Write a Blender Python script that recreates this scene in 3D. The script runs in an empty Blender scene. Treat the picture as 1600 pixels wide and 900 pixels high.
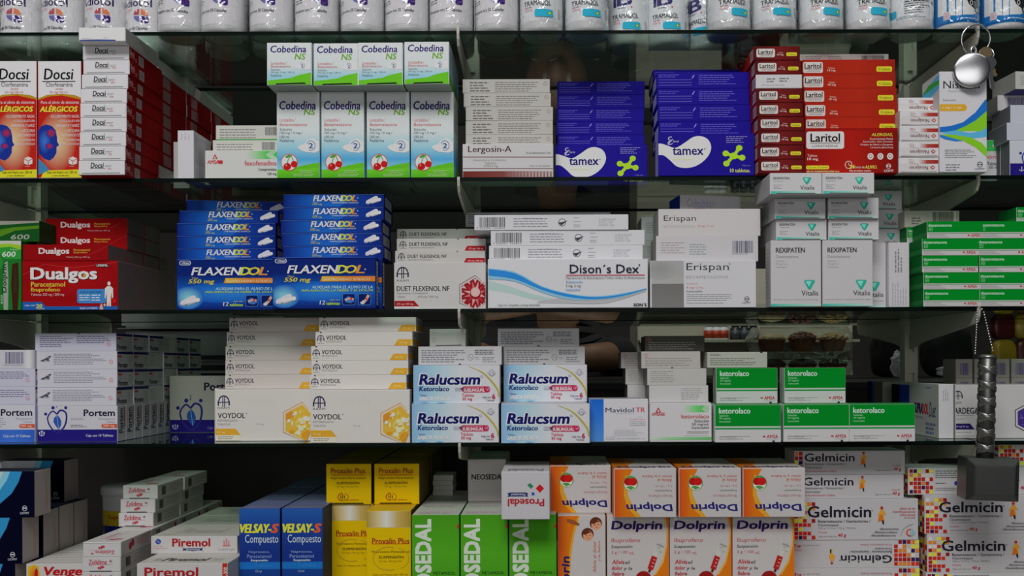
import bpy, bmesh, math, random
from mathutils import Vector, Matrix

rng = random.Random(7)
S = 0.0008            # one unit "u" is 0.8 mm; all shelf sizes below are in u
CX, CY, D0 = 860.0, 568.0, 1400.0   # eye height / centre line and camera distance in u
ROLL = 0.0037
SCN = bpy.context.scene
COL = SCN.collection

# ---------------------------------------------------------------- camera
cam_d = bpy.data.cameras.new('camera')
cam = bpy.data.objects.new('camera', cam_d)
COL.objects.link(cam)
cam_d.sensor_width = 36.0
cam_d.lens = 36.0 * D0 / 1600.0
cam_d.shift_x = (800 - CX) / 1600.0
cam_d.shift_y = (CY - 450) / 1600.0
cam_d.clip_start = 0.02
cam.matrix_world = Matrix.Translation((0, -D0 * S, 0)) @ Matrix.Rotation(math.radians(90), 4, 'X') @ Matrix.Rotation(-ROLL, 4, 'Z')
SCN.camera = cam

# ---------------------------------------------------------------- world, lights, exposure
w = bpy.data.worlds.new('shop_air')
SCN.world = w
w.use_nodes = True
w.node_tree.nodes['Background'].inputs[0].default_value = (0.80, 0.86, 0.92, 1)
w.node_tree.nodes['Background'].inputs[1].default_value = 0.03


def area(name, loc, target, sx, sy, power, color):
    l = bpy.data.lights.new(name, 'AREA')
    l.shape = 'RECTANGLE'
    l.size, l.size_y, l.energy, l.color = sx, sy, power, color
    o = bpy.data.objects.new(name, l)
    COL.objects.link(o)
    o.location = loc
    o.rotation_euler = (Vector(target) - Vector(loc)).to_track_quat('-Z', 'Y').to_euler()
    return o


# daylight from the open shop front behind the photographer, and two ceiling tubes
area('shopfront_daylight', (-0.15, -2.9, 0.45), (0, 0, 0.05), 2.4, 1.0, 11, (1.0, 0.985, 0.975))
area('ceiling_tube_light', (-0.8, -0.75, 1.45), (-0.5, 0, 0.1), 1.3, 0.14, 1.5, (0.95, 1.0, 0.97))
area('ceiling_tube_light', (0.9, -0.75, 1.45), (0.5, 0, 0.1), 1.3, 0.14, 1.5, (0.95, 1.0, 0.97))
area('ceiling_panel_light', (-0.5, -2.7, 2.9), (0, 0, 0.1), 2.0, 1.2, 98, (1.0, 0.985, 0.975))
area('counter_fill_light', (0.4, 0.62, 1.3), (0.4, 0.72, -1.0), 1.4, 0.14, 4.5, (1.0, 0.97, 0.9))  # unseen lamp added over the counter to brighten the background
vs = SCN.view_settings
vs.view_transform = 'Standard'
vs.look = 'None'
vs.exposure = -0.07
vs.gamma = 1.0
vs.use_curve_mapping = False


# ---------------------------------------------------------------- colours and materials
def lin(h, gain=1.0):
    h = h.lstrip('#')
    if len(h) == 3:
        h = ''.join(c * 2 for c in h)
    out = []
    for i in (0, 2, 4):
        c = int(h[i:i + 2], 16) / 255
        c = c / 12.92 if c <= 0.04045 else ((c + 0.055) / 1.055) ** 2.4
        out.append(min(c * gain, 0.88))
    return out


INK = 1.5
_ink = {}


def ink(h):
    if isinstance(h, (list, tuple)):
        return h
    if h not in _ink:
        _ink[h] = tuple(lin(h, INK)) + (1.0,)
    return _ink[h]


def principled(name, color=(0.8, 0.8, 0.8), rough=0.5, metal=0.0, **kw):
    m = bpy.data.materials.new(name)
    m.use_nodes = True
    b = m.node_tree.nodes['Principled BSDF']
    b.inputs['Base Color'].default_value = (*color[:3], 1)
    b.inputs['Roughness'].default_value = rough
    b.inputs['Metallic'].default_value = metal
    for k, v in kw.items():
        b.inputs[k.replace('_', ' ')].default_value = v
    return m


def noise_bump(m, scale, strength, dist=0.001, detail=3):
    nt = m.node_tree
    b = nt.nodes['Principled BSDF']
    tc = nt.nodes.new('ShaderNodeTexCoord')
    n = nt.nodes.new('ShaderNodeTexNoise')
    n.inputs['Scale'].default_value = scale
    n.inputs['Detail'].default_value = detail
    bp = nt.nodes.new('ShaderNodeBump')
    bp.inputs['Strength'].default_value = strength
    bp.inputs['Distance'].default_value = dist
    nt.links.new(tc.outputs['Object'], n.inputs['Vector'])
    nt.links.new(n.outputs['Fac'], bp.inputs['Height'])
    nt.links.new(bp.outputs['Normal'], b.inputs['Normal'])
    return m


def printed(name, rough, bump):
    m = principled(name, rough=rough, Specular_IOR_Level=0.05)
    nt = m.node_tree
    at = nt.nodes.new('ShaderNodeAttribute')
    at.attribute_name = 'ink'
    nt.links.new(at.outputs['Color'], nt.nodes['Principled BSDF'].inputs['Base Color'])
    noise_bump(m, 90, bump, 0.0004)
    return m


M_CARD = printed('printed_card', 0.42, 0.06)
M_LABEL = printed('printed_label', 0.3, 0.03)


def noisy(name, c1, c2, scale, rough=0.6, bump=0.2, **kw):
    m = principled(name, c1, rough, **kw)
    nt = m.node_tree
    tc = nt.nodes.new('ShaderNodeTexCoord')
    n = nt.nodes.new('ShaderNodeTexNoise')
    n.inputs['Scale'].default_value = scale
    n.inputs['Detail'].default_value = 5
    r = nt.nodes.new('ShaderNodeValToRGB')
    r.color_ramp.elements[0].position = 0.35
    r.color_ramp.elements[1].position = 0.68
    r.color_ramp.elements[0].color = (*c1, 1)
    r.color_ramp.elements[1].color = (*c2, 1)
    bp = nt.nodes.new('ShaderNodeBump')
    bp.inputs['Strength'].default_value = bump
    bp.inputs['Distance'].default_value = 0.002
    nt.links.new(tc.outputs['Object'], n.inputs['Vector'])
    nt.links.new(n.outputs['Fac'], r.inputs['Fac'])
    nt.links.new(r.outputs['Color'], nt.nodes['Principled BSDF'].inputs['Base Color'])
    nt.links.new(n.outputs['Fac'], bp.inputs['Height'])
    nt.links.new(bp.outputs['Normal'], nt.nodes['Principled BSDF'].inputs['Normal'])
    return m


def clear(name, tint, rough, ior=1.5, bump=None, gain=1.0):
    """Clear sheet: straight see-through with a Fresnel reflection."""
    m = bpy.data.materials.new(name)
    m.use_nodes = True
    nt = m.node_tree
    nt.nodes.remove(nt.nodes['Principled BSDF'])
    out = nt.nodes['Material Output']
    t = nt.nodes.new('ShaderNodeBsdfTransparent')
    t.inputs[0].default_value = (*tint, 1)
    g = nt.nodes.new('ShaderNodeBsdfGlossy')
    g.inputs['Roughness'].default_value = rough
    g.inputs[0].default_value = (0.9, 0.95, 0.92, 1)
    f = nt.nodes.new('ShaderNodeFresnel')
    f.inputs['IOR'].default_value = ior
    mx = nt.nodes.new('ShaderNodeMixShader')
    ml = nt.nodes.new('ShaderNodeMath')
    ml.operation = 'MULTIPLY'
    ml.use_clamp = True
    ml.inputs[1].default_value = gain
    ge = nt.nodes.new('ShaderNodeNewGeometry')      # same reflectance on the way in and on the way out
    io = nt.nodes.new('ShaderNodeMath')
    io.operation = 'MULTIPLY_ADD'
    io.inputs[1].default_value = 1 / ior - ior
    io.inputs[2].default_value = ior
    nt.links.new(ge.outputs['Backfacing'], io.inputs[0])
    nt.links.new(io.outputs[0], f.inputs['IOR'])
    nt.links.new(f.outputs[0], ml.inputs[0])
    nt.links.new(ml.outputs[0], mx.inputs[0])
    nt.links.new(t.outputs[0], mx.inputs[1])
    nt.links.new(g.outputs[0], mx.inputs[2])
    nt.links.new(mx.outputs[0], out.inputs[0])
    if bump:
        tc = nt.nodes.new('ShaderNodeTexCoord')
        n = nt.nodes.new('ShaderNodeTexNoise')
        n.inputs['Scale'].default_value = bump[0]
        n.inputs['Distortion'].default_value = 1.2
        bp = nt.nodes.new('ShaderNodeBump')
        bp.inputs['Strength'].default_value = bump[1]
        bp.inputs['Distance'].default_value = 0.004
        nt.links.new(tc.outputs['Object'], n.inputs['Vector'])
        nt.links.new(n.outputs['Fac'], bp.inputs['Height'])
        nt.links.new(bp.outputs['Normal'], g.inputs['Normal'])
        nt.links.new(bp.outputs['Normal'], f.inputs['Normal'])
    return m


M_GLASS = clear('shelf_glass', (0.70, 0.80, 0.73), 0.02)
M_GEDGE = principled('shelf_glass_edge', (0.003, 0.008, 0.006), 0.3, Specular_IOR_Level=0.08)
M_FILM = clear('shrink_film', (0.98, 0.98, 0.98), 0.09, 1.45, (60, 0.8), 2.0)
M_CLAM = clear('clear_plastic', (0.88, 0.88, 0.85), 0.08, 1.45, (40, 0.3), 1.2)
M_PLASTIC = noise_bump(principled('white_bottle_plastic', (0.72, 0.72, 0.74), 0.35), 60, 0.08)
M_STEEL = noise_bump(principled('cream_painted_steel', (0.52, 0.50, 0.43), 0.4), 70, 0.1)
M_CHROME = principled('polished_steel', (0.78, 0.78, 0.81), 0.24, 1.0)
M_BRASS = principled('worn_brass', (0.62, 0.46, 0.27), 0.35, 1.0)
M_GUN = noise_bump(principled('dark_cast_metal', (0.13, 0.135, 0.13), 0.36, 0.85), 60, 0.25)
M_GUN2 = noise_bump(principled('dark_cast_metal_wrap', (0.30, 0.30, 0.29), 0.3, 0.85), 90, 0.3)


# ---------------------------------------------------------------- text outlines
_glyph = {}


def glyphs(s, bold, ital):
    key = (s, bold, ital)
    if key in _glyph:
        return _glyph[key]
    cu = bpy.data.curves.new('lettering', 'FONT')
    cu.body = s
    cu.resolution_u = 2
    cu.offset = bold
    cu.shear = ital
    cu.fill_mode = 'FRONT'
    o = bpy.data.objects.new('lettering', cu)
    COL.objects.link(o)
    dg = bpy.context.evaluated_depsgraph_get()
    me = o.evaluated_get(dg).to_mesh()
    vs_ = [(v.co.x, v.co.y) for v in me.vertices]
    fs = [tuple(p.vertices) for p in me.polygons]
    o.evaluated_get(dg).to_mesh_clear()
    bpy.data.objects.remove(o)
    bpy.data.curves.remove(cu)
    xs = [v[0] for v in vs_] or [0, 1]
    ys = [v[1] for v in vs_] or [0, 1]
    x0, x1, y0, y1 = min(xs), max(xs), min(ys), max(ys)
    vn = [((x - x0) / max(x1 - x0, 1e-6), 1 - (y - y0) / max(y1 - y0, 1e-6)) for x, y in vs_]
    _glyph[key] = (vn, fs)
    return _glyph[key]


class Art:
    """Printing on one face, drawn in any rectangle of reference coordinates."""

    def __init__(s, x0, y0, x1, y1):
        s.b = (x0, y0, x1, y1)
        s.ops = []
        s.r = random.Random(int(x0 * 13 + y0 * 7 + x1))

    def n(s, x, y, clamp=True):
        x0, y0, x1, y1 = s.b
        u, v = (x - x0) / (x1 - x0), (y - y0) / (y1 - y0)
        if clamp:
            u, v = min(max(u, 0.004), 0.996), min(max(v, 0.004), 0.996)
        return u, v

    def add(s, pts, faces, col):
        s.ops.append((pts, faces, col))
        return s

    def P(s, pts, c):
        return s.add([s.n(*p) for p in pts], [tuple(range(len(pts)))], ink(c))

    def R(s, x0, y0, x1, y1, c):
        k = 8
        pts, fs = [], []
        for i in range(k + 1):
            x = x0 + (x1 - x0) * i / k
            pts += [s.n(x, y0), s.n(x, y1)]
        for i in range(k):
            fs.append((2 * i, 2 * i + 1, 2 * i + 3, 2 * i + 2))
        return s.add(pts, fs, ink(c))

    def GV(s, x0, y0, x1, y1, stops):
        """vertical printed gradient, stops = [(fraction, colour)]"""
        pts, fs, cs = [], [], []
        for i, (f, c) in enumerate(stops):
            y = y0 + (y1 - y0) * f
            pts += [s.n(x0, y), s.n(x1, y)]
            cs += [ink(c), ink(c)]
            if i:
                fs.append((2 * i - 2, 2 * i, 2 * i + 1, 2 * i - 1))
        return s.add(pts, fs, cs)

    def GH(s, x0, y0, x1, y1, stops):
        pts, fs, cs = [], [], []
        for i, (f, c) in enumerate(stops):
            x = x0 + (x1 - x0) * f
            pts += [s.n(x, y0), s.n(x, y1)]
            cs += [ink(c), ink(c)]
            if i:
                fs.append((2 * i - 2, 2 * i - 1, 2 * i + 1, 2 * i))
        return s.add(pts, fs, cs)

    def GP(s, pts, cols):
        return s.add([s.n(*p) for p in pts], [tuple(range(len(pts)))], [ink(c) for c in cols])

    def E(s, cx, cy, rx, ry, c, k=18):
        return s.P([(cx + rx * math.cos(i * 2 * math.pi / k), cy + ry * math.sin(i * 2 * math.pi / k)) for i in range(k)], c)

    def RG(s, cx, cy, rx, ry, cin, cout, k=20):
        pts = [s.n(cx, cy)]
        cs = [ink(cin)]
        for f, c in ((0.55, None), (1.0, cout)):
            if c is None:
                a, b = ink(cin), ink(cout)
                c = tuple(a[i] * 0.5 + b[i] * 0.5 for i in range(4))
            for i in range(k):
                t = i * 2 * math.pi / k
                pts.append(s.n(cx + rx * f * math.cos(t), cy + ry * f * math.sin(t)))
                cs.append(ink(c))
        fs = []
        for i in range(k):
            j = (i + 1) % k
            fs.append((0, 1 + i, 1 + j))
            fs.append((1 + i, 1 + k + i, 1 + k + j, 1 + j))
        return s.add(pts, fs, cs)

    def O(s, cx, cy, rx, ry, wd, c, k=22, a0=0, a1=360):
        pts, fs = [], []
        for i in range(k + 1):
            t = math.radians(a0 + (a1 - a0) * i / k)
            for q in (1, 0):
                pts.append(s.n(cx + (rx - wd * q) * math.cos(t), cy + (ry - wd * q) * math.sin(t)))
            if i:
                fs.append((2 * i - 2, 2 * i - 1, 2 * i + 1, 2 * i))
        return s.add(pts, fs, ink(c))

    def L(s, pts, wd, c, w2=None):
        """polyline stroke, width may run from wd to w2"""
        n = len(pts)
        out, fs = [], []
        for i, (x, y) in enumerate(pts):
            a, b = pts[max(i - 1, 0)], pts[min(i + 1, n - 1)]
            dx, dy = b[0] - a[0], b[1] - a[1]
            l = math.hypot(dx, dy) or 1
            ww = (wd if w2 is None else wd + (w2 - wd) * i / (n - 1)) / 2
            out += [s.n(x - dy / l * ww, y + dx / l * ww), s.n(x + dy / l * ww, y - dx / l * ww)]
            if i:
                fs.append((2 * i - 2, 2 * i - 1, 2 * i + 1, 2 * i))
        return s.add(out, fs, ink(c))

    def RR(s, x0, y0, x1, y1, r, c):
        pts = []
        for cx, cy, a in ((x1 - r, y0 + r, -90), (x1 - r, y1 - r, 0), (x0 + r, y1 - r, 90), (x0 + r, y0 + r, 180)):
            for i in range(5):
                t = math.radians(a + 22.5 * i)
                pts.append((cx + r * math.cos(t), cy + r * math.sin(t)))
        return s.P(pts, c)

    def T(s, x0, y0, x1, y1, text, c, b=0.0, it=0.0, rot=0):
        vn, fs = glyphs(text, min(b, 0.0), it)
        pts, flat = [], []
        # heavier type: the outline laid down again a hair to each side
        q = max(b, 0) * 1.0 * (abs(y1 - y0) if rot in (0, 180) else abs(x1 - x0))
        offs = [(0, 0)] if b < 0.012 else ([(-q, 0), (q, 0)] if b < 0.028 else [(-q, -q * .5), (q, -q * .5), (-q, q * .5), (q, q * .5), (0, 0)])
        for a, d in vn:
            if rot == 180:
                a, d = 1 - a, 1 - d
            elif rot == 90:       # reads bottom to top
                a, d = d, 1 - a
            elif rot == -90:      # reads top to bottom
                a, d = 1 - d, a
            flat.append((x0 + (x1 - x0) * a, y0 + (y1 - y0) * d))
        if len(offs) == 1:
            return s.add([s.n(*p) for p in flat], fs, ink(c))
        for ox, oy in offs:
            s.add([s.n(x + ox, y + oy) for x, y in flat], fs, ink(c))
        return s

    def F(s, x0, y0, x1, y1, n, c, fill=0.36, vert=False, ragged=True):
        """n lines of print too small to read, as word-long strokes"""
        pts, fs = [], []
        W, H = (x1 - x0, y1 - y0) if not vert else (y1 - y0, x1 - x0)
        for i in range(n):
            a = H * (i + 0.5 - fill / 2) / n
            b_ = a + H * fill / n
            end = W * (s.r.uniform(0.62, 1.0) if ragged else 1.0)
            p = 0.0
            while p < end - 0.01 * W:
                q = min(p + H / n * s.r.uniform(0.7, 2.4), end)
                k = len(pts)
                if not vert:
                    quad = [(x0 + p, y0 + a), (x0 + p, y0 + b_), (x0 + q, y0 + b_), (x0 + q, y0 + a)]
                else:
                    quad = [(x0 + a, y1 - p), (x0 + b_, y1 - p), (x0 + b_, y1 - q), (x0 + a, y1 - q)]
                pts += [s.n(*z) for z in quad]
                fs.append((k, k + 1, k + 2, k + 3))
                p = q + H / n * 0.32
        return s.add(pts, fs, ink(c))

    def B(s, x0, y0, x1, y1, c='#3a3a3c', n=24):
        """barcode bars"""
        pts, fs = [], []
        x = x0
        u = (x1 - x0) / (n * 2.0)
        while x < x1 - u:
            wd = u * s.r.choice((0.6, 1, 1, 1.7))
            k = len(pts)
            pts += [s.n(x, y0), s.n(x, y1), s.n(x + wd, y1), s.n(x + wd, y0)]
            fs.append((k, k + 1, k + 2, k + 3))
            x += wd + u * s.r.choice((0.6, 1, 1.4))
        return s.add(pts, fs, ink(c))


# ---------------------------------------------------------------- mesh helpers
def new_obj(name, me, parent=None):
    o = bpy.data.objects.new(name, me)
    COL.objects.link(o)
    if parent is not None:
        o.parent = parent
    return o


def tag(o, label, cat, group=None, kind=None):
    o['label'] = label
    o['category'] = cat
    if group:
        o['group'] = group
    if kind:
        o['kind'] = kind
    return o


def structure(o, label=None):
    o['kind'] = 'structure'
    if label:
        o['label'] = label
    return o


class Ink:
    """vertices, faces and per-corner colours of one printed mesh (in u)"""

    def __init__(s):
        s.v, s.f, s.c = [], [], []

    def poly(s, pts, col):
        k = len(s.v)
        s.v += pts
        s.f.append(tuple(range(k, k + len(pts))))
        s.c.append(col)

    def slab(s, w, d, h, cols, bev=0.55, off=(0, 0, 0)):
        """box centred in x and y, standing on z=0; cols by side F,B,L,R,T,D"""
        bm = bmesh.new()
        bmesh.ops.create_cube(bm, size=1)
        for v in bm.verts:
            v.co = Vector((v.co.x * w, v.co.y * d, (v.co.z + 0.5) * h))
        if bev:
            bmesh.ops.bevel(bm, geom=bm.edges[:], offset=bev, segments=1, affect='EDGES')
        bm.normal_update()
        k = len(s.v)
        s.v += [(v.co.x + off[0], v.co.y + off[1], v.co.z + off[2]) for v in bm.verts]
        bm.verts.index_update()
        for f in bm.faces:
            n = f.normal
            ax = max(range(3), key=lambda i: abs(n[i]) + (0.001 if i == 1 else 0))
            side = ('L', 'R')[n.x > 0] if ax == 0 else (('F', 'B')[n.y > 0] if ax == 1 else ('D', 'T')[n.z > 0])
            s.f.append(tuple(k + v.index for v in f.verts))
            s.c.append(ink(cols.get(side, cols['F'])))
        bm.free()

    def art(s, a, place, eps=0.014, e0=0.05, bend=0.0):
        for i, (pts, fs, col) in enumerate(a.ops):
            e = e0 + eps * i
            if bend and not isinstance(col, list):   # cut into upright strips so the print follows the round wall
                bm = bmesh.new()
                vv = [bm.verts.new((u, 0, v)) for u, v in pts]
                for f in fs:
                    try:
                        bm.faces.new([vv[j] for j in f])
                    except ValueError:
                        pass
                x = bend
                while x < 1:
                    bmesh.ops.bisect_plane(bm, geom=bm.verts[:] + bm.edges[:] + bm.faces[:], plane_co=(x, 0, 0), plane_no=(1, 0, 0))
                    x += bend
                bm.verts.index_update()
                pts = [(q.co.x, q.co.z) for q in bm.verts]
                fs = [tuple(q.index for q in f.verts) for f in bm.faces]
                bm.free()
            k = len(s.v)
            s.v += [place(u, v, e) for u, v in pts]
            per = isinstance(col, list)
            for f in fs:
                s.f.append(tuple(k + j for j in f))
                s.c.append([col[j] for j in f] if per else col)

    def build(s, name, mat):
        me = bpy.data.meshes.new(name)
        me.from_pydata([(x * S, y * S, z * S) for x, y, z in s.v], [], s.f)
        at = me.color_attributes.new('ink', 'FLOAT_COLOR', 'CORNER')
        flat = []
        for p, c in zip(s.f, s.c):
            if isinstance(c, list):
                for q in c:
                    flat.extend(q)
            else:
                flat.extend(c * len(p))
        at.data.foreach_set('color', flat)
        me.materials.append(mat)
        me.update()
        return me


def face_place(side, w, d, h):
    if side == 'F':
        return lambda u, v, e: (-w / 2 + u * w, -d / 2 - e, h - v * h)
    if side == 'R':
        return lambda u, v, e: (w / 2 + e, -d / 2 + u * d, h - v * h)
    if side == 'L':
        return lambda u, v, e: (-w / 2 - e, d / 2 - u * d, h - v * h)
    if side == 'T':
        return lambda u, v, e: (-w / 2 + u * w, d / 2 - v * d, h + e)
    raise ValueError(side)


def curve(pts, n=22):
    out = []
    m = len(pts) - 1
    for k in range(m):
        p0, p1, p2, p3 = pts[max(k - 1, 0)], pts[k], pts[k + 1], pts[min(k + 2, m)]
        for i in range(n // m):
            t = i / (n // m)
            out.append(tuple(0.5 * ((2 * p1[q]) + (-p0[q] + p2[q]) * t + (2 * p0[q] - 5 * p1[q] + 4 * p2[q] - p3[q]) * t * t + (-p0[q] + 3 * p1[q] - 3 * p2[q] + p3[q]) * t ** 3) for q in (0, 1)))
    out.append(pts[-1])
    return out


class Crop:
    def __init__(s, ox, oy, sc):
        s.ox, s.oy, s.sc = ox, oy, sc

    def px(s, x):
        return s.ox + x / s.sc


C1, C2, C3, C4 = Crop(0, 0, 3.1025), Crop(400, 0, 3.1025), Crop(700, 0, 3.104), Crop(1150, 0, 3.104)
C5, C6, C7, C8 = Crop(0, 280, 3.636), Crop(420, 280, 3.81), Crop(720, 280, 3.333), Crop(1160, 260, 3.636)
E1, E2, E3, E4 = Crop(0, 480, 3.914), Crop(320, 480, 3.914), Crop(630, 480, 3.9125), Crop(980, 480, 3.478)
E5, E6, E7, E8, E9 = Crop(1400, 470, 2.8125), Crop(0, 680, 3.81), Crop(360, 690, 3.077), Crop(760, 690, 3.077), Crop(1200, 680, 4.0)
PX = Crop(0, 0, 1)


def K(d):
    return 1 + d / D0


def XW(px, z, d):
    """world x (u) of photo column px at height z and depth d"""
    k = K(d)
    return (px - CX - ROLL * (-z / k)) * k


def ZW(px, py, d):
    return -((py - CY) + ROLL * (px - CX)) * K(d)


DES = {}


def design(key, name, w, h, dp, front, cols=None, arts=None, flap=False):
    """front: paper colour of the front; cols: other sides; arts: {'F': Art, ...}"""
    cols = dict({'F': front}, **(cols or {}))
    arts = arts or {}
    w -= 0.7
    g = Ink()
    g.slab(w, dp, h - 0.12, cols)
    fl = None
    for side, a in arts.items():
        if flap and side == 'F':
            continue
        g.art(a, face_place(side, w, dp, h))
    me = g.build(name, M_CARD)
    if flap:
        t = 0.5
        q = Ink()
        fw, fh = w - 1.6, h - 1.4
        q.slab(fw, t, fh, {'F': front}, bev=0.2, off=(0, -dp / 2 - t / 2, 0.6))
        if 'F' in arts:
            q.art(arts['F'], lambda u, v, e: (-fw / 2 + u * fw, -dp / 2 - t - e, 0.6 + fh - v * fh))
        fl = q.build('tuck_flap', M_CARD)
    DES[key] = dict(name=name, w=w, h=h, dp=dp, me=me, flap=fl, proto=None)


def put(key, x, z, d, label, group=None, yaw=None, cat='carton', cr=PX, roll=0.0):
    """stand a carton with its front-left corner at photo column x (crop cr), bottom at z, front at depth d"""
    q = DES[key]
    xl = XW(cr.px(x), z + q['h'] / 2, d)
    return put_at(key, xl, z, d, label, group, yaw, cat, roll)


def put_at(key, xl, z, d, label, group=None, yaw=None, cat='carton', roll=0.0):
    q = DES[key]
    if q['proto'] is None:
        o = new_obj(q['name'], q['me'])
        if q['flap']:
            new_obj('tuck_flap', q['flap'], o)
        q['proto'] = o
    else:
        o = q['proto'].copy()
        COL.objects.link(o)
        for ch in list(q['proto'].children):
            c = ch.copy()
            COL.objects.link(c)
            c.parent = o
    if yaw is None:
        yaw = rng.uniform(-0.25, 0.25)
    o.location = ((xl + q['w'] / 2 + 0.35) * S, (d + q['dp'] / 2) * S, z * S)
    o.rotation_euler = (0, math.radians(roll), math.radians(yaw))
    for kk in ('group',):
        if kk in o:
            del o[kk]
    tag(o, label, cat, group)
    return z + q['h']


ORD = ['topmost', 'second-from-top', 'third-from-top', 'fourth-from-top', 'fifth-from-top', 'sixth-from-top', 'seventh-from-top',
       'eighth-from-top', 'ninth-from-top', 'tenth-from-top']
FILE = ['front', 'second', 'third', 'fourth', 'fifth', 'sixth', 'seventh', 'eighth', 'ninth', 'tenth', 'eleventh', 'twelfth']


def stack(key, xs, z, d, label, group, cr=PX, ds=None, above=0, **kw):
    """cartons one on another, xs from the bottom up; {o} in label is the place counted from the top"""
    n = len(xs)
    for i, x in enumerate(xs):
        dd = d if ds is None else ds[i]
        kk = key[i] if isinstance(key, (list, tuple)) else key
        lb = label[i] if isinstance(label, (list, tuple)) else label.format(o=ORD[n - 1 - i + above])
        z = put(kk, x, z, dd, lb, group, cr=cr, **kw)
    return z


def files(key, xl, z, d, n, pitch, label, group, start=0, **kw):
    """n cartons one behind another at world x xl; {o} counts from the front"""
    for i in range(n):
        put_at(key, xl, z, d + i * pitch, label.format(o=FILE[i + start]), group, **kw)


Z1, Z2, Z3, Z4, Z5 = 521.0, 292.0, 86.5, -123.0, -382.0
GT = 6.5   # glass thickness
# ================================================================ the room
def box_mesh(name, x0, x1, y0, y1, z0, z1, mat, bev=0.0, parent=None):
    bm = bmesh.new()
    bmesh.ops.create_cube(bm, size=1)
    for v in bm.verts:
        v.co = Vector(((x0 + x1) / 2 + v.co.x * (x1 - x0), (y0 + y1) / 2 + v.co.y * (y1 - y0), (z0 + z1) / 2 + v.co.z * (z1 - z0))) * S
    if bev:
        bmesh.ops.bevel(bm, geom=bm.edges[:], offset=bev * S, segments=2, affect='EDGES')
    me = bpy.data.meshes.new(name)
    bm.to_mesh(me)
    bm.free()
    me.materials.append(mat)
    return new_obj(name, me, parent)


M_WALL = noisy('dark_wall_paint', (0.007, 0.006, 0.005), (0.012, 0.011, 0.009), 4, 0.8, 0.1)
M_FLOOR = noisy('floor_tile', (0.20, 0.19, 0.17), (0.28, 0.27, 0.25), 6, 0.5, 0.1)
M_CEIL = noisy('ceiling_paint', (0.42, 0.42, 0.40), (0.5, 0.5, 0.48), 5, 0.8, 0.1)
M_CREAM = noisy('cream_board', (0.40, 0.38, 0.30), (0.46, 0.44, 0.36), 8, 0.6, 0.1)
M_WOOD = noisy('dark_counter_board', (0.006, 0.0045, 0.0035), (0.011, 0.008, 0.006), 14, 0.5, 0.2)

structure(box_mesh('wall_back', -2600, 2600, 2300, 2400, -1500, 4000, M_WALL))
structure(box_mesh('floor', -2600, 2600, -5200, 2300, -1560, -1500, M_FLOOR))
structure(box_mesh('ceiling', -2600, 2600, -5200, 2300, 4000, 4060, M_CEIL))

# ---------------------------------------------------------------- shelving: uprights with brackets, glass panes
BAYS = [(-954.0, 'left'), (-142.0, 'middle'), (668.0, 'right')]
UPY0, UPY1 = 258.0, 282.0


def bracket_mesh(zt, front=True, hook=0.0):
    """tapering steel plate under a glass pane with an upturned rounded nose"""
    t = 2.0
    pts = [(-5.4, hook - 1.6), (-3.4, hook - 0.3), (-1.0, hook - 1.6), (-1.0, -GT - 0.3), (258, -GT - 0.3), (258, -62), (200, -50), (60, -33), (12, -27), (1, -24), (-4.5, -15), (-6, -6)]
    if not front:
        pts = [(540 - y, z) for y, z in pts]
        pts.reverse()
    n = len(pts)
    v = [(-t, y, z + zt) for y, z in pts] + [(t, y, z + zt) for y, z in pts]
    f = [tuple(range(n)), tuple(reversed(range(n, 2 * n)))] + [(i, n + i, n + (i + 1) % n, (i + 1) % n) for i in range(n)]
    me = bpy.data.meshes.new('bracket')
    me.from_pydata([(a * S, b * S, c * S) for a, b, c in v], [], f)
    bm = bmesh.new()
    bm.from_mesh(me)
    bmesh.ops.recalc_face_normals(bm, faces=bm.faces)
    bm.to_mesh(me)
    bm.free()
    me.materials.append(M_STEEL)
    return me


br_f = [bracket_mesh(z, True, 7.0 if z == Z1 else 0.0) for z in (Z1, Z2, Z3, Z4)]
br_r = [bracket_mesh(z, False) for z in (Z1, Z2, Z3, Z4)]
for x, nm in BAYS:
    r = new_obj('shelf_upright', None)
    r.location = (x * S, 0, -1500 * S)
    tag(r, 'cream steel shelf upright with brackets, %s of three' % {'left': 'leftmost', 'middle': 'middle one', 'right': 'rightmost, behind the hanging hammer'}[nm], 'shelf post', 'shelf uprights')
    # slotted post
    bm = bmesh.new()

    def bx(x0, x1, y0, y1, z0, z1):
        c = bmesh.ops.create_cube(bm, size=1)['verts']
        for v in c:
            v.co = Vector(((x0 + x1) / 2 + v.co.x * (x1 - x0), (y0 + y1) / 2 + v.co.y * (y1 - y0), (z0 + z1) / 2 + v.co.z * (z1 - z0))) * S
    bx(-12, -5, UPY0, UPY1, 0, 2300)
    bx(5, 12, UPY0, UPY1, 0, 2300)
    bx(-5, 5, UPY0 + 6, UPY1 - 6, 0, 2300)
    for k in range(16):
        zz = 1060 + k * 70
        bx(-5, 5, UPY0, UPY0 + 6, zz, zz + 38)
    me = bpy.data.meshes.new('post')
    bm.to_mesh(me)
    bm.free()
    me.materials.append(M_STEEL)
    new_obj('post', me, r)
    for mlist in (br_f, br_r):
        for me in mlist:
            b = new_obj('bracket', me, r)
            b.location.z = 1500 * S
    fm = box_mesh('foot', -14, 14, 60, 480, 0, 40, M_STEEL, 2, r)

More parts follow.
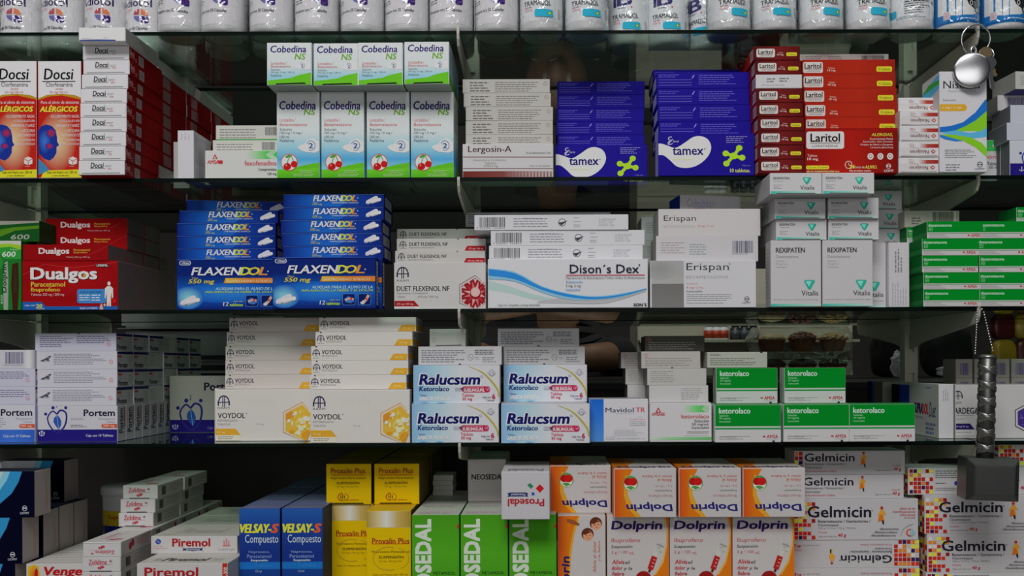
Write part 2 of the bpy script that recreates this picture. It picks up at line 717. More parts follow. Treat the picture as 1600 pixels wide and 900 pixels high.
LEVEL = ['topmost', 'second', 'third', 'fourth']
UNDER = ['under the white pill bottles', 'under the syrup and purple tablet cartons', 'under the blue and red tablet cartons', 'under the green and yellow-white tablet cartons']
for li, zt in enumerate((Z1, Z2, Z3, Z4)):
    for bi, (x0, x1) in enumerate(((-1500, -956), (-952, -144), (-140, 666), (670, 1300))):
        if bi == 0:
            continue
        for fr in (0, 1):
            y0, y1 = ((0.0, 256.0), (284.0, 538.0))[fr]
            p = box_mesh('glass_shelf', x0, x1, y0, y1, zt - GT, zt - 0.25, M_GLASS, 0.8)
            p.data.materials.append(M_GEDGE)
            for f in p.data.polygons:
                if abs(f.normal.y) > 0.9 or abs(f.normal.x) > 0.9:
                    f.material_index = 1
            lb = '%s glass shelf pane from the top, %s bay, %s' % (LEVEL[li], ('', 'left', 'middle', 'right')[bi], ('front row', 'behind the posts')[fr])
            tag(p, lb, 'glass shelf', 'glass shelf panes')
# lowest shelf: a painted steel base deck
structure(box_mesh('trim_1', -1500, 1300, -60, 538, Z5 - 40, Z5 - 0.25, M_STEEL, 2), 'cream painted steel base deck of the shelving')
structure(box_mesh('trim_2', -1500, 1300, -30, 520, -1500, Z5 - 40.5, M_STEEL, 2), 'cream painted steel plinth under the shelving')


# ---------------------------------------------------------------- pill bottles on the top shelf
def lathe(name, prof, mat, seg=36, parent=None, smooth=True):
    v, f = [], []
    for r, z in prof:
        for i in range(seg):
            t = 2 * math.pi * i / seg
            v.append((r * math.cos(t) * S, r * math.sin(t) * S, z * S))
    for k in range(len(prof) - 1):
        for i in range(seg):
            j = (i + 1) % seg
            f.append((k * seg + i, k * seg + j, (k + 1) * seg + j, (k + 1) * seg + i))
    if prof[0][0] > 0.5:
        f.append(tuple(reversed(range(seg))))
    if prof[-1][0] > 0.5:
        f.append(tuple(range((len(prof) - 1) * seg, len(prof) * seg)))
    me = bpy.data.meshes.new(name)
    me.from_pydata(v, [], f)
    me.materials.append(mat)
    if smooth:
        for p in me.polygons:
            p.use_smooth = len(p.vertices) == 4
    return new_obj(name, me, parent)


BR = 34.3
body_prof = [(BR - 7, 0), (BR - 2.5, 1.5), (BR - 0.3, 6), (BR, 10), (BR, 96), (BR - 1, 102), (BR - 6, 110), (BR - 11, 115), (BR - 11, 120)]
film_prof = [(BR - 5, 0.35), (BR - 1, 1.0), (BR + 1.0, 6), (BR + 1.1, 10), (BR + 1.1, 97), (BR, 103), (BR - 5, 111.5), (BR - 6.5, 116), (BR - 6.5, 140)]
cap_prof = [(BR - 8, 120.3), (BR - 8, 140), (BR - 10, 142), (1, 142)]


def label_mesh(a, z0, z1, base, cols=None):
    g = Ink()
    r = BR + 0.12
    n = 48
    for i in range(n):
        t0, t1 = 2 * math.pi * i / n, 2 * math.pi * (i + 1) / n
        g.poly([(r * math.cos(t), r * math.sin(t), z) for t, z in ((t0, z0), (t1, z0), (t1, z1), (t0, z1))], ink(base))

    def place(u, v, e):
        t = math.asin(max(-1, min(1, (u - 0.5) * 1.97)))
        rr = r + 0.15 + e
        return (rr * math.sin(t), -rr * math.cos(t), z1 - v * (z1 - z0))
    g.art(a, place, eps=0.02, e0=0.08, bend=0.045)
    return g.build('label', M_LABEL)


# artwork in photo-crop coordinates; label spans z0..z1 of the bottle
def art_cap():
    a = Art(213, -80, 417, 197)      # violet capsule logo label
    a.T(216, -22, 380, 20, 'Adiotol', '#2c1d52', 0.02)
    a.T(226, 26, 286, 42, 'tramadol', '#c8949a')
    a.F(218, 74, 250, 98, 2, '#4a4a4e')
    a.P([(328, 34), (326, 64), (297, 64), (299, 52), (307, 42), (318, 36)], '#a8525c')
    a.P([(334, 33), (334, 63), (366, 68), (364, 54), (355, 42), (344, 36)], '#c87854')
    a.P([(297, 70), (326, 70), (327, 100), (315, 96), (303, 86)], '#6a68a4')
    a.RR(334, 70, 368, 106, 9, '#3c1c6c')
    a.T(218, 124, 362, 144, 'Frasco con 50 Cápsulas', '#2c2c30', 0.012)
    return a


def art_tram():
    a = Art(348, -145, 560, 96)
    a.P([(378, -110), (392, -110), (392, -40), (378, -40)], '#2c2a5c')
    a.T(398, -105, 470, -44, 'B', '#3a3468', 0.05)
    a.F(400, -36, 462, -26, 1, '#6a6a80')
    a.E(470, -32, 4, 4, '#b04050')
    a.T(372, -2, 503, 21, 'TRAMADOL', '#3a3a40', 0.02)
    a.F(376, 24, 424, 34, 1, '#a07078')
    a.T(376, 36, 412, 50, '100mg', '#c08088')
    a.F(462, 18, 504, 27, 1, '#4a4a50')
    for i in range(7):
        for j in range(4):
            a.E(436 + i * 13 + j * 5, 70 + j * 8, 2.6 - 0.35 * j, 2.6 - 0.35 * j, '#5a98b0', 6)
    a.RR(424, 42, 512, 78, 9, '#2c9cb8')
    a.GH(430, 48, 480, 60, [(0, '#6cc8d8'), (1, '#2c9cb8')])
    a.E(496, 60, 9, 9, '#3c7c4c', 10)
    a.P([(496, 52), (499, 58), (505, 60), (499, 63), (496, 69), (493, 63), (487, 60), (493, 58)], '#b8c838')
    a.F(535, 30, 548, 80, 6, '#6a6a70')
    return a


def art_turned():
    a = Art(750, -145, 945, 96)
    a.F(800, -40, 915, 70, 10, '#4a4a52')
    a.T(805, 2, 905, 14, 'VÍA DE ADMINISTRACIÓN', '#3a3a40', 0.02)
    a.RR(735, 40, 772, 78, 9, '#2c9cb8')
    a.E(926, 12, 8, 8, '#3a4878', 10)
    a.F(770, 76, 900, 92, 2, '#6a7a8a')
    return a


def art_blue():
    a = Art(948, -150, 1185, 100)
    a.R(948, -150, 1185, 100, '#1f6fae')
    a.P([(948, -60), (1185, -60), (1185, 20), (1100, 62), (1010, 66), (948, 50)], '#c8ccd4')
    a.P([(1050, -30), (1180, -28), (1170, 10), (1140, 30), (1110, 32), (1075, 14)], '#20242c')
    a.O(1090, 5, 10, 12, 4, '#d0d4da')
    a.RR(1112, 18, 1168, 48, 8, '#16161a')
    a.T(1120, 24, 1142, 42, '60', '#d0d0d0', 0.03)
    a.R(962, 40, 984, 78, '#c0b4b8')
    a.F(964, 42, 982, 76, 5, '#b04048')
    a.F(1030, 74, 1150, 86, 1, '#bcd0e4')
    a.L([(948, 92), (1185, 92)], 5, '#144c84')
    return a


LAB = {'cap': label_mesh(art_cap(), 13, 110 - 8, '#c6c4c8'), 'tram': label_mesh(art_tram(), 17, 95, '#c4c6cc'),
       'turn': label_mesh(art_turned(), 17, 95, '#c4c6cc'), 'blue': label_mesh(art_blue(), 10, 91, '#1f6fae')}
_b0 = new_obj('pill_bottle', None)
BODY = lathe('bottle_body', body_prof, M_PLASTIC)
CAP = lathe('cap', cap_prof, M_PLASTIC)
FILM = lathe('shrink_film', film_prof, M_FILM)
MB_ = (BODY.data, CAP.data, FILM.data)
for o in (_b0, BODY, CAP, FILM):
    bpy.data.objects.remove(o)


def bottle(px, d, kind, label, group, turn=0.0):
    r = new_obj('pill_bottle', None)
    r.location = (XW(px, Z1, d) * S, d * S, Z1 * S)
    # the label faces straight out from the shelf, give or take
    r.rotation_euler.z = math.radians(turn)
    tag(r, label, 'bottle', group)
    new_obj('bottle_body', MB_[0], r)
    new_obj('cap', MB_[1], r)
    new_obj('label', LAB[kind], r)
    new_obj('shrink_film', MB_[2], r)
    return r


CN = ['leftmost', 'second', 'third', 'fourth', 'fifth', 'sixth', 'seventh', 'eighth', 'ninth', 'tenth', 'eleventh', 'twelfth']
gA, gT = 'white bottles with a violet capsule label', 'white bottles with a turquoise capsule label'
xsA = [(36, 104), (102, 106), (168.5, 104), (232, 110), (283, 36), (350.5, 36), (425.5, 36), (496, 36), (567, 37), (636.5, 37), (705.5, 37), (776.5, 37)]
for i, (x, d) in enumerate(xsA):
    bottle(x, d, 'cap', 'film-wrapped white bottle with four-petal violet and orange logo, %s from the left end' % ('first' if i == 0 else CN[i]), gA, rng.uniform(-7, 7) + (12 if i in (4, 7, 10) else 0))
xsT = [(846, 38), (916.5, 38), (982, 92), (1043, 92), (1082, 96), (1138, 36), (1209, 36), (1282, 36), (1355, 36)]
for i, (x, d) in enumerate(xsT):
    if i == 4:
        x = 1106
        d = 112
    bottle(x, d, 'tram', 'film-wrapped white bottle with turquoise capsule label, %s of its kind from the left' % ('first' if i == 0 else CN[i]), gT, rng.uniform(-6, 6) + (-38 if i == 4 else 8 if i in (5, 7) else 0))
bottle(1422.5, 36, 'turn', 'film-wrapped white bottle turned to its small print, beside the blue-labelled bottles', None, -8)
bottle(1493, 34, 'blue', 'white bottle with bright blue label, nearer the turned bottle', 'blue-labelled bottles', 6)
bottle(1566, 34, 'blue', 'white bottle with bright blue label, at the right end of the top shelf', 'blue-labelled bottles', 4)
for i in range(11):
    bottle(62 + i * 70.5 + (i > 3) * 12, 182 if i < 4 else 112, 'cap', 'second-row white bottle seen through the glass behind violet-logo bottles, %s from the left' % ('first' if i == 0 else CN[i]), 'second row of violet-logo bottles', rng.uniform(-20, 20))
for i in range(8):
    bottle([850, 918, 985, 1052, 1118, 1186, 1254, 1322][i], [112, 112, 172, 172, 194, 112, 112, 112][i], 'tram', 'second-row white bottle seen through the glass behind turquoise-label bottles, %s from the left' % ('first' if i == 0 else CN[i]), 'second row of turquoise-label bottles', rng.uniform(-20, 20))
# ================================================================ second shelf: allergy cartons
WHT, GRY = '#c4c3c6', '#a9a8a8'

# syrup carton with the blue head
a = Art(183, 305, 392, 865)
a.R(183, 484, 392, 865, '#ad2018')
a.P([(183, 484), (230, 466), (300, 462), (360, 468), (392, 480), (392, 492), (183, 498)], '#a8801c')
a.P([(183, 492), (240, 474), (300, 470), (392, 490), (392, 520), (183, 520)], '#ad2018')
a.RG(275, 690, 95, 150, '#d8b890', '#ad2018')
a.P([(184, 640), (196, 618), (222, 608), (250, 616), (268, 636), (275, 668), (276, 690), (285, 708), (273, 716), (272, 744), (258, 768), (238, 782), (212, 772), (186, 748)], '#1c2f86')
a.RG(215, 690, 32, 60, '#3a6cc0', '#1c2f86')
a.RG(246, 650, 24, 22, '#b02434', '#20307e')
a.RG(238, 712, 20, 15, '#b02434', '#1c2f86')
a.P([(183, 770), (215, 800), (240, 828), (183, 850)], '#3a7aa8')
a.P([(196, 865), (206, 842), (232, 828), (392, 824), (392, 865)], '#cfc428')
a.T(213, 341, 355, 394, 'Docsi', '#18181a', 0.025, 0.12)
a.L([(205, 403), (365, 403)], 4, '#18181a')
a.T(222, 407, 352, 428, 'Clorfenamina', '#2a2a2c')
a.T(268, 433, 305, 446, 'Jarabe', '#b05058')
a.T(240, 449, 330, 463, '50 mg/100 ml.', '#b05058')
a.T(197, 495, 382, 510, 'Para el alivio de síntomas', '#e0dcd8', 0.0, 0.1)
a.T(193, 516, 375, 548, 'ALÉRGICOS', '#e4d63c', 0.04, 0.2)
for x0, y0, t in ((240, 563, '• ESCURRIMIENTO NASAL'), (280, 586, '• COSQUILLEO EN'), (270, 607, 'GARGANTA Y NARIZ'), (315, 632, '• URTICARIA'), (300, 653, '• ESTORNUDOS'), (318, 675, '• COMEZÓN'), (290, 697, 'OJOS LLOROSOS')):
    a.T(x0, y0, 384, y0 + 14, t, '#e4dcd6', 0.01, 0.15)
a.P([(332, 772), (352, 762), (372, 772), (372, 796), (352, 804), (332, 796)], '#d8c4c0')
a.L([(332, 774), (352, 784), (372, 774)], 3, '#ad2018')
a.L([(352, 784), (352, 804)], 3, '#ad2018')
a.F(336, 806, 370, 812, 1, '#d8c4c0')
a.T(225, 831, 370, 846, 'Caja con frasco con 120 ml', '#3a3410', 0.01, 0.15)
a.T(250, 849, 335, 859, 'y vaso dosificador', '#3a3410', 0.01, 0.15)
design('docsi_syrup', 'syrup_carton', 68, 182.5, 66, '#c9c8ca', {'R': '#b8201a', 'L': '#b8201a', 'T': '#c4c4c4'}, {'F': a})
put('docsi_syrup', -11, Z2, -4, 'red and white allergy syrup carton with blue head, at the left end of its shelf', 'allergy syrup cartons', 0.3)
put('docsi_syrup', 59.2, Z2, -3, 'red and white allergy syrup carton with blue head, beside the tall white-ended stack', 'allergy syrup cartons', -0.3)

# lying tablet cartons, white tuck end to the front, red sides
a = Art(398, 203, 625, 272)
a.T(457, 211, 522, 238, 'Docsi', '#202022', 0.03, 0.15)
a.L([(456, 241), (530, 241)], 2.2, '#202022')
a.F(528, 224, 566, 234, 2, '#5a5a5c')
a.F(542, 236, 564, 247, 2, '#b04048')
a.P([(412, 263), (602, 261), (606, 266), (416, 268)], '#8a8a8a')
r_ = Art(0, 0, 118, 22)
r_.T(3, 3.5, 17, 13, 'Docsi', '#c09898', 0.02, 0.1)
r_.L([(3, 15), (19, 15)], 0.7, '#c09898')
r_.F(20, 12, 27, 19, 2, '#b08080')
r_.R(33, 4, 50, 19, '#9c9292')
r_.B(35, 5.5, 48, 17.5, '#50484a', 12)
r_.L([(58, 1), (58, 21)], 0.6, '#6a1014')
RED = '#7e1014'
cols = {'R': RED, 'L': RED, 'T': '#8a1418', 'D': RED, 'B': WHT}
design('docsi', 'tablet_carton', 71.7, 22.05, 117, WHT, cols, {'F': a, 'R': r_}, True)
r2 = Art(0, 0, 118, 22)
r2.R(20, 2, 50, 20, '#7a5c5e')
design('docsi_far', 'tablet_carton', 71.7, 22.05, 117, WHT, cols, {'R': r2}, True)
a2 = Art(0, 0, 118, 22)
a2.F(6, 5, 60, 17, 3, '#8a8888')
design('docsi_white', 'tablet_carton', 71.7, 22.05, 117, WHT, {'R': '#b4b2b2', 'T': WHT}, {'R': a2}, True)
a = Art(380, 128, 605, 197)
a.F(395, 178, 470, 190, 1, '#9a9a9c')
a.F(500, 176, 530, 184, 1, '#9a9a9c')
a.P([(382, 190), (470, 188), (560, 190), (560, 197), (382, 197)], '#3a4a88')
rr = Art(0, 0, 118, 22)
rr.F(70, 4, 108, 18, 4, '#8c8a88')
design('docsi_back', 'tablet_carton', 71.7, 21.4, 117, '#cac9ca', {'R': '#8f8d8c', 'T': WHT}, {'F': a, 'R': rr}, True)
xs = [380, 383, 385, 388, 388, 390, 395, 402, 400]
xs.append(398)
GD = 'white-ended tablet cartons in the tall upper-left stack'
z = stack('docsi', xs[:9], Z2, -24, 'white-ended red tablet carton, {o} in the tall stack beside the syrup cartons', GD, C1, above=1)
put('docsi_back', 380, z, -42, 'white-backed tablet carton with blue edge lying topmost on the tall white-ended stack', GD, 0.0, cr=C1)
xl = XW(194.5, 400, -24) - 71.7
for fi in range(1, 4):
    z = Z2
    for i in range(10):
        key = 'docsi_white' if (fi, i) in ((1, 1),) else ('docsi_back' if i == 9 else 'docsi_far')
        z = put_at(key, xl + rng.uniform(-1.6, 1.0), z, -24 + 119 * fi, ('white-backed' if i == 9 else 'red') + ' tablet carton, %s, in the %s file behind the tall white-ended stack' % (ORD[9 - i], FILE[fi]), 'red tablet cartons behind the tall stack')

# narrow white carton and its thin neighbour
a = Art(860, 645, 940, 880)
a.F(872, 655, 925, 690, 3, '#a8a6ae', vert=True)
r_ = Art(940, 645, 1030, 880)
r_.F(946, 662, 1024, 800, 16, '#8a8890')
r_.F(950, 820, 1000, 872, 5, '#9a98a0')
design('narrow', 'tablet_carton', 26, 76.5, 72, '#bdbbc0', {'R': '#aaa8ae'}, {'F': a, 'R': r_})
put('narrow', 277.2, Z2, 8, 'narrow upright white carton with grey small print beside the red-sided stack')
design('thin', 'tablet_carton', 27, 77, 60, '#a6a5a6')
put('thin', 270.6, Z2, 82, 'pale upright carton half hidden behind the narrow white carton')

# white and green antihistamine cartons behind the cherry syrup
a = Art(993, 728, 1404, 880)
a.GH(1190, 730, 1395, 770, [(0, '#bfbfbc'), (0.5, '#58b858'), (1, '#2ca040')])
for k in range(4):
    a.L([(1322 - k * 9, 750), (1350 - k * 9, 728)], 3, '#cfe0cc')
    a.L([(1322 - k * 9, 750), (1350 - k * 9, 770)], 3, '#cfe0cc')
a.P([(1030, 770), (1042, 745), (1056, 770)], '#b03038')
a.P([(1037, 767), (1042, 756), (1048, 767)], '#bfbfbc')
a.T(1005, 775, 1062, 793, 'AMSA', '#b03038', 0.03)
a.R(1058, 776, 1080, 793, '#b03038')
a.T(1188, 778, 1345, 802, 'fexofenadina', '#b03440', 0.015)
a.T(1255, 814, 1345, 832, 'Comprimidos', '#3a3a3a', 0.02)
a.T(1300, 836, 1345, 852, '120 mg', '#3a3a3a', 0.02)
a.T(1185, 868, 1310, 876, 'VÍA DE ADMINISTRACIÓN: ORAL', '#5a5a5a')
design('fexo', 'tablet_carton', 134, 50, 24, '#bdbdba', {'T': '#b0b0ae'}, {'F': a})
a = Art(1030, 668, 1441, 726)
a.F(1050, 680, 1240, 722, 4, '#7a7a78')
a.B(1278, 676, 1345, 708, '#444')
a.R(1030, 722, 1441, 726, '#3c9c4c')
design('fexo_side', 'tablet_carton', 134, 24, 50, '#b4b4ae', {'T': '#b4b4ae', 'R': '#a4a4a0'}, {'F': a})
put('fexo', 993, Z2, 30, 'white and green antihistamine carton standing beside the cherry syrup cartons', None, 0, cr=C1)
put('fexo', 993, Z2, 54.6, 'white antihistamine carton standing directly behind its green-striped twin', None, 0, cr=C1)
stack('fexo_side', [1030, 1045], Z2 + 50, 60, 'white carton with barcode lying {o} on the green-striped antihistamine carton', 'lying antihistamine cartons', C1)
a = Art(0, 0, 100, 20)
a.R(55, 0, 100, 20, '#b89c20')
a.R(0, 0, 55, 20, '#8a8660')
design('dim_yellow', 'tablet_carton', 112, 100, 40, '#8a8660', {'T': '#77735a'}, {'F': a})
put('dim_yellow', 362, Z2, 150, 'dim yellow and cream carton far back behind the antihistamine cartons')

# cherry syrup cartons
def sky(a, x0, y0, x1, y1, hill):
    a.GV(x0, y0, x1, y1, [(0, '#c5cbcb'), (0.45, '#c2cacb'), (0.62, '#8fbcd4'), (0.76, '#4c9cd0'), (0.86, '#79b8d8'), (1, '#86bcd6')])
    a.P([(x0, y1), (x0, hill + 18), (x0 + (x1 - x0) * .3, hill + 14), (x0 + (x1 - x0) * .6, hill - 2), (x0 + (x1 - x0) * .85, hill - 12), (x1, hill - 16), (x1, y1)], '#5cb023')
    a.GP([(x0, y1), (x0, hill + 22), (x1, hill + 8), (x1, y1)], ['#3f9a1c', '#68bc28', '#68bc28', '#3f9a1c'])


a = Art(100, 445, 308, 875)
sky(a, 100, 445, 308, 875, 805)
a.T(113, 490, 290, 531, 'Cobedina', '#35286c', 0.03, 0.1)
a.T(232, 530, 287, 558, 'NS', '#6a9c20', 0.03, 0.15)
a.T(114, 573, 192, 590, 'Loratadina /', '#b85058', 0.01, 0.1)
a.T(114, 596, 247, 612, 'Betametasona', '#b85058', 0.01, 0.1)
for y, t, x1 in ((621, 'Solución', 173), (639, '100 mg / 5 mg /', 225), (657, '100 ml', 160), (675, 'Pediátrica', 184)):
    a.T(114, y, x1, y + 14, t, '#4a5058', 0, 0.1)
a.P([(200, 715), (212, 704), (232, 700), (248, 680), (275, 672), (292, 682), (308, 688), (308, 732), (285, 742), (240, 738), (215, 728)], '#d4dde2')
a.O(266, 707, 22, 25, 3.2, '#3a6c9c', a0=200, a1=480)
a.T(256, 695, 276, 720, '2', '#2c5c94', 0.05)
a.E(160, 788, 42, 42, '#b8543a')
a.E(160, 788, 38, 38, '#d8d8d2')
a.L([(150, 800), (155, 775), (170, 752)], 4, '#4a8c3a')
a.L([(184, 796), (178, 775), (168, 752)], 4, '#4a8c3a')
a.P([(138, 762), (158, 750), (172, 754), (150, 768)], '#3c8c34')
a.E(151, 808, 19, 17, '#b01818')
a.E(184, 797, 16, 16, '#b81a1a')
a.E(146, 802, 4, 4, '#e09090')
a.F(210, 826, 300, 840, 2, '#b8d898')
a.F(180, 842, 300, 858, 2, '#b8d898')
side = Art(0, 0, 66, 140)
sky(side, 0, 0, 66, 140, 118)
side.F(8, 12, 56, 60, 9, '#7a8890')
design('cherry', 'syrup_carton', 68.4, 140.5, 66, '#c5cbcb', {'R': '#b8c4cc', 'L': '#b8c4cc', 'T': '#bcc4c4'}, {'F': a, 'R': side})
a = Art(52, 225, 272, 425)
a.GV(52, 225, 272, 425, [(0, '#c6cbcb'), (0.55, '#c0c8ca'), (0.8, '#8cbcd4'), (1, '#8cbcd4')])
a.P([(52, 425), (52, 404), (120, 398), (170, 392), (210, 378), (272, 366), (272, 425)], '#62b424')
a.T(68, 237, 247, 270, 'Cobedina', '#35286c', 0.03, 0.1)
a.T(190, 275, 243, 304, 'NS', '#6a9c20', 0.03, 0.15)
a.T(70, 314, 150, 328, 'Loratadina /', '#b85058', 0.01, 0.1)
a.T(70, 330, 168, 342, 'Betametasona', '#b85058', 0.01, 0.1)
a.T(70, 347, 115, 358, 'Solución', '#5a6068')
a.T(70, 361, 188, 371, '100 mg / 5 mg / 100 ml', '#5a6068')
a.T(70, 375, 123, 386, 'Pediátrica', '#5a6068')
a.P([(195, 345), (205, 322), (240, 314), (272, 318), (272, 352), (225, 354)], '#cdd6dc')
a.O(228, 334, 13, 15, 2, '#4a7098', a0=200, a1=480)
a.T(223, 327, 233, 342, '2', '#2c5c94', 0.05)
a.P([(98, 418), (240, 414), (246, 421), (92, 425)], '#20301c')
side = Art(0, 0, 140, 66)
side.GV(0, 0, 140, 66, [(0, '#b0bcc4'), (0.7, '#86aec4'), (0.75, '#5a9c3a'), (1, '#4c9030')])
side.F(10, 8, 90, 40, 6, '#7a8890')
design('cherry_end', 'syrup_carton', 70, 66, 140, '#c5cbcb', {'R': '#a8b4bc', 'D': '#8c9490', 'T': '#bcc4c4'}, {'F': a, 'R': side}, True)
xs = [100, 316, 536, 750]
NB = ['beside the green-striped antihistamine carton', 'second in its row', 'third in its row', 'beside the printed grey stack']
for i, x in enumerate(xs):
    put('cherry', x, Z2, 21 + i, 'upright cherry syrup carton with blue sky and green hill, ' + NB[i], 'upright cherry syrup cartons', 0, cr=C2)
for i, x in enumerate(xs):
    put('cherry', x + 8, Z2, 91, 'cherry syrup carton in the second row, behind the upright one ' + NB[i], 'second row of cherry syrup cartons', 0, cr=C2)
for i, x in enumerate((52, 278, 494, 718)):
    put('cherry_end', x, Z2 + 140.5, [-12, -9, -11, -14][i], 'cherry syrup carton lying end-on atop the upright ones, %s from the left' % CN[i].replace('leftmost', 'first'), 'end-on cherry syrup cartons', 0, cr=C2)

# maroon-banded carton with printed sides stacked above
a = Art(70, 708, 508, 870)
a.T(97, 718, 306, 756, 'Lergosin-A', '#5a3434', 0.02)
a.R(97, 745, 306, 757, '#b9b8b8')
a.T(97, 718, 306, 756, 'Lergosin-A', '#4a3030', 0.02)
a.L([(70, 769), (508, 771)], 4, '#6a3c3c')
a.T(120, 779, 280, 790, 'Dexametasona, Clorfenamina', '#7a7474')
a.T(176, 794, 232, 805, 'TABLETAS', '#7a7474')
a.T(172, 808, 240, 819, '0.75/2.0 mg', '#6a6464')
a.T(375, 746, 495, 756, 'Vía de administración: Oral', '#3a3434', 0.01)
a.T(395, 808, 492, 818, 'Caja con 20 tabletas', '#6a6464')
a.L([(70, 823), (508, 825)], 3, '#6a3c3c')
a.GH(70, 836, 508, 870, [(0, '#6a2a24'), (0.45, '#7a403c'), (0.75, '#a89494'), (1, '#b4b2b2')])
for i in range(13):
    for j in range(4):
        a.R(300 + i * 16, 839 + j * 8, 308 + i * 16, 844 + j * 8, '#8a5450')
design('maroon', 'tablet_carton', 143.5, 54.5, 22, '#bab9ba', {'T': GRY}, {'F': a})
a = Art(70, 393, 490, 460)
a.F(104, 404, 205, 456, 4, '#5e5b57', 0.42)
a.F(226, 404, 440, 456, 5, '#6e6b66', 0.36)
a.O(468, 415, 10, 10, 2, '#8a7a74')
a.L([(462, 408), (474, 422)], 2, '#8a7a74')
design('maroon_side', 'tablet_carton', 141, 22.3, 54.5, '#aaa8a3', {'T': '#9c9a96'}, {'F': a})
for i in range(3):
    put('maroon', 70, Z2, 12 + i * 22.4, 'white tablet carton with maroon dotted band standing below the printed grey stack' if i == 0 else 'white maroon-banded tablet carton standing %s behind the foremost' % FILE[i], 'standing maroon-banded cartons', 0, cr=C3)
stack('maroon_side', [85, 85, 85, 75, 70], Z2 + 54.5, 42, 'grey-printed long side of a tablet carton, {o} in the stack above the maroon-banded carton', 'grey-printed lying cartons', C3)

# purple tablet cartons
a = Art(520, 705, 962, 905)
PUR, LIM = '#1d1482', '#a2cf2a'
a.P(curve([(516, 806), (545, 808), (575, 832), (605, 860), (645, 868), (690, 860), (730, 834), (756, 800), (763, 765), (748, 732), (715, 717), (680, 722), (642, 748), (600, 772), (560, 760), (535, 752), (516, 752)], 64), '#d2d0d8')
for sx, sy in ((578, 728), (576, 748)):
    a.O(sx, sy, 12, 9, 3, '#c8c4d8', a0=20, a1=300)
a.L([(576, 740), (566, 758)], 3, '#c8c4d8')
a.T(588, 736, 614, 746, 'Serral', '#c8c4d8')
a.T(587, 772, 727, 806, 'tamex', '#1d1466', 0.03)
a.F(588, 822, 725, 834, 1, '#c8d890')
a.E(734, 778, 3, 3, '#1d1466', 8)
for x0, y0 in ((892, 774), (830, 800), (833, 848), (905, 820)):
    a.L([(866, 812), (x0, y0)], 15, LIM)
    a.E(x0, y0, 15, 14, LIM)
a.E(866, 812, 19, 16, LIM)
a.F(832, 716, 938, 752, 4, '#8a84c4')
a.T(904, 854, 942, 862, 'Caja con', '#8a84c4')
a.T(850, 872, 942, 890, '10 tabletas.', '#c8d060', 0.02)
design('purple', 'tablet_carton', 151, 65.6, 22, PUR, {'T': '#2a2290', 'L': '#8c88b8'}, {'F': a})
a = Art(530, 393, 950, 460)
a.F(538, 400, 632, 416, 2, '#5c56b0')
a.L([(690, 418), (700, 404)], 4, '#8a86cc')
for k in range(3):
    a.L([(538, 424 + k * 11), (688, 424 + k * 11)], 1.6, '#6c66b8')
a.F(720, 402, 908, 446, 5, '#5c56b0')
sd = Art(0, 0, 60, 22)
sd.R(8, 4, 52, 18, '#a8a6b8')
sd.F(12, 6, 48, 16, 3, '#5c56a0')
design('purple_side', 'tablet_carton', 146, 22.3, 65, PUR, {'T': '#241c86', 'L': PUR}, {'F': a, 'L': sd})
design('purple_side_thick', 'tablet_carton', 147.5, 26, 65, PUR, {'T': '#241c86', 'L': PUR}, {'F': a, 'L': sd})
for i in range(3):
    put('purple', 520, Z2, 66 + i * 22.4, ('purple tablet carton with lime logo and white blob, beside the maroon-banded carton' if i == 0 else 'purple carton standing %s in the file beside the maroon-banded carton' % FILE[i]), 'standing purple cartons beside the maroon-banded one', 0, cr=C3)
stack('purple_side', [529, 524, 527, 530, 530], Z2 + 65.6, 90, 'purple long side of a carton, {o} in the shorter purple stack', 'lying purple cartons, shorter stack', C3)
for i in range(5):
    put('purple', 1018 - (i % 3) * 3, Z2, -3 + i * 22.3, ('purple tablet carton with lime logo and white blob, beside the red cartons' if i == 0 else 'purple carton standing %s in the file beside the red cartons' % FILE[i]), 'standing purple cartons beside the red ones', 0, cr=C3)
stack('purple_side_thick', [1022, 1018, 1013, 1012], Z2 + 65.6, 22, 'purple long side of a carton, {o} in the taller purple stack', 'lying purple cartons, taller stack', C3)
stack('purple_side_thick', [1012, 1008, 1004, 998, 994], Z2 + 65.6, 89, 'purple carton lying {o} in the second file of the taller purple stack', 'second file of lying purple cartons', C3)

# dark red cartons, end on
a = Art(85, 220, 308, 282)
a.GH(85, 220, 308, 282, [(0, '#4a1416'), (0.5, '#6a1a1a'), (1, '#571414')])
a.RR(96, 230, 187, 270, 8, '#c2bcb8')
a.T(105, 235, 177, 254, 'Laritol', '#26201e', 0.03)
a.L([(104, 257), (178, 257)], 1.6, '#3a3230')
a.T(112, 260, 172, 267, 'LORATADINA', '#6a605c')
a.T(204, 246, 226, 252, 'Tableta', '#c0a8a4')
a.T(197, 254, 229, 264, '10 mg', '#d0b8b4', 0.02)
a.RR(243, 248, 295, 265, 6, '#c8c030')
a.T(249, 252, 289, 262, '10 tabletas', '#4a4010')
ld = Art(0, 0, 140, 22)
ld.R(116, 3, 136, 19, '#b8aeac')
ld.B(118, 5, 134, 17, '#50403e', 10)
ld.R(0, 0, 4, 22, '#e0d8d4')
LR = '#982018'
design('maroon_end', 'tablet_carton', 72.2, 21.8, 140, '#5a1616', {'L': LR, 'R': LR, 'T': '#7a1a18'}, {'F': a, 'L': ld}, True)
a = Art(95, 352, 313, 418)
a.F(145, 366, 190, 392, 2, '#707074', 0.5)
a.F(205, 364, 258, 390, 2, '#707074', 0.5)
a.F(120, 398, 280, 408, 1, '#9a9a9a')
design('white_end', 'tablet_carton', 72.2, 21.8, 140, '#bcbabd', {'L': LR, 'R': LR, 'T': '#7a1a18'}, {'F': a, 'L': ld}, True)
keys = ['maroon_end'] * 6 + ['white_end'] + ['maroon_end'] * 2
lab = ['dark red carton end, %s in the stack beside the long red cartons' % ORD[8 - i] for i in range(9)]
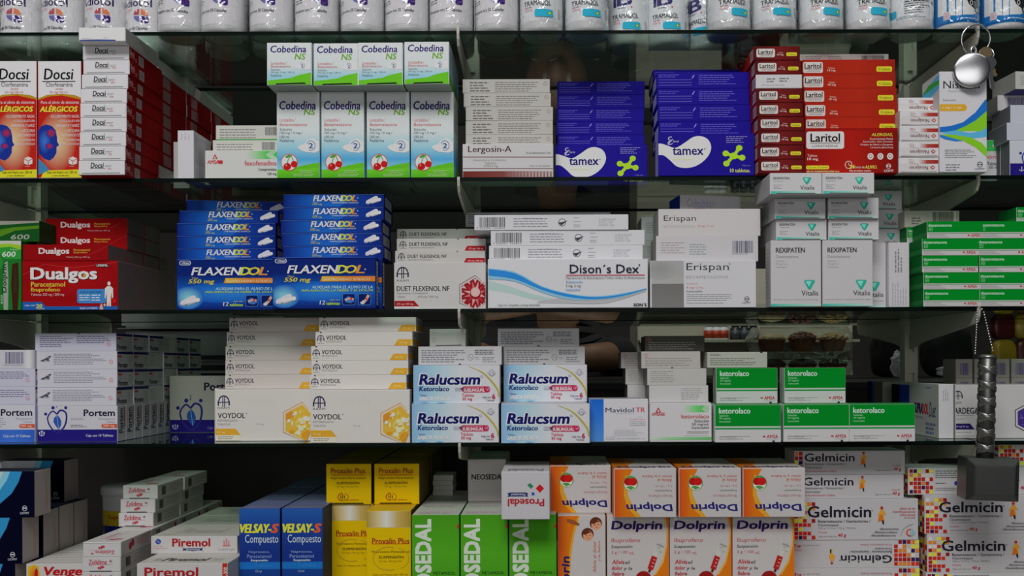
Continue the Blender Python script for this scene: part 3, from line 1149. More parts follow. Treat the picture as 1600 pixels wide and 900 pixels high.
lab[6] = 'blank white carton end with stamped date, third-from-top among the dark red ends'
stack(keys, [108, 105, 107, 105, 100, 98, 95, 92, 85], Z2, -18, lab, 'end-on dark red cartons', C4)
xl = XW(C4.px(104), 400, -18)
z = Z2
for i in range(10):
    z = put_at('maroon_end', xl + rng.uniform(-3, 0), z, 124, 'dark red carton, %s in the second file behind the end-on dark red stack' % ORD[9 - i], 'second file of dark red cartons')

# long red cartons
a = Art(335, 628, 785, 845)
a.R(335, 628, 785, 845, '#8e1610')
a.GH(335, 640, 785, 845, [(0, '#8a120e'), (0.5, '#a01c14'), (1, '#78120e')])
a.RR(340, 645, 524, 728, 12, '#c8c4c4')
a.T(361, 655, 503, 694, 'Laritol', '#1c1816', 0.03)
a.L([(358, 700), (505, 700)], 2.5, '#3a3430')
a.T(369, 708, 494, 720, 'LORATADINA', '#4a4440', 0.01)
a.T(345, 754, 393, 766, 'Tableta', '#d8b0a8')
a.T(345, 770, 397, 786, '10 mg', '#e0c4be', 0.02)
a.T(657, 654, 760, 670, 'ALERGIAS,', '#d8cc48', 0.02, 0.15)
for y, x0, t in ((676, 650, 'Escurrimiento Nasal,'), (690, 616, 'Estornudos, Ojos Llorosos,'), (704, 604, 'Picazón de Nariz o Garganta,'), (718, 652, 'Urticaria (Ronchas)')):
    a.T(x0, y, 762, y + 11, t, '#e0c8c2', 0.01)
for x in (652, 700, 747):
    a.E(x, 765, 15, 16, '#d0c4c2')
    a.O(x, 765, 8, 9, 2.5, '#8a4a44')
a.O(545, 805, 18, 19, 3, '#d8c0b8')
a.L([(545, 805), (545, 794)], 2.5, '#d8c0b8')
a.L([(545, 805), (553, 808)], 2.5, '#d8c0b8')
a.T(549, 806, 574, 824, '24', '#e0d050', 0.04)
a.T(578, 810, 622, 822, 'horas de', '#e0c8c2')
a.T(625, 808, 684, 824, 'ALIVIO.', '#e0d050', 0.02, 0.15)
a.T(549, 829, 655, 840, 'No produce sueño.', '#e0c8c2', 0.02, 0.1)
a.RR(338, 808, 450, 826, 7, '#c8c030')
a.T(344, 812, 444, 823, 'Caja con 10 tabletas', '#4a4010', 0.01)
a.T(340, 830, 498, 841, 'VÍA DE ADMINISTRACIÓN: Oral', '#d8c080', 0.02)
a.O(739, 812, 12, 12, 2.5, '#e0c8c2')
a.E(734, 812, 4, 4, '#e0c8c2', 8)
a.E(744, 812, 4, 4, '#e0c8c2', 8)
a.T(718, 828, 764, 840, 'LIOMY', '#e0d0cc', 0.02)
design('red_long', 'tablet_carton', 143.5, 70, 22, '#8e1610', {'T': '#a02016', 'L': LR, 'R': '#8c1612'}, {'F': a})
a = Art(318, 288, 770, 350)
a.R(318, 288, 770, 350, '#9a2416')
a.GH(318, 292, 770, 346, [(0, '#9a2014'), (0.6, '#a22816'), (1, '#902014')])
a.RR(322, 298, 418, 345, 8, '#c2bcb8')
a.T(330, 304, 410, 326, 'Laritol', '#26201e', 0.03)
a.L([(330, 329), (411, 329)], 1.6, '#3a3230')
a.T(338, 333, 404, 341, 'LORATADINA', '#6a605c')
a.T(444, 321, 476, 328, 'Tableta', '#d8b0a0')
a.T(441, 330, 479, 341, '10 mg', '#e0c0b4', 0.02)
a.RR(678, 318, 754, 341, 7, '#c8c030')
a.T(687, 323, 746, 336, '10 tabletas', '#4a4010', 0.01)
design('red_side', 'tablet_carton', 146.5, 22.5, 70, '#9a2416', {'T': '#a82a1a', 'R': '#961c16'}, {'F': a})
for i in range(3):
    put('red_long', 335, Z2, -17 + i * 22.3, ('red tablet carton with white name panel and yellow print, standing below the red stack' if i == 0 else 'red tablet carton standing %s in the file under the red stack' % FILE[i]), 'standing red cartons', 0, cr=C4)
z = stack('red_side', [335, 332, 327, 322, 320], Z2 + 70, 4, 'long red carton side with yellow tab, {o} of the five', 'lying red cartons', C4)
a = Art(310, 243, 745, 300)
a.F(340, 250, 435, 286, 4, '#8a8a8c')
a.F(450, 250, 550, 286, 4, '#8a8a8c')
a.B(614, 250, 725, 284, '#3a3a3c', 26)
design('white_barcode', 'tablet_carton', 144, 20.4, 66, '#bcbabd', {'T': WHT, 'R': GRY}, {'F': a})
put('white_barcode', 306, z, 38, 'white carton with barcode and small print lying on top of the long red cartons', None, 0, cr=C4)

# small upside-down nasal cartons
a = Art(793, 528, 987, 607)
a.GH(892, 540, 987, 560, [(0, '#c0b8b8'), (0.4, '#a04038'), (1, '#8c2420')])
a.R(793, 528, 892, 560, WHT)
a.T(845, 566, 936, 592, 'Nosipren', '#6a4c4c', 0.02, 0, 180)
a.P([(946, 580), (960, 568), (972, 580), (960, 592)], '#a04440')
a.E(960, 580, 5, 4, '#d0c4c4', 8)
a.F(842, 536, 868, 556, 3, '#9a5a5a')
a.T(846, 557, 884, 564, 'Prednisona', '#a07070', 0, 0, 180)
a.P([(800, 600), (880, 603), (980, 599), (980, 604), (800, 606)], '#8a8888')
design('nasal', 'tablet_carton', 62.5, 24.4, 105, '#bfbcbd', {'L': '#a8a0a0', 'R': '#a8a0a0', 'T': '#b4b0b0'}, {'F': a}, True)
stack('nasal', [787, 790, 793, 793, 786], Z2, -16, 'small white and red carton turned upside down, {o} in the stack behind the hanging keys', 'upside-down white and red cartons', C4, ds=[-16, -17, -16, -15, 2])

# tall oral solution carton behind the keys
a = Art(985, 340, 1215, 832)
a.T(1004, 387, 1180, 424, 'Nisonel', '#3a3a3c', 0.015)
a.T(1026, 432, 1165, 443, 'PREDNISOLONA', '#8a9888', 0.0)
a.T(1002, 474, 1064, 486, 'Solución', '#4a4a4c')
a.R(985, 500, 1100, 534, '#c8982c')
a.E(1100, 517, 18, 17, '#c8982c')
a.T(1000, 510, 1095, 526, '1 mg / 1 mL', '#e0d4b0', 0.02)
a.P([(985, 612), (1040, 606), (1100, 588), (1160, 540), (1208, 478), (1215, 478), (1215, 535), (1180, 575), (1120, 610), (1050, 632), (985, 637)], '#1f66b4')
a.P([(1110, 608), (1160, 580), (1215, 534), (1215, 640), (1160, 632), (1110, 632), (1050, 634)], '#7ab828')
a.P([(985, 640), (1060, 628), (1130, 640), (1190, 632), (1215, 612), (1215, 660), (1140, 668), (1070, 652)], '#52a4d0')
a.P([(985, 646), (1060, 650), (1140, 664), (1190, 690), (1215, 720), (1215, 760), (1160, 712), (1100, 680), (1040, 664)], '#7ab828')
a.P([(985, 648), (1040, 664), (1100, 680), (1060, 682), (1010, 672), (985, 660)], '#2c74bc')
a.F(1010, 720, 1185, 765, 5, '#6a6a6c')
a.F(1014, 790, 1090, 828, 3, '#6a6a6c')
a.O(1180, 795, 14, 14, 3, '#3a3a3c')
a.E(1175, 795, 4, 4, '#3a3a3c', 8)
a.E(1186, 795, 4, 4, '#3a3a3c', 8)
a.T(1157, 812, 1204, 821, 'LIOMY', '#3a3a3c', 0.02)
l_ = Art(912, 340, 985, 832)
l_.P([(912, 395), (985, 350), (985, 420), (912, 460)], '#52a4d0')
l_.P([(912, 400), (940, 372), (985, 380), (985, 400)], '#3c9c3c')
l_.F(925, 560, 975, 760, 12, '#8a8a8c')
design('tall_solution', 'syrup_carton', 73.5, 155, 64, '#bebdc2', {'L': '#b0b0b4', 'T': '#b4b4b4'}, {'F': a, 'L': l_})
put('tall_solution', 986, Z2, -22, 'tall white solution carton with blue and green swirl behind the round key tag', None, 0, cr=C4)
a = Art(1115, 695, 1300, 860)
a.GH(1115, 697, 1300, 740, [(0, '#8cc490'), (0.6, '#3cac54'), (1, '#34a44c')])
for k in range(4):
    a.L([(1252 + k * 10, 718), (1280 + k * 10, 697)], 3, '#c4dcc4')
    a.L([(1252 + k * 10, 718), (1280 + k * 10, 738)], 3, '#c4dcc4')
a.T(1120, 754, 1284, 775, 'prednisona', '#b03440', 0.02)
a.T(1225, 784, 1286, 797, 'Tableta', '#3a3a3a', 0.02)
a.T(1234, 800, 1286, 814, '50 mg', '#3a3a3a', 0.02)
a.F(1160, 838, 1290, 846, 1, '#7a7a7a')
design('white_green', 'tablet_carton', 62, 66, 24, '#b7b6b8', {}, {'F': a})
put('white_green', 1107, Z2, 46, 'white and green tablet carton with red word, behind the tall solution carton', None, 0, cr=C4)
# ================================================================ third shelf: pain and cortisone cartons
# green 600 carton
a = Art(-122, 345, 125, 740)
a.R(-122, 345, 125, 740, '#1c6a26')
a.R(-122, 345, 125, 376, '#b4b4ac')
a.P([(-122, 385), (-40, 366), (60, 362), (125, 372), (125, 400), (60, 384), (-40, 392), (-122, 420)], '#8cb428')
a.P([(-122, 415), (-40, 388), (60, 380), (125, 398), (125, 450), (-122, 450)], '#2c8c34')
a.T(14, 408, 92, 437, '600', '#d0d4cc', 0.03, 0.12)
a.T(60, 392, 108, 400, 'Tabletas', '#b8c8b0')
a.RG(-30, 470, 60, 60, '#3c9c40', '#1c6a26')
a.P([(22, 740), (20, 560), (30, 470), (46, 462), (50, 560), (48, 740)], '#8c9488')
a.T(14, 480, 46, 640, 'Dolprin', '#18301a', 0.03, 0, 90)
a.P([(75, 740), (66, 600), (72, 480), (108, 470), (112, 600), (104, 740)], '#3c1c16')
a.T(80, 500, 104, 640, 'Dolprin', '#20401c', 0.02, 0, 90)
a.T(4, 655, 18, 705, '600', '#9cb89c', 0.02, 0, 90)
design('green600', 'tablet_carton', 67, 108.5, 44, '#1c6a26', {'T': '#a8a8a0', 'R': '#185a20'}, {'F': a})
put('green600', -33.5, Z3, -2, 'green and white carton with number 600 standing at the left end beside the red cartons', None, 0)
a = Art(-60, 230, 235, 345)
a.R(-60, 230, 235, 268, '#8a8a80')
a.P([(-60, 262), (235, 240), (235, 345), (-60, 345)], '#164a1c')
a.P([(-60, 318), (30, 285), (120, 266), (235, 256), (235, 272), (130, 284), (60, 320), (-60, 335)], '#4c7a1c')
a.T(112, 305, 192, 332, '600', '#8c9488', 0.03, 0.12)
a.T(-60, 262, 40, 294, 'Dolpren', '#26301e', 0.03, 0.1)
design('green600_side', 'tablet_carton', 108, 33, 47, '#164a1c', {'T': '#8a8a80', 'R': '#143c18'}, {'F': a})  # upright carton's inks again, darkened to stand in for shade
put_at('green600_side', XW(64, 210, 16) - 108, Z3 + 108.5, 12, 'green carton with number 600 lying on the upright green one', None, 0)

# red pain-tablet cartons
a = Art(125, 460, 672, 740)
DR = '#900c12'
a.R(125, 460, 672, 740, DR)
a.RG(400, 560, 280, 130, '#a01216', '#880a10')
a.L([(125, 540), (250, 480), (420, 500), (672, 470)], 2, '#b83a3c')
for ox, c in ((4, '#3a0a0c'), (0, '#cfcac8')):
    a.T(176 + ox, 500 + ox, 550 + ox, 586 + ox, 'Dualgos', c, 0.045)
a.E(481, 544, 9, 11, '#b8862c')
a.T(176, 580, 370, 607, 'Paracetamol', '#d8b43c', 0.025)
a.T(176, 612, 341, 642, 'Ibuprofeno', '#d8b43c', 0.025)
a.T(176, 645, 366, 663, 'Tabletas 325 mg / 200 mg', '#d0b0ac', 0.0, 0.12)
a.RR(548, 478, 622, 498, 5, '#4c2428')
a.T(552, 481, 616, 494, 'LIFERPAL', '#d0c8c8', 0.03)
a.RR(440, 622, 606, 702, 12, '#3a7cb8')
a.T(455, 633, 580, 645, 'ACTÚA AL MISMO TIEMPO', '#16305c', 0.02)
a.F(452, 650, 512, 690, 3, '#c8d8e4', ragged=False)
a.F(522, 650, 590, 692, 3, '#c8d8e4')
# standing figure
b = '#d0c4c0'
a.E(622, 591, 9, 12, b)
a.P([(612, 606), (632, 606), (645, 618), (646, 668), (640, 678), (636, 640), (633, 668), (633, 735), (624, 738), (622, 690), (619, 738), (610, 735), (609, 668), (606, 640), (602, 678), (597, 668), (599, 618)], b)
a.P([(125, 694), (235, 694), (262, 720), (672, 720), (672, 740), (125, 740)], '#1c56a0')
a.T(140, 710, 200, 720, 'CAJA CON', '#c8d4e4', 0.02)
a.T(206, 706, 240, 726, '20', '#d8d040', 0.04)
a.T(206, 728, 252, 736, 'TABLETAS', '#d8d040', 0.02)
a.T(456, 726, 556, 738, 'BAJA LA FIEBRE', '#d0dcec', 0.02)
a.P([(568, 738), (572, 712), (582, 704), (590, 738)], '#d09c8c')
a.L([(590, 712), (606, 712)], 4, '#c8d8e8')
a.L([(598, 704), (598, 720)], 4, '#c8d8e8')
a.E(652, 690, 12, 14, '#b8161a')
GD2 = '#655f5c'
design('dualgos', 'tablet_carton', 150, 77, 25.6, DR, {'R': GD2, 'T': '#98141a', 'B': DR, 'L': GD2}, {'F': a})
a = Art(130, 370, 615, 462)
a.R(130, 370, 615, 462, '#860c10')
a.T(222, 390, 393, 433, 'Dualgos', '#cac4c2', 0.04)
a.T(420, 395, 512, 407, 'Paracetamol', '#c8a03c', 0.02)
a.T(420, 411, 498, 423, 'Ibuprofeno', '#c8a03c', 0.02)
a.T(378, 438, 512, 448, 'Tabletas 325 mg / 200 mg', '#d0b0ac', 0, 0.1)
a.L([(400, 462), (520, 425), (615, 380)], 1.5, '#b83a3c')
design('dualgos_side', 'tablet_carton', 134, 25.2, 60.5, '#860c10', {'R': GD2, 'L': GD2, 'T': '#8c1016'}, {'F': a})
xl = XW(C5.px(125), 120, 0)
files('dualgos', xl, Z3, 0, 9, 25.8, 'red carton with white word and standing figure, {o} in the upright red file', 'upright red pain cartons')
xl = XW(C5.px(130), 175, 0)
files('dualgos_side', xl, Z3 + 77, -1, 4, 61.5, 'red carton lying {o} in the row right on top of the upright red file', 'lying red pain cartons, lowest layer')
for lv, nm in ((1, 'middle'), (2, 'top')):
    files('dualgos_side', xl + 1, Z3 + 77 + 25.2 * lv, 60.5, 2, 61.5, 'red carton lying in the %s layer of the red pile, {o} of that layer' % nm, 'lying red pain cartons, upper layers')

# blue cartons with tablets
NB_, BL = '#0b2068', '#1a5cb0'


def pills(a, cx, cy, s, c='#c4c2c8'):
    a.L([(cx - 30 * s, cy + 14 * s), (cx + 22 * s, cy - 12 * s)], 26 * s, c)
    a.E(cx - 30 * s, cy + 14 * s, 13 * s, 12 * s, c)
    a.E(cx + 22 * s, cy - 12 * s, 13 * s, 12 * s, c)
    a.L([(cx - 4 * s, cy + 12 * s), (cx + 44 * s, cy - 2 * s)], 20 * s, '#d4d2d6')
    a.E(cx - 4 * s, cy + 12 * s, 10 * s, 10 * s, '#d4d2d6')
    a.E(cx + 44 * s, cy - 2 * s, 10 * s, 10 * s, '#d4d2d6')
    a.L([(cx - 44 * s, cy + 24 * s), (cx + 40 * s, cy + 8 * s)], 3 * s, '#8c90a8')


def flaxword(a, x0, y0, x1, y1):
    for o, c in ((2, '#0a1648'),):
        a.T(x0 + o, y0 + o, x0 + (x1 - x0) * .66 + o, y1 + o, 'FLAXEN', c, 0.04, 0.22)
    a.T(x0, y0, x0 + (x1 - x0) * .66, y1, 'FLAXEN', '#c8c8d0', 0.04, 0.22)
    a.T(x0 + (x1 - x0) * .645, y0, x0 + (x1 - x0) * .775, y1, 'D', '#c4cc3c', 0.05, 0.22)
    a.T(x0 + (x1 - x0) * .755, y0, x0 + (x1 - x0) * .90, y1, 'O', '#ccb83c', 0.05, 0.22)
    a.T(x0 + (x1 - x0) * .89, y0, x1, y1, 'L', '#d0843c', 0.05, 0.22)


a = Art(20, 465, 640, 775)
a.R(20, 465, 640, 775, NB_)
a.GV(20, 560, 640, 775, [(0, NB_), (0.45, '#1450a8'), (0.8, '#103a90'), (1, '#0b1c60')])
a.RG(330, 670, 310, 62, '#2a78cc', '#1450a8')
a.RG(90, 700, 95, 70, '#7cc0dc', '#1858ac')
a.RR(36, 474, 106, 501, 12, '#c4c8d4')
a.RR(40, 477, 102, 498, 10, NB_)
a.T(50, 480, 96, 494, 'vitae', '#c4c8d4', 0.03)
flaxword(a, 110, 515, 572, 562)
a.E(577, 540, 4, 4, '#c8c8d0', 8)
a.T(112, 574, 152, 584, 'Tabletas', '#b8b060')
a.T(92, 588, 250, 620, '550 mg', '#c4b83c', 0.035, 0.2)
a.P([(318, 580), (640, 580), (640, 612), (306, 612)], '#c4742c')
a.GH(318, 581, 460, 611, [(0, '#c8a838'), (1, '#c4742c')])
a.T(330, 587, 606, 606, 'NAPROXENO SÓDICO', '#d4bca0', 0.02, 0.15)
a.T(258, 637, 622, 654, 'AUXILIAR PARA EL ALIVIO DE LA', '#a8cce0', 0.02, 0.2)
a.T(196, 656, 624, 674, 'INFLAMACIÓN, LA FIEBRE Y EL DOLOR', '#a8c83c', 0.02, 0.2)
pills(a, 95, 715, 1.25)
a.T(304, 726, 336, 750, '12', '#c8d0dc', 0.02, 0.1)
a.T(366, 718, 424, 728, 'Caja con', '#c0c45c')
a.T(344, 734, 424, 752, 'tabletas', '#a8c83c', 0.03)
for x in (440, 534):
    a.RR(x, 684, x + 78, 756, 9, '#3a68b0')
    a.RR(x + 4, 688, x + 74, 752, 7, '#0c1a54')
a.P([(452, 716), (476, 700), (500, 712), (512, 730), (490, 742), (460, 736)], '#3c6cb4')
a.L([(456, 724), (484, 714), (508, 718)], 12, '#c0a08c')
a.E(492, 716, 8, 8, '#c04038')
a.L([(598, 694), (582, 722), (562, 744)], 16, '#c0a08c')
a.P([(546, 740), (566, 724), (574, 744), (556, 750)], '#b8bcc8')
a.E(584, 716, 7, 7, '#c04038')
a.L([(20, 468), (640, 468)], 3, '#3a56a0')
sd = Art(0, 0, 22, 80)
sd.R(6, 6, 18, 74, '#a4a4ac')
sd.F(8, 10, 16, 70, 10, '#4a4a58')
design('bluebox', 'tablet_carton', 161.5, 80.5, 21.5, NB_, {'T': '#16308a', 'R': '#101c58', 'L': '#6a78a8'}, {'F': a, 'R': sd})
a = Art(85, 390, 690, 465)
a.R(85, 390, 690, 465, NB_)
a.GH(85, 392, 690, 463, [(0, '#0c2070'), (0.35, '#1a5cb4'), (0.6, '#123c94'), (1, '#0c2270')])
a.P([(300, 463), (470, 392), (540, 392), (420, 463)], '#1c5cb0')
flaxword(a, 266, 397, 526, 430)
a.E(532, 412, 3, 3, '#c8c8d0', 8)
a.T(262, 434, 292, 442, 'Tabletas', '#b8b060')
a.T(260, 444, 318, 454, '550 mg', '#b8b83c', 0.03, 0.15)
a.T(378, 434, 536, 444, 'NAPROXENO SÓDICO', '#b8c4d8', 0.02, 0.1)
pills(a, 622, 424, 0.95)
a.L([(85, 393), (690, 393)], 3, '#3a56a0')
sd = Art(0, 0, 80, 21)
sd.R(10, 3, 66, 18, '#8c8c98')
sd.F(14, 5, 62, 16, 3, '#4a4a58')
design('bluebox_side', 'tablet_carton', 160, 20.4, 80, NB_, {'T': '#16308a', 'R': '#101a54', 'L': '#5a6698'}, {'F': a, 'R': sd})
for i in range(4):
    put('bluebox', 1003, Z3, 18 + i * 21.9, ('blue tablet carton with orange band and white tablets, beside the upright red file' if i == 0 else 'blue carton standing %s in the file next to the red file' % FILE[i]), 'standing blue cartons beside the red file', 0, cr=C5)
z = stack('bluebox_side', [1004, 1004, 1004, 1017], Z3 + 80.5, 44, 'blue long carton side, {o} in the shorter blue stack', 'lying blue cartons, shorter stack', C5)
put('bluebox_side', 1050, z, 72, 'blue carton lying askew on the very top of the shorter blue stack', None, 9, cr=C5)
for i, x in enumerate((20, 68, 66, 70)):
    put('bluebox', x, Z3, -6 + i * 21.9, ('blue tablet carton with orange band and white tablets, below the taller blue stack' if i == 0 else 'blue carton standing %s in the file below the taller blue stack' % FILE[i]), 'standing blue cartons below the taller stack', 0, cr=C6)
stack('bluebox_side', [82, 74, 70, 84, 85], Z3 + 80.5, 17, 'blue long carton side, {o} in the taller blue stack', 'lying blue cartons, taller stack', C6)


# white cartons with a hexagon emblem (two kinds share the twin-A mark)
def twin_a(a, cx, cy, s, c):
    a.O(cx, cy, 30 * s, 30 * s, 7 * s, c, a0=180, a1=360)
    a.L([(cx - 30 * s, cy), (cx - 30 * s, cy + 26 * s)], 8 * s, c)
    a.L([(cx + 30 * s, cy), (cx + 30 * s, cy + 26 * s)], 8 * s, c)
    a.L([(cx - 5 * s, cy - 24 * s), (cx - 5 * s, cy + 34 * s)], 5 * s, c)
    a.L([(cx + 5 * s, cy - 24 * s), (cx + 5 * s, cy + 34 * s)], 5 * s, c)
    a.L([(cx - 30 * s, cy + 8 * s), (cx + 30 * s, cy + 8 * s)], 5 * s, c)


def hexpts(cx, cy, r, ry=None):
    ry = ry or r
    return [(cx + r * math.cos(math.radians(30 + 60 * i)), cy + ry * math.sin(math.radians(30 + 60 * i))) for i in range(6)]


HW = '#b7b5b4'
a = Art(747, 490, 1303, 770)
twin_a(a, 799, 548, 1.1, '#26283a')
a.T(764, 591, 835, 603, 'RAAM', '#4a4a54', 0.01)
a.T(763, 630, 1082, 660, 'DUET FLEXENOL NF', '#26262c', 0.025)
a.T(763, 668, 950, 680, 'Naproxeno / Paracetamol', '#5a5a60')
a.T(763, 688, 812, 699, 'Tabletas', '#6a6a70')
a.T(890, 688, 1014, 702, '275 mg / 300 mg', '#6a6a70')
a.P([(747, 718), (868, 718), (900, 752), (747, 752)], '#981c24')
a.T(762, 732, 862, 744, '275 mg / 300 mg', '#d0b0b0', 0.02)
a.R(747, 752, 900, 768, '#c6c4c4')
a.F(756, 757, 892, 767, 1, '#8a8a8a')
hx, hy = 1240, 678
a.P(hexpts(hx, hy, 112, 112), '#4a3036')
a.P(hexpts(hx, hy, 108, 108), HW)
a.P(hexpts(hx, hy, 96, 96), '#8c1820')
for i in range(12):
    t0, t1 = math.radians(30 * i), math.radians(30 * i + 30)
    c = ['#c89c9c', '#a83038', '#b86a6c'][i % 3]
    a.P([(hx + 34 * math.cos(t0), hy + 34 * math.sin(t0)), (hx + 78 * math.cos((t0 + t1) / 2), hy + 78 * math.sin((t0 + t1) / 2)), (hx + 34 * math.cos(t1), hy + 34 * math.sin(t1))], c)
    a.P([(hx + 90 * math.cos(t0 - .12), hy + 90 * math.sin(t0 - .12)), (hx + 62 * math.cos(t0), hy + 62 * math.sin(t0)), (hx + 90 * math.cos(t0 + .12), hy + 90 * math.sin(t0 + .12))], '#c8a4a4')
a.E(hx, hy - 10, 28, 28, '#c8a8a4')
design('hexred', 'tablet_carton', 146, 74.5, 22, HW, {'T': '#a8a6a4'}, {'F': a})
a = Art(750, 405, 1306, 487)
twin_a(a, 789, 438, 0.62, '#26283a')
a.F(770, 460, 810, 468, 1, '#6a6a74')
a.T(828, 428, 1068, 449, 'DUET FLEXENOL NF', '#2c2c32', 0.025)
a.T(828, 455, 985, 466, 'Naproxeno / Paracetamol', '#6a6a70')
a.P([(1190, 450), (1306, 450), (1306, 486), (1170, 486)], '#981c24')
a.T(1198, 462, 1290, 474, '275 mg / 300 mg', '#d0b0b0', 0.02)
a.R(1130, 405, 1137, 412, '#26262a')
design('hexred_side', 'tablet_carton', 146, 21.7, 70, '#adaba8', {'T': '#9c9a98'}, {'F': a})
xl = XW(615.5, 130, 22)
files('hexred', xl, Z3, 22, 4, 22.3, 'white carton with red crystal hexagon and red tab, {o} in its upright file', 'upright white cartons with red hexagon')
z = put('hexred_side', 617, Z3 + 74.5, 46, 'white carton side with red tab, lowest of three above the red hexagon carton', 'lying white cartons with red tab', 0)
z = put('hexred_side', 619.5, z, 62, 'white carton side with red tab, shadowed middle one above the red hexagon carton', 'lying white cartons with red tab', 0)
put('hexred_side', 620, z, 99, 'white carton side with red tab, topmost of three above the red hexagon carton', 'lying white cartons with red tab', 0)

# wide injection cartons with the blue wave
a = Art(140, 420, 975, 675)
a.RG(300, 640, 240, 60, '#c4c6c8', '#c3c3c7')


def band(a, top, bot, c):
    n = len(top)
    for i in range(n - 1):
        a.P([top[i], top[i + 1], bot[i + 1], bot[i]], c)


band(a, curve([(140, 530), (260, 565), (380, 605), (520, 632)]), curve([(140, 580), (260, 600), (380, 630), (520, 640)]), '#a4bcb8')
band(a, curve([(400, 640), (560, 622), (760, 632), (965, 580)]), curve([(400, 650), (560, 652), (760, 650), (965, 590)]), '#a8a8ac')
band(a, curve([(140, 468), (280, 486), (420, 560), (560, 600), (700, 615), (840, 600), (968, 574)]), curve([(140, 524), (280, 536), (420, 594), (560, 632), (700, 634), (840, 620), (968, 580)]), '#7cb0d8')
band(a, curve([(140, 472), (280, 494), (420, 566), (560, 604), (700, 620), (840, 606), (968, 575)]), curve([(140, 505), (280, 524), (420, 580), (560, 618), (700, 630), (840, 614), (968, 578)]), '#2a80cc')
a.T(568, 450, 928, 495, 'Dison´s Dex', '#23263c', 0.02)
a.E(930, 453, 5, 5, '#55586a', 8)
a.R(548, 503, 958, 507, '#b04450')
a.T(547, 513, 958, 527, 'Dipropionato de Betametasona, Fosfato sódico de Betametasona', '#5a5c66')
a.T(547, 533, 634, 549, 'Suspensión', '#3c84b8')
a.T(547, 553, 624, 570, '5 mg, 2 mg', '#4a4c56')
a.T(547, 575, 620, 590, 'Inyectable', '#3c84b8')
a.T(192, 653, 410, 668, 'Caja con 1 ampolleta y jeringa desechable', '#5a5c60')
a.T(900, 653, 966, 668, 'SON´S', '#20222c', 0.05)
design('wave', 'injection_carton', 249.5, 76, 24.6, '#c3c3c7', {'T': '#b4b4b6'}, {'F': a})
a = Art(145, 340, 950, 418)
a.B(170, 352, 310, 402, '#38383c', 30)
a.T(156, 403, 304, 411, '7 502001 164833', '#5a5a60')
a.F(350, 354, 552, 406, 4, '#808088', ragged=True)
a.T(398, 355, 494, 363, 'Hecho en México por:', '#4a4a52')
a.O(604, 380, 20, 20, 3, '#3a3c44')
a.P([(582, 380), (605, 378), (634, 370), (612, 386), (600, 396)], '#3a3c44')
a.F(664, 352, 704, 360, 1, '#808088')
a.F(664, 372, 706, 380, 1, '#808088')
a.F(664, 388, 712, 406, 2, '#808088')
a.T(794, 360, 886, 372, '24E02047', '#9a9aa0')
a.T(794, 374, 866, 386, 'AGO 24', '#9a9aa0')
a.T(794, 388, 876, 400, 'AGO 26', '#9a9aa0')
design('wave_side', 'injection_carton', 244, 24.2, 76, '#bfbfc3', {'T': '#b0b0b2', 'R': '#b0b0b2'}, {'F': a})
for i in range(4):
    put('wave', 140, Z3, -7 + i * 25, ('wide white injection carton with blue wave, front of its upright file' if i == 0 else 'wide white injection carton standing %s in the file behind the blue wave' % FILE[i]), 'upright wide injection cartons', 0, cr=C7)
z = put('wave_side', 146, Z3 + 76, 17, 'wide white carton side with barcode, lowest of three above the blue wave carton', 'lying wide injection cartons', 0, cr=C7)
z = put('wave_side', 155, z, 17, 'wide white carton side with barcode, middle of three above the blue wave carton', 'lying wide injection cartons', 0, cr=C7)
z = put('wave_side', 70, z, 15, 'wide white carton side with barcode, topmost of three above the blue wave carton', 'lying wide injection cartons', -0.3, cr=C7)
a = Art(25, 130, 790, 200)
a.F(40, 136, 215, 166, 3, '#6a6a6c', 0.5)
a.F(40, 170, 215, 190, 2, '#6a6a6c', 0.5)
a.O(282, 160, 14, 14, 3, '#6a6a6c')
a.F(305, 136, 780, 190, 5, '#6a6a6c', 0.5)
design('shaded_wide', 'injection_carton', 246, 24.2, 76, '#96969a', {'T': '#8a8a8c'}, {'F': a})  # same white carton further back, its shade put into the paper colour
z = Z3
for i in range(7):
    kk = 'shaded_wide' if i == 6 else 'wave_side'
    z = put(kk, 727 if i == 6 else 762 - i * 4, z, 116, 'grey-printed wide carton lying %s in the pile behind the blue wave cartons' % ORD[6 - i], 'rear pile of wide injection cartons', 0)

# cortisone ampoule cartons
a = Art(985, 427, 1540, 672)
a.GV(993, 428, 1161, 548, [(0, '#9a9a9c'), (0.5, '#9a9a9a'), (1, '#a0a0a0')])
a.RG(1040, 470, 90, 60, '#8a8a8a', '#9a9a9a')
a.GV(993, 548, 1161, 672, [(0, '#6c6a6a'), (1, '#767474')])
a.T(1175, 441, 1398, 490, 'Erispan', '#3c3c40', 0.0)
a.E(1402, 446, 4, 4, '#6a6a6c', 8)
a.T(1175, 506, 1396, 522, 'BETAMETASONA', '#8a8c90', -0.005)
a.T(1176, 542, 1234, 552, 'Solución', '#b08080')
a.T(1176, 562, 1264, 576, '8 mg / 2 mL', '#b85c60')
a.T(1176, 582, 1258, 596, 'Inyectable', '#3a3a3e', 0.01)
a.F(1176, 600, 1440, 640, 4, '#808084')
a.F(1176, 645, 1385, 654, 1, '#808084')
a.O(1491, 628, 13, 13, 3, '#4a4a4e')
a.E(1486, 628, 4, 4, '#4a4a4e', 8)
a.E(1496, 628, 4, 4, '#4a4a4e', 8)
a.T(1468, 643, 1512, 653, 'LIOMY', '#4a4a4e', 0.02)
design('cortisone', 'injection_carton', 166, 73.5, 40, '#bdbcc0', {'T': '#acacae', 'L': '#a8a6a6'}, {'F': a})
a = Art(1015, 290, 1550, 425)
a.F(1040, 320, 1170, 385, 5, '#9a8a8c')
a.F(1190, 330, 1300, 392, 5, '#7a8a8c')
a.B(1415, 317, 1526, 380, '#4a4a60', 22)
a.F(1412, 382, 1526, 390, 1, '#6a6a70')
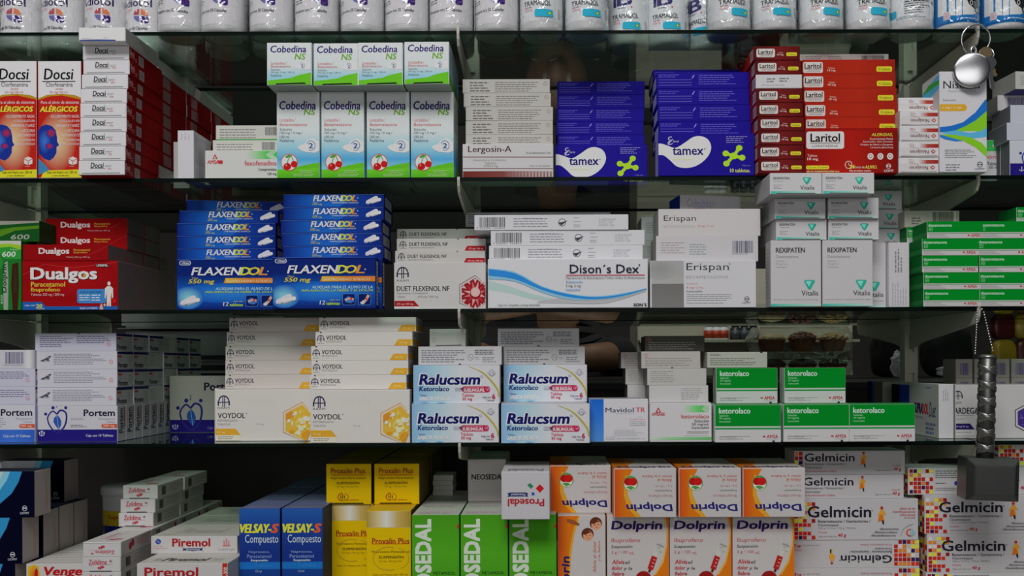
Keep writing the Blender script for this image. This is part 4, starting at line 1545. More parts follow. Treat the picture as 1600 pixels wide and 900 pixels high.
design('cortisone_back', 'injection_carton', 162, 40.6, 72, '#b6b4b7', {'T': '#a8a6a6', 'L': '#9a9896'}, {'F': a})
a = Art(1027, 142, 1558, 285)
a.T(1055, 176, 1222, 214, 'Erispan', '#3c3c40', 0.0)
a.T(1053, 228, 1218, 241, 'BETAMETASONA', '#9a9a9c', -0.005)
a.T(1233, 227, 1318, 241, '8 mg / 2 mL', '#b85c60')
design('cortisone_top', 'injection_carton', 162, 43, 72, '#b9b6b6', {'T': '#aaa8a8', 'L': '#9a9896'}, {'F': a})
put('cortisone', 985, Z3, -2, 'white ampoule carton with two grey squares, standing below the barcode carton', 'upright ampoule cartons', 0, cr=C7)
put('cortisone', 985, Z3, 38.5, 'white ampoule carton standing second, behind the one with two grey squares', 'upright ampoule cartons', 0, cr=C7)
put('cortisone', 985, Z3, 79, 'white ampoule carton standing third, behind the one with two grey squares', 'upright ampoule cartons', 0, cr=C7)
z = put('cortisone_back', 1015, Z3 + 73.5, 14, 'white carton with barcode at its right, lying on the ampoule carton with grey squares', None, 0.4, cr=C7)
z = put('cortisone_top', 1028, z, 16, 'white carton with thin black name, lying above the barcode carton', None, 0, cr=C7)
a = Art(1118, 72, 1452, 140)
a.T(1156, 87, 1308, 120, 'Celesbitan', '#8088a8', 0.0)
a.F(1195, 120, 1260, 130, 1, '#b08088')
a.F(1345, 88, 1410, 124, 4, '#9aa0a8')
design('celes', 'injection_carton', 103, 28, 60, '#aaa8a8', {'L': '#12307c', 'T': '#989696'}, {'F': a})
put('celes', 1120, z, 52, 'small pale carton with faint name and blue end, topmost on the ampoule cartons', None, 9, cr=C7)
z = Z3
for i, kk in enumerate(('cortisone_back', 'cortisone_back', 'cortisone_back', 'cortisone_back')):
    z = put(kk, [1003, 1001, 1004, 1002][i], z, 122, 'pale ampoule carton lying %s in the pile behind the ampoule cartons' % ORD[3 - i], 'rear pile of ampoule cartons', 0)


# white cartons with the turquoise triangle
def tri(a, cx, cy, s):
    a.P([(cx - 34 * s, cy - 22 * s), (cx - 26 * s, cy - 30 * s), (cx + 26 * s, cy - 30 * s), (cx + 34 * s, cy - 22 * s), (cx + 6 * s, cy + 28 * s), (cx - 6 * s, cy + 28 * s)], '#2ca08c')
    a.P([(cx - 24 * s, cy - 20 * s), (cx - 18 * s, cy - 24 * s), (cx + 14 * s, cy - 24 * s), (cx - 2 * s, cy + 10 * s)], '#7ccabc')


a = Art(160, 428, 448, 805)
a.T(190, 471, 355, 498, 'REXIPATEN', '#26282a', 0.03)
a.T(190, 512, 318, 529, 'Dexametasona', '#7a7c80', -0.004)
a.T(190, 540, 240, 552, 'Solución', '#8a8c90')
a.T(190, 558, 256, 572, '8 mg/2 mL', '#8a8c90')
a.T(190, 577, 250, 588, 'Inyectable', '#8a8c90')
tri(a, 381, 683, 0.95)
a.T(335, 715, 431, 743, 'Vitalis', '#3a3c40', 0.015)
a.T(176, 762, 432, 771, 'Contenido: Caja con 1 ampolleta e instructivo anexo', '#7a7c80')
a.GH(160, 790, 448, 804, [(0, '#3cac9c'), (0.7, '#8cc4b8'), (1, '#b0bcb8')])
VW = '#b4b2b4'
lsd = Art(0, 0, 34, 102)
lsd.F(6, 10, 28, 90, 14, '#8a8a8c')
lsd.L([(2, 0), (2, 102)], 1, '#c0c0c0')
design('tria', 'injection_carton', 78.2, 102, 34, VW, {'T': '#a4a2a2', 'L': '#a09e9e', 'R': '#a4a2a4'}, {'F': a, 'L': lsd})
a = Art(190, 297, 478, 420)
a.T(207, 319, 297, 333, 'REXIPATEN', '#3a3c40', 0.03)
a.F(207, 339, 292, 349, 1, '#8a8c90')
a.F(207, 362, 258, 392, 3, '#8a8c90')
tri(a, 396, 343, 0.75)
a.T(358, 371, 437, 395, 'Vitalis', '#3a3c40', 0.015)
a.GH(190, 404, 478, 420, [(0, '#3cac9c'), (0.6, '#8cc4b8'), (1, '#b4c0bc')])
a.P([(228, 414), (440, 414), (446, 420), (222, 420)], '#5a5c5c')
lsd = Art(0, 0, 100, 33)
lsd.F(50, 4, 92, 29, 5, '#9a9a9c')
design('tria_end', 'injection_carton', 78.6, 32, 100, '#b9b8ba', {'T': '#a8a6a6', 'L': '#a5a3a3', 'R': '#a5a3a3', 'D': '#98969a'}, {'F': a, 'L': lsd}, True)
SQ = 'beside the ampoule cartons', 'next to the white side-on carton'
for c, x in enumerate((160, 454)):
    for i in range(3 if c == 0 else 1):
        put('tria', x, Z3, -20 + i * 34.4, ('upright white carton with turquoise triangle, ' + SQ[c]) if i == 0 else 'white turquoise-triangle carton standing %s, %s' % (FILE[i], SQ[c]), 'upright turquoise-triangle cartons', 0, cr=C8)
for c, xs in enumerate(([190, 183, 155], [487, 485, 453])):
    stack('tria_end', xs, Z3 + 102, -20, 'turquoise-triangle carton lying end-on, {o} in the column nearer the %s cartons' % ('ampoule', 'green')[c], 'end-on turquoise-triangle cartons', C8, ds=[-20, -25, -56], yaw=0)
xr = 531
for i in range(3):
    put_at('tria', xr - 78.2, Z3, 15.5 + i * 34.4, 'white turquoise-triangle carton half hidden, %s behind the one next to the side-on carton' % FILE[i], 'half-hidden turquoise-triangle cartons', 0)
z = Z3 + 102
for i in range(3):
    z = put_at('tria_end', 509 - i * 2, z, 84, 'shaded turquoise-triangle carton end, %s of three between the white stack and green cartons' % ORD[2 - i], 'shaded turquoise-triangle ends', 0)
a = Art(830, 425, 948, 800)
a.F(862, 460, 910, 600, 3, '#7a7a80', 0.5, vert=True)
a.F(845, 650, 935, 790, 6, '#9a9aa0', vert=True)
design('tria_narrow', 'injection_carton', 33, 101.5, 60, '#b8b6ba', {'T': '#a8a6a6'}, {'F': a})
put('tria_narrow', 1388.3, Z3, 6, 'white carton standing side-on with vertical print, between triangle cartons and green stacks', None, 0)

# green and white cortisone cartons
GN = '#037e24'
a = Art(1018, 500, 1340, 595)
a.R(1018, 500, 1340, 564, GN)
a.T(1026, 513, 1160, 529, 'dexametasona', '#a8ccb0', 0.035)
a.F(1028, 532, 1062, 556, 3, '#8cbc98')
a.R(1018, 561, 1340, 564, '#b8b4b4')
a.R(1018, 566, 1340, 569, '#5c9c70')
a.F(1028, 570, 1150, 590, 3, '#8a8a8c')
a.R(1250, 574, 1262, 582, '#b03c44')
a.T(1270, 570, 1324, 586, 'AMSA', '#b03c44', 0.03)
lsd = Art(0, 0, 55, 26)
lsd.R(3, 16, 52, 23, '#2c7c44')
design('greenbox', 'injection_carton', 88.2, 26.5, 56, '#b4b1b1', {'T': '#0c7a34', 'L': '#0a6a2c', 'R': '#0a6a2c', 'B': GN}, {'F': a, 'L': lsd})
c1 = [1027, 1027, 1020, 1020, 1048]
c2 = [1346, 1345, 1345, 1334, 1346]
stack('greenbox', c1, Z3, -5, 'green and white injection carton, {o} in the left of two green columns', 'green cortisone cartons, left column', C8)
z = stack('greenbox', c2, Z3, -5, 'green and white injection carton, {o} in the right of two green columns', 'green cortisone cartons, right column', C8)
put('greenbox', 1588, z, 22, 'green carton lying highest, above the right of two green columns', None, 0)
z = stack('greenbox', [1417, 1418, 1416, 1417, 1417], Z3, 53, 'green carton, {o} in the recessed second file beside the white side-on carton', 'green cortisone cartons, second file')
a = Art(920, 225, 1235, 325)
a.F(960, 262, 1020, 310, 3, '#6a6a6a', 0.5)
a.F(1035, 258, 1070, 300, 3, '#9a9a98')
a.B(1082, 232, 1198, 310, '#3a3a38', 24)
a.R(1205, 232, 1215, 318, '#c4c2bc')
design('barcode_pale', 'injection_carton', 90, 27, 60, '#aaa89e', {'T': '#8c8a84', 'R': '#98968e'}, {'F': a})
put('barcode_pale', 1413, z, 56, 'pale carton with large barcode lying behind the top of the green columns', None, 0)
# ================================================================ fourth shelf
PW, NAVY = '#b9b8bf', '#221a70'


def heart(a, ox, oy, s, c='#2a2878', leaf='#2c50a0'):
    """two curved figures and a leaf forming a heart, with a pod outline"""
    def q(pts):
        return [(ox + x * s, oy + y * s) for x, y in pts]
    a.L(q(curve([(-46, -6), (-58, 22), (-50, 60), (-26, 96), (8, 118)])), 9 * s, c)
    a.L(q(curve([(-46, -6), (-24, -22), (0, -2)])), 9 * s, c)
    a.L(q(curve([(0, -2), (24, -28), (56, -12), (60, 34), (44, 82), (8, 118)])), 11 * s, c)
    a.E(ox - 70 * s, oy - 4 * s, 10 * s, 10 * s, c)
    a.E(ox - 24 * s, oy - 44 * s, 11 * s, 11 * s, c)
    a.E(ox + 56 * s, oy - 44 * s, 10 * s, 10 * s, c)
    a.L(q([(-4, -44), (2, -66), (0, -76)]), 4 * s, c)
    a.P(q([(2, 2), (18, 18), (28, 44), (26, 70), (12, 96), (-8, 72), (-22, 46), (-18, 22)]), leaf)
    a.L(q([(0, 8), (6, 50), (12, 92)]), 3 * s, '#8aa0d0')


a = Art(218, 603, 718, 830)
a.R(218, 752, 718, 830, NAVY)
heart(a, 346, 658, 0.98)
a.T(512, 627, 702, 668, 'Portem', '#232038', 0.04)
a.T(602, 678, 702, 692, 'Paracetamol', '#8a8a90')
a.T(646, 698, 702, 710, 'Tabletas', '#8a8a90')
a.F(430, 676, 532, 694, 2, '#9a9aa0')
a.F(430, 720, 540, 740, 2, '#6a6a70')
a.R(632, 718, 718, 742, '#c05030')
a.E(632, 730, 12, 12, '#c05030')
a.T(632, 722, 700, 740, '500 mg', '#d8c0b4', 0.02)
a.T(525, 782, 692, 803, 'Caja con 10 Tabletas', '#b8b8d0', 0.02)
a.O(254, 776, 18, 18, 4, '#b0b0d0', a0=20, a1=160)
a.L([(254, 764), (254, 792)], 5, '#b0b0d0')
a.E(240, 774, 5, 9, '#b0b0d0', 8)
a.E(268, 774, 5, 9, '#b0b0d0', 8)
a.E(254, 764, 7, 6, '#b0b0d0', 8)
sd = Art(0, 0, 28, 57)
sd.T(6, 5, 20, 44, 'Portem', '#3a3a50', 0.04, 0, 90)
sd.R(22, 2, 26, 34, '#8a5a50')
design('heart', 'tablet_carton', 131.4, 57.8, 28.8, PW, {'T': '#a8a8b0', 'R': '#a09fa4', 'D': NAVY}, {'F': a, 'R': sd})
a = Art(-296, 603, 218, 830)
a.GH(-296, 752, 218, 830, [(0, '#2a4cac'), (0.7, '#3a68c4'), (1, '#3058b4')])
a.T(4, 627, 199, 668, 'Portem', '#232038', 0.04)
a.T(98, 678, 200, 692, 'Paracetamol', '#8a8a90')
a.T(142, 698, 200, 710, 'Tabletas', '#8a8a90')
a.F(-40, 676, 36, 740, 5, '#8a8aa0')
a.R(130, 718, 218, 742, '#c05030')
a.E(130, 730, 12, 12, '#c05030')
a.T(126, 722, 196, 740, '500 mg', '#d8c0b4', 0.02)
a.T(18, 782, 188, 803, 'Caja con 10 Tabletas', '#b4c0e0', 0.02)
design('heart_blue', 'tablet_carton', 131.4, 59.5, 28.8, '#bcbcc6', {'T': '#a8a8b0', 'R': '#8c90b0'}, {'F': a})
a = Art(220, 265, 725, 372)
a.F(330, 276, 708, 346, 7, '#7a7888', 0.42)
a.P([(250, 318), (275, 308), (300, 292), (318, 290), (300, 312), (305, 322), (280, 316), (262, 326)], '#4a4a52')
a.L([(288, 296), (300, 304)], 3, '#b9b8bf')
a.T(246, 318, 306, 326, 'PRODIMED', '#4a4a52', 0.01)
a.O(688, 328, 13, 13, 2.5, '#b86068')
a.L([(680, 320), (696, 336)], 2.5, '#b86068')
sd = Art(0, 0, 58, 29)
sd.R(1, 0.5, 57, 4.5, '#201c58')
sd.R(3, 6.5, 16, 10, '#a8403c')
sd.F(6, 12, 18, 17, 2, '#8a8890')
sd.T(4, 18, 36, 26, 'Portem', '#34323c', 0.05, 0.1)
sd.F(40, 8, 54, 24, 4, '#8c8a90')
design('heart_back', 'tablet_carton', 131, 29.2, 57, '#bab9c2', {'T': '#a9a9b2', 'R': '#a4a3a6', 'D': '#28247a'}, {'F': a, 'R': sd})
a = Art(220, 150, 720, 258)
a.F(250, 164, 458, 234, 6, '#6a6888', 0.42)
a.F(476, 164, 690, 212, 4, '#6a6888', 0.42)
a.O(675, 218, 12, 12, 2.5, '#b86068')
a.L([(668, 211), (682, 225)], 2.5, '#b86068')
a.P([(484, 150), (496, 150), (494, 157), (486, 157)], '#26262c')
design('heart_top', 'tablet_carton', 131, 29.2, 57, '#b4b4c4', {'T': '#a9a9b2', 'R': '#a4a3a6'}, {'F': a, 'R': sd})
sd2 = Art(0, 0, 58, 29)
sd2.F(6, 4, 30, 25, 5, '#8c8a90')
design('heart_plain', 'tablet_carton', 131, 29.2, 57, '#bab9c2', {'T': '#a9a9b2', 'R': '#b0aeae'}, {'F': a, 'R': sd2})
a = Art(-299, 255, 215, 370)
a.B(32, 268, 172, 340, '#3a3a60', 26)
a.F(20, 344, 150, 352, 1, '#6a6a78')
a.GH(150, 256, 215, 369, [(0, '#bab9c2'), (0.5, '#d0d0d4'), (1, '#a0a0a8')])
design('heart_barcode', 'tablet_carton', 131, 30, 57, '#b8b7c0', {'T': '#a9a9b2', 'R': '#a4a3a6'}, {'F': a})
xl = XW(55.4, -100, 33) - 131.6
put_at('heart_blue', xl, Z4, 33, 'white carton with bright blue base band, below the barcode carton at the left end', None, 0)
z = Z4 + 59.5
for i in range(2):
    z = put_at('heart_top', xl, z, 34, 'bluish printed carton lying %s of two beneath the barcode carton at the left end' % ('lower', 'upper')[i], 'lying cartons at the left end', 0)
put_at('heart_barcode', xl - 1, z, 34, 'white carton with a large barcode lying on top at the left end', None, 0)
xl = XW(56, -90, 40)
files('heart', xl, Z4, 40, 12, 29.2, 'white carton with navy base and leaf-heart, {o} in its upright file', 'upright leaf-heart cartons', yaw=0)
for fi in range(6):
    z = Z4 + 57.8
    for lv in range(4):
        kk = 'heart_top' if lv == 3 else 'heart_back'
        if (fi, lv) in ((3, 3), (2, 2), (3, 1), (2, 0)):
            kk = 'heart_plain'
        z = put_at(kk, xl + rng.uniform(-1.5, 0.6) - (0.5 if fi else 0), z, 40 + fi * 58.4, 'lying white carton, %s, %s file of the block above the leaf-heart cartons' % (ORD[3 - lv], FILE[fi]), 'lying cartons above the leaf-heart row', 0)
a = Art(1035, 420, 1533, 765)
a.R(1035, 688, 1533, 765, NAVY)
heart(a, 1165, 620, 1.12)
a.T(1250, 462, 1460, 510, 'Portem', '#232038', 0.04)
a.T(1268, 730, 1420, 748, 'Caja con 20 Tabletas', '#8a8ab8')
a.O(1070, 728, 18, 18, 4, '#a0a0c0', a0=20, a1=160)
a.L([(1070, 714), (1070, 744)], 5, '#a0a0c0')
a.E(1056, 726, 5, 9, '#a0a0c0', 8)
a.E(1084, 726, 5, 9, '#a0a0c0', 8)
design('heart_large', 'tablet_carton', 148, 103, 40, '#a5a29c', {'T': '#96948e', 'L': '#96948e'}, {'F': a})
put_at('heart_large', XW(264.6, -80, 230), Z4, 230, 'larger carton with navy base and leaf-heart standing far back beside the cream-white stack', None, 0)

# cream-white cartons with a golden hexagon
a = Art(645, 505, 1258, 830)
OR = '#d2982c'
twin_a(a, 700, 576, 1.15, '#26284a')
a.T(662, 614, 736, 627, 'RAAM', '#4a4a54', 0.01)
a.T(662, 652, 836, 686, 'VOYDOL', '#2c2c32', 0.025)
a.E(845, 656, 4, 4, '#6a6a6c', 8)
a.T(662, 694, 788, 707, 'KETOROLACO', '#6a6a6e', 0.0)
a.T(662, 718, 740, 730, 'TABLETAS', '#7a7a7e', 0.0)
a.T(908, 718, 952, 732, '10 mg', '#8a8a8e')
for i in range(12):
    for j in range(2):
        a.E(820 + i * 17 + j * 8, 560 + j * 20 + (i % 3) * 6, 2, 2, '#a9a7a5', 6)
a.P([(645, 752), (775, 752), (808, 792), (645, 792)], OR)
a.T(662, 768, 708, 782, '10 mg', '#e0c88c', 0.02)
a.R(645, 792, 806, 826, '#c9c5b4')
a.F(664, 798, 792, 820, 2, '#7a7466')
hx, hy = 1200, 712
a.P(hexpts(hx, hy, 142, 128), '#c08a3c')
a.P(hexpts(hx, hy, 136, 122), '#c2bfba')
a.P(hexpts(hx, hy, 124, 111), '#d0a43c')
rr_ = random.Random(5)
for i in range(46):
    t, q = rr_.uniform(0, 6.28), rr_.uniform(0, 92)
    a.E(hx + q * math.cos(t), hy + q * .95 * math.sin(t), rr_.uniform(6, 22), rr_.uniform(5, 18), rr_.choice(['#d8c890', '#cfa83c', '#d8d0b0', '#c89020', '#c8b860', '#dcd4c0']), 8)
a.P([(1096, 660), (1130, 640), (1136, 652), (1120, 690), (1096, 700)], '#c8842c')
a.P([(1190, 790), (1230, 760), (1250, 770), (1230, 826), (1215, 828)], '#c88c24')
VO = '#c2bfba'
design('gold', 'tablet_carton', 156, 83, 21.6, VO, {'T': '#aaa7a2', 'R': '#a8a5a2'}, {'F': a})
a = Art(640, 410, 1245, 500)
twin_a(a, 673, 450, 0.68, '#26284a')
a.F(652, 478, 695, 486, 1, '#6a6a74')
a.T(707, 433, 834, 460, 'VOYDOL', '#2c2c32', 0.025)
a.T(707, 465, 806, 477, 'KETOROLACO', '#7a7a7e', 0.0)
a.P([(1156, 458), (1245, 458), (1237, 497), (1130, 497)], OR)
a.T(1166, 472, 1212, 486, '10 mg', '#e0c88c', 0.02)
a.R(669, 410, 679, 417, '#26262a')
sd = Art(0, 0, 82, 23)
sd.R(6, 12, 76, 21, '#b88834')
sd.F(14, 4, 60, 10, 2, '#6a6a6c')
design('gold_side', 'tablet_carton', 154.6, 22.9, 82, VO, {'T': '#a9a6a2', 'R': '#a29f9c', 'L': '#a29f9c'}, {'F': a, 'R': sd})
design('gold_side_narrow', 'tablet_carton', 149.5, 23.4, 82, '#b9b3ae', {'T': '#a9a6a2', 'R': '#a29f9c', 'L': '#a29f9c'}, {'F': a, 'R': sd})
GG = 'below the left cream-white stack', 'below the right cream-white stack'
for i in range(5):
    put('gold', 62 - i, Z4, 43 + i * 21.9, ('cream-white carton with golden hexagon, standing ' + GG[0]) if i == 0 else 'golden-hexagon carton standing %s in the file %s' % (FILE[i], GG[0]), 'standing golden-hexagon cartons, left file', 0, cr=E2)
for i in range(5):
    put('gold', 644, Z4, -1 + i * 21.9, ('cream-white carton with golden hexagon, standing ' + GG[1]) if i == 0 else 'golden-hexagon carton standing %s in the file %s' % (FILE[i], GG[1]), 'standing golden-hexagon cartons, right file', 0, cr=E2)
stack('gold_side_narrow', [122, 124, 125, 132, 148], Z4 + 83, 66, 'cream-white long side with orange tab, {o} in the left stack', 'lying cream-white cartons, left stack', E2, yaw=0)
stack('gold_side', [639, 650, 648, 675, 697], Z4 + 83, 22, 'cream-white long side with orange tab, {o} in the right stack', 'lying cream-white cartons, right stack', E2, yaw=0)

# mint sublingual tablet cartons
a = Art(52, 593, 585, 830)
a.GH(52, 593, 585, 830, [(0, '#7ca6d0'), (0.25, '#9cbcd8'), (0.55, '#c0c4c9'), (1, '#c0bec2')])
for o, c in ((0, '#d0d4dc'),):
    a.T(86, 646, 466, 718, 'Ralucsum', c, 0.1, 0.16)
a.T(90, 650, 462, 713, 'Ralucsum', '#15185c', 0.055, 0.16)
a.O(474, 666, 8, 8, 2, '#3a3c6c')
a.T(88, 724, 272, 753, 'Ketorolaco', '#15185c', 0.035, 0.14)
a.RR(352, 724, 525, 762, 15, '#b01c4c')
a.P([(340, 740), (372, 722), (372, 762)], '#7c1c40')
for y in (734, 744, 752):
    a.L([(308, y), (360, y)], 2, '#4a4a6a')
a.T(362, 727, 484, 734, 'VÍA DE ADMINISTRACIÓN', '#d0a8b4', 0.01)
a.T(362, 737, 492, 757, 'SUBLINGUAL', '#dcd0d4', 0.04, 0.1)
a.O(510, 741, 12, 13, 2, '#c47890')
a.L([(504, 740), (509, 746), (517, 736)], 3, '#dcd0d4')
a.T(92, 774, 134, 784, 'Tabletas', '#3a4a70')
a.T(88, 786, 276, 811, 'SABOR MENTA', '#d0d8e2', 0.05, 0.2)
a.T(351, 769, 426, 788, 'Tableta', '#b83c54', 0.02)
a.T(354, 793, 414, 814, '30 mg', '#b83c54', 0.03)
a.T(478, 786, 530, 800, 'Caja con', '#3a3a50', 0.02)
a.T(538, 772, 556, 802, '6', '#a82c48', 0.05)
a.T(502, 805, 552, 815, 'Tabletas', '#3a3a50', 0.02)
a.L(curve([(392, 600), (470, 634), (530, 690), (570, 744), (582, 790)]), 2, '#a89c30', 11)
a.L(curve([(400, 602), (480, 636), (540, 690), (576, 740)]), 2, '#c8bc70', 4)
a.P([(536, 620), (561, 642), (536, 664), (511, 642)], '#6a7090')
a.P([(536, 624), (556, 642), (536, 660), (516, 642)], '#c0bec2')
a.R(512, 636, 560, 650, '#c0bec2')
a.T(513, 638, 559, 648, 'ULTRA', '#5a6080', 0.02)
a.RG(120, 830, 36, 12, '#4c7cb4', '#8cb0d4')
a.RG(222, 830, 36, 12, '#4c7cb4', '#9cbcd8')
for key, w_, h_ in (('mint', 136.3, 60.6), ('mint_wide', 137.4, 60.6), ('mint_back', 137, 60.6)):
    sd = Art(0, 0, 30, 60)
    sd.L([(4, 8), (20, 40), (26, 58)], 3, '#a89c30')
    design(key, 'tablet_carton', w_, h_, 30, '#bebdc1', {'T': '#acacb2', 'R': '#a6a5aa', 'L': '#7c98b4'}, {'F': a, 'R': sd})
a = Art(92, 238, 590, 350)
a.F(110, 256, 380, 338, 6, '#73737a', 0.48)
a.O(404, 304, 18, 20, 2.5, '#6a6060')
a.L([(396, 296), (412, 314)], 3, '#6a6060')
a.F(430, 256, 575, 290, 3, '#5a5a62', 0.48)
a.F(430, 300, 460, 320, 2, '#8a8a8c')
a.F(475, 300, 575, 338, 3, '#7a7a80', 0.45)
a.P([(335, 342), (348, 342), (346, 350), (334, 350)], '#1c1c20')
design('mint_side', 'tablet_carton', 133.5, 29.6, 60, '#b0afb1', {'T': '#9e9ea0', 'R': '#9a9a9c'}, {'F': a})
xsm = ((52, 0, 'left'), (598, -14, 'right'))
for c, (x, d, nm) in enumerate(xsm):
    kk = ('mint', 'mint_wide')[c]
    where = ('next to the golden hexagon', 'next to the blue-striped white carton')[c]
    for i in range(3):
        put(kk, x, Z4, d + i * 30.4, ('light blue and white mint tablet carton, bottom one ' + where) if i == 0 else 'mint tablet carton at the bottom, %s in the file %s' % (FILE[i], where), 'bottom mint tablet cartons', 0, cr=E3)
for i in range(2):
    put('mint', 61, Z4 + 60.6, 7 + i * 30.4, 'light blue and white mint tablet carton, upper one next to the golden hexagon' if i == 0 else 'mint tablet carton of the upper row, second behind, next to the golden hexagon', 'upper mint tablet cartons', 0, cr=E3)
for i in range(2):
    put('mint', 613, Z4 + 60.6, 58 + i * 30.4 - (30 if 0 else 0), 'light blue and white mint tablet carton, upper one above the blue-striped carton' if i == 0 else 'mint tablet carton of the upper row, second behind, near the blue-striped carton', 'upper mint tablet cartons', 0, cr=E3)
zt = Z4 + 121.2
put('mint_side', 91, zt, 30, 'grey printed carton side lying on the upper mint carton next to the golden hexagon', None, 0, cr=E3)
z = put('mint_side', 612, zt, 62, 'grey printed carton side lying second-from-top above the two mint cartons near the blue stripe', None, 0, cr=E3)
put('mint_side', 577, z, 62, 'grey printed carton lying topmost over the mint cartons, with red prohibition mark', None, 0, cr=E3)
design('mint_far', 'tablet_carton', 60, 29.6, 60, '#77777a', {'T': '#6a6a6c'}, {})
a = Art(160, 112, 380, 218)
a.F(178, 122, 194, 138, 2, '#7a807a')
a.F(175, 160, 210, 196, 3, '#7a807a')
a.P([(190, 210), (360, 208), (352, 215), (200, 216)], '#4a4c4a')
design('grey_blank', 'tablet_carton', 59, 28.5, 50, '#a3a59e', {'T': '#90928c', 'R': '#90928c'}, {'F': a}, True)
put('grey_blank', 160, zt + 29.6, 42, 'small blank grey-white carton lying end-on, alone behind the cream-white stack', None, 0, cr=E3)

# blue-striped white injectable carton
a = Art(1138, 560, 1500, 822)
a.GV(1140, 561, 1225, 822, [(0, '#1c5cbc'), (0.4, '#2c6cc4'), (1, '#4c84c8')])
a.T(1236, 614, 1410, 643, 'Mavidol', '#33365c', 0.02)
a.T(1424, 614, 1480, 642, 'TR', '#b84850', 0.03)
a.P([(1312, 612), (1322, 606), (1318, 616)], '#a8b040')
a.F(1300, 648, 1415, 654, 1, '#9a9aa0')
a.F(1440, 666, 1480, 674, 1, '#9a9aa0')
a.T(1383, 680, 1480, 692, '10 mg/20 mg/mL', '#b87078')
for e in (0, 2):
    pass
a.R(1388, 699, 1482, 724, '#7a7a82')
a.R(1390, 701, 1480, 722, '#c0bfc4')
a.T(1398, 706, 1474, 717, 'INYECTABLE', '#6a6a72', 0.01)
a.F(1290, 748, 1482, 790, 5, '#a2a2a8')
a.RR(1238, 790, 1294, 810, 3, '#9a9aa0')
a.RR(1240, 792, 1292, 808, 3, '#c0bfc4')
a.T(1246, 795, 1288, 805, 'SANFER', '#8a8a90')
a.T(1305, 800, 1480, 809, 'Caja con 3 ampolletas de 1 mL', '#7a7a80')
design('bluestripe', 'injection_carton', 92.8, 67, 64, '#bfbec3', {'T': '#8e8e90', 'R': '#a8a7ac', 'L': '#2c5ca8'}, {'F': a})
put('bluestripe', 1138.5, Z4, 8, 'white injection carton with a blue edge stripe, standing alone beside the mint cartons', None, 0, cr=E3)

# white and green injectable cartons with the red triangle mark
a = Art(122, 527, 460, 738)
a.GH(300, 540, 445, 577, [(0, '#bebdbe'), (0.5, '#6cc070'), (1, '#38a84c')])
for k in range(5):
    a.L([(408 + k * 8, 558), (432 + k * 8, 538)], 2.6, '#cce0cc')
    a.L([(408 + k * 8, 558), (432 + k * 8, 578)], 2.6, '#cce0cc')
a.P([(152, 578), (168, 548), (184, 578)], '#a8303c')
a.P([(161, 574), (168, 560), (175, 574)], '#bebdbe')
a.T(133, 578, 204, 595, 'AMSABE', '#a8303c', 0.03)
a.T(295, 588, 446, 610, 'ketorolaco', '#a83844', 0.02)
a.T(366, 616, 446, 632, 'Solución', '#3c3c40', 0.02)
a.T(352, 636, 446, 652, '30 mg/mL', '#3c3c40', 0.02)
a.T(352, 654, 446, 670, 'Inyectable', '#3c3c40', 0.02)
a.F(326, 678, 446, 694, 2, '#7a7a7c')
a.F(312, 700, 446, 706, 1, '#9a9a9c')
a.GH(122, 711, 460, 727, [(0, '#b8c4b8'), (0.3, '#8cbc90'), (1, '#5cac64')])
design('redtri', 'injection_carton', 97, 60.5, 25, '#bdbcbe', {'T': '#aaa9aa', 'L': '#a2a1a2', 'R': '#a2a1a2'}, {'F': a})


def back_art(x0, y0, x1, y1, kind):
    a = Art(x0, y0, x1, y1)
    w_ = x1 - x0
    if kind == 0:
        a.F(x1 - w_ * .46, y0 + 12, x1 - 14, y1 - 12, 6, '#848484')
    elif kind == 1:
        a.F(x0 + 18, y0 + 10, x0 + w_ * .5, y1 - 14, 6, '#848484')
    else:
        a.O(x0 + 25, y0 + 22, 11, 12, 2, '#a05a5a')
        a.L([(x0 + 18, y0 + 15), (x0 + 32, y0 + 29)], 2, '#a05a5a')
        a.F(x0 + 20, y0 + 32, x1 - 14, y1 - 10, 4, '#84807e')
        a.P([(x0 + w_ * .5, y1 - 6), (x0 + w_ * .54, y1 - 6), (x0 + w_ * .54, y1), (x0 + w_ * .5, y1)], '#202020')
    return a


for k in range(3):
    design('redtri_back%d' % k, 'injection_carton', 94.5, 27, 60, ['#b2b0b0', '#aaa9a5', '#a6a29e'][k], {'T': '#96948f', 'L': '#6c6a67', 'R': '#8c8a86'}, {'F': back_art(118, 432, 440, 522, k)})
design('redtri_shaded', 'injection_carton', 98, 26, 60, '#44443f', {'T': '#3c3c38', 'L': '#2c2c2a', 'R': '#34342f'}, {'F': back_art(118, 432, 440, 522, 2)})  # lying carton repeated with the shade at the back painted into its paper
for i in range(7):
    put('redtri', 122, Z4, -3 + i * 25.4, 'white carton with red triangle and green corner, beside the blue-striped carton' if i == 0 else 'white red-triangle carton standing %s in the file beside the blue-striped carton' % FILE[i], 'standing red-triangle cartons', 0, cr=E4)
z = Z4 + 60.5
for k, (x, d) in enumerate(((118, 20), (108, 22), (76, 25))):
    z = put('redtri_back%d' % k, x, z, d, 'pale printed carton lying %s over the red-triangle carton' % ('lowest', 'in the middle', 'uppermost of three')[k], 'lying cartons over the red-triangle carton', 0, cr=E4)
put('redtri_shaded', 95, z, 62, 'carton in shade-darkened grey lying highest over the red-triangle cartons', None, 0, cr=E4)
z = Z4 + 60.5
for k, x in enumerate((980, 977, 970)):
    z = put('redtri_back%d' % k, x, z, 88, 'shaded carton lying %s in the file behind those over the red-triangle carton' % ('lowest', 'in the middle', 'uppermost')[k], 'second file of shaded cartons', 0)

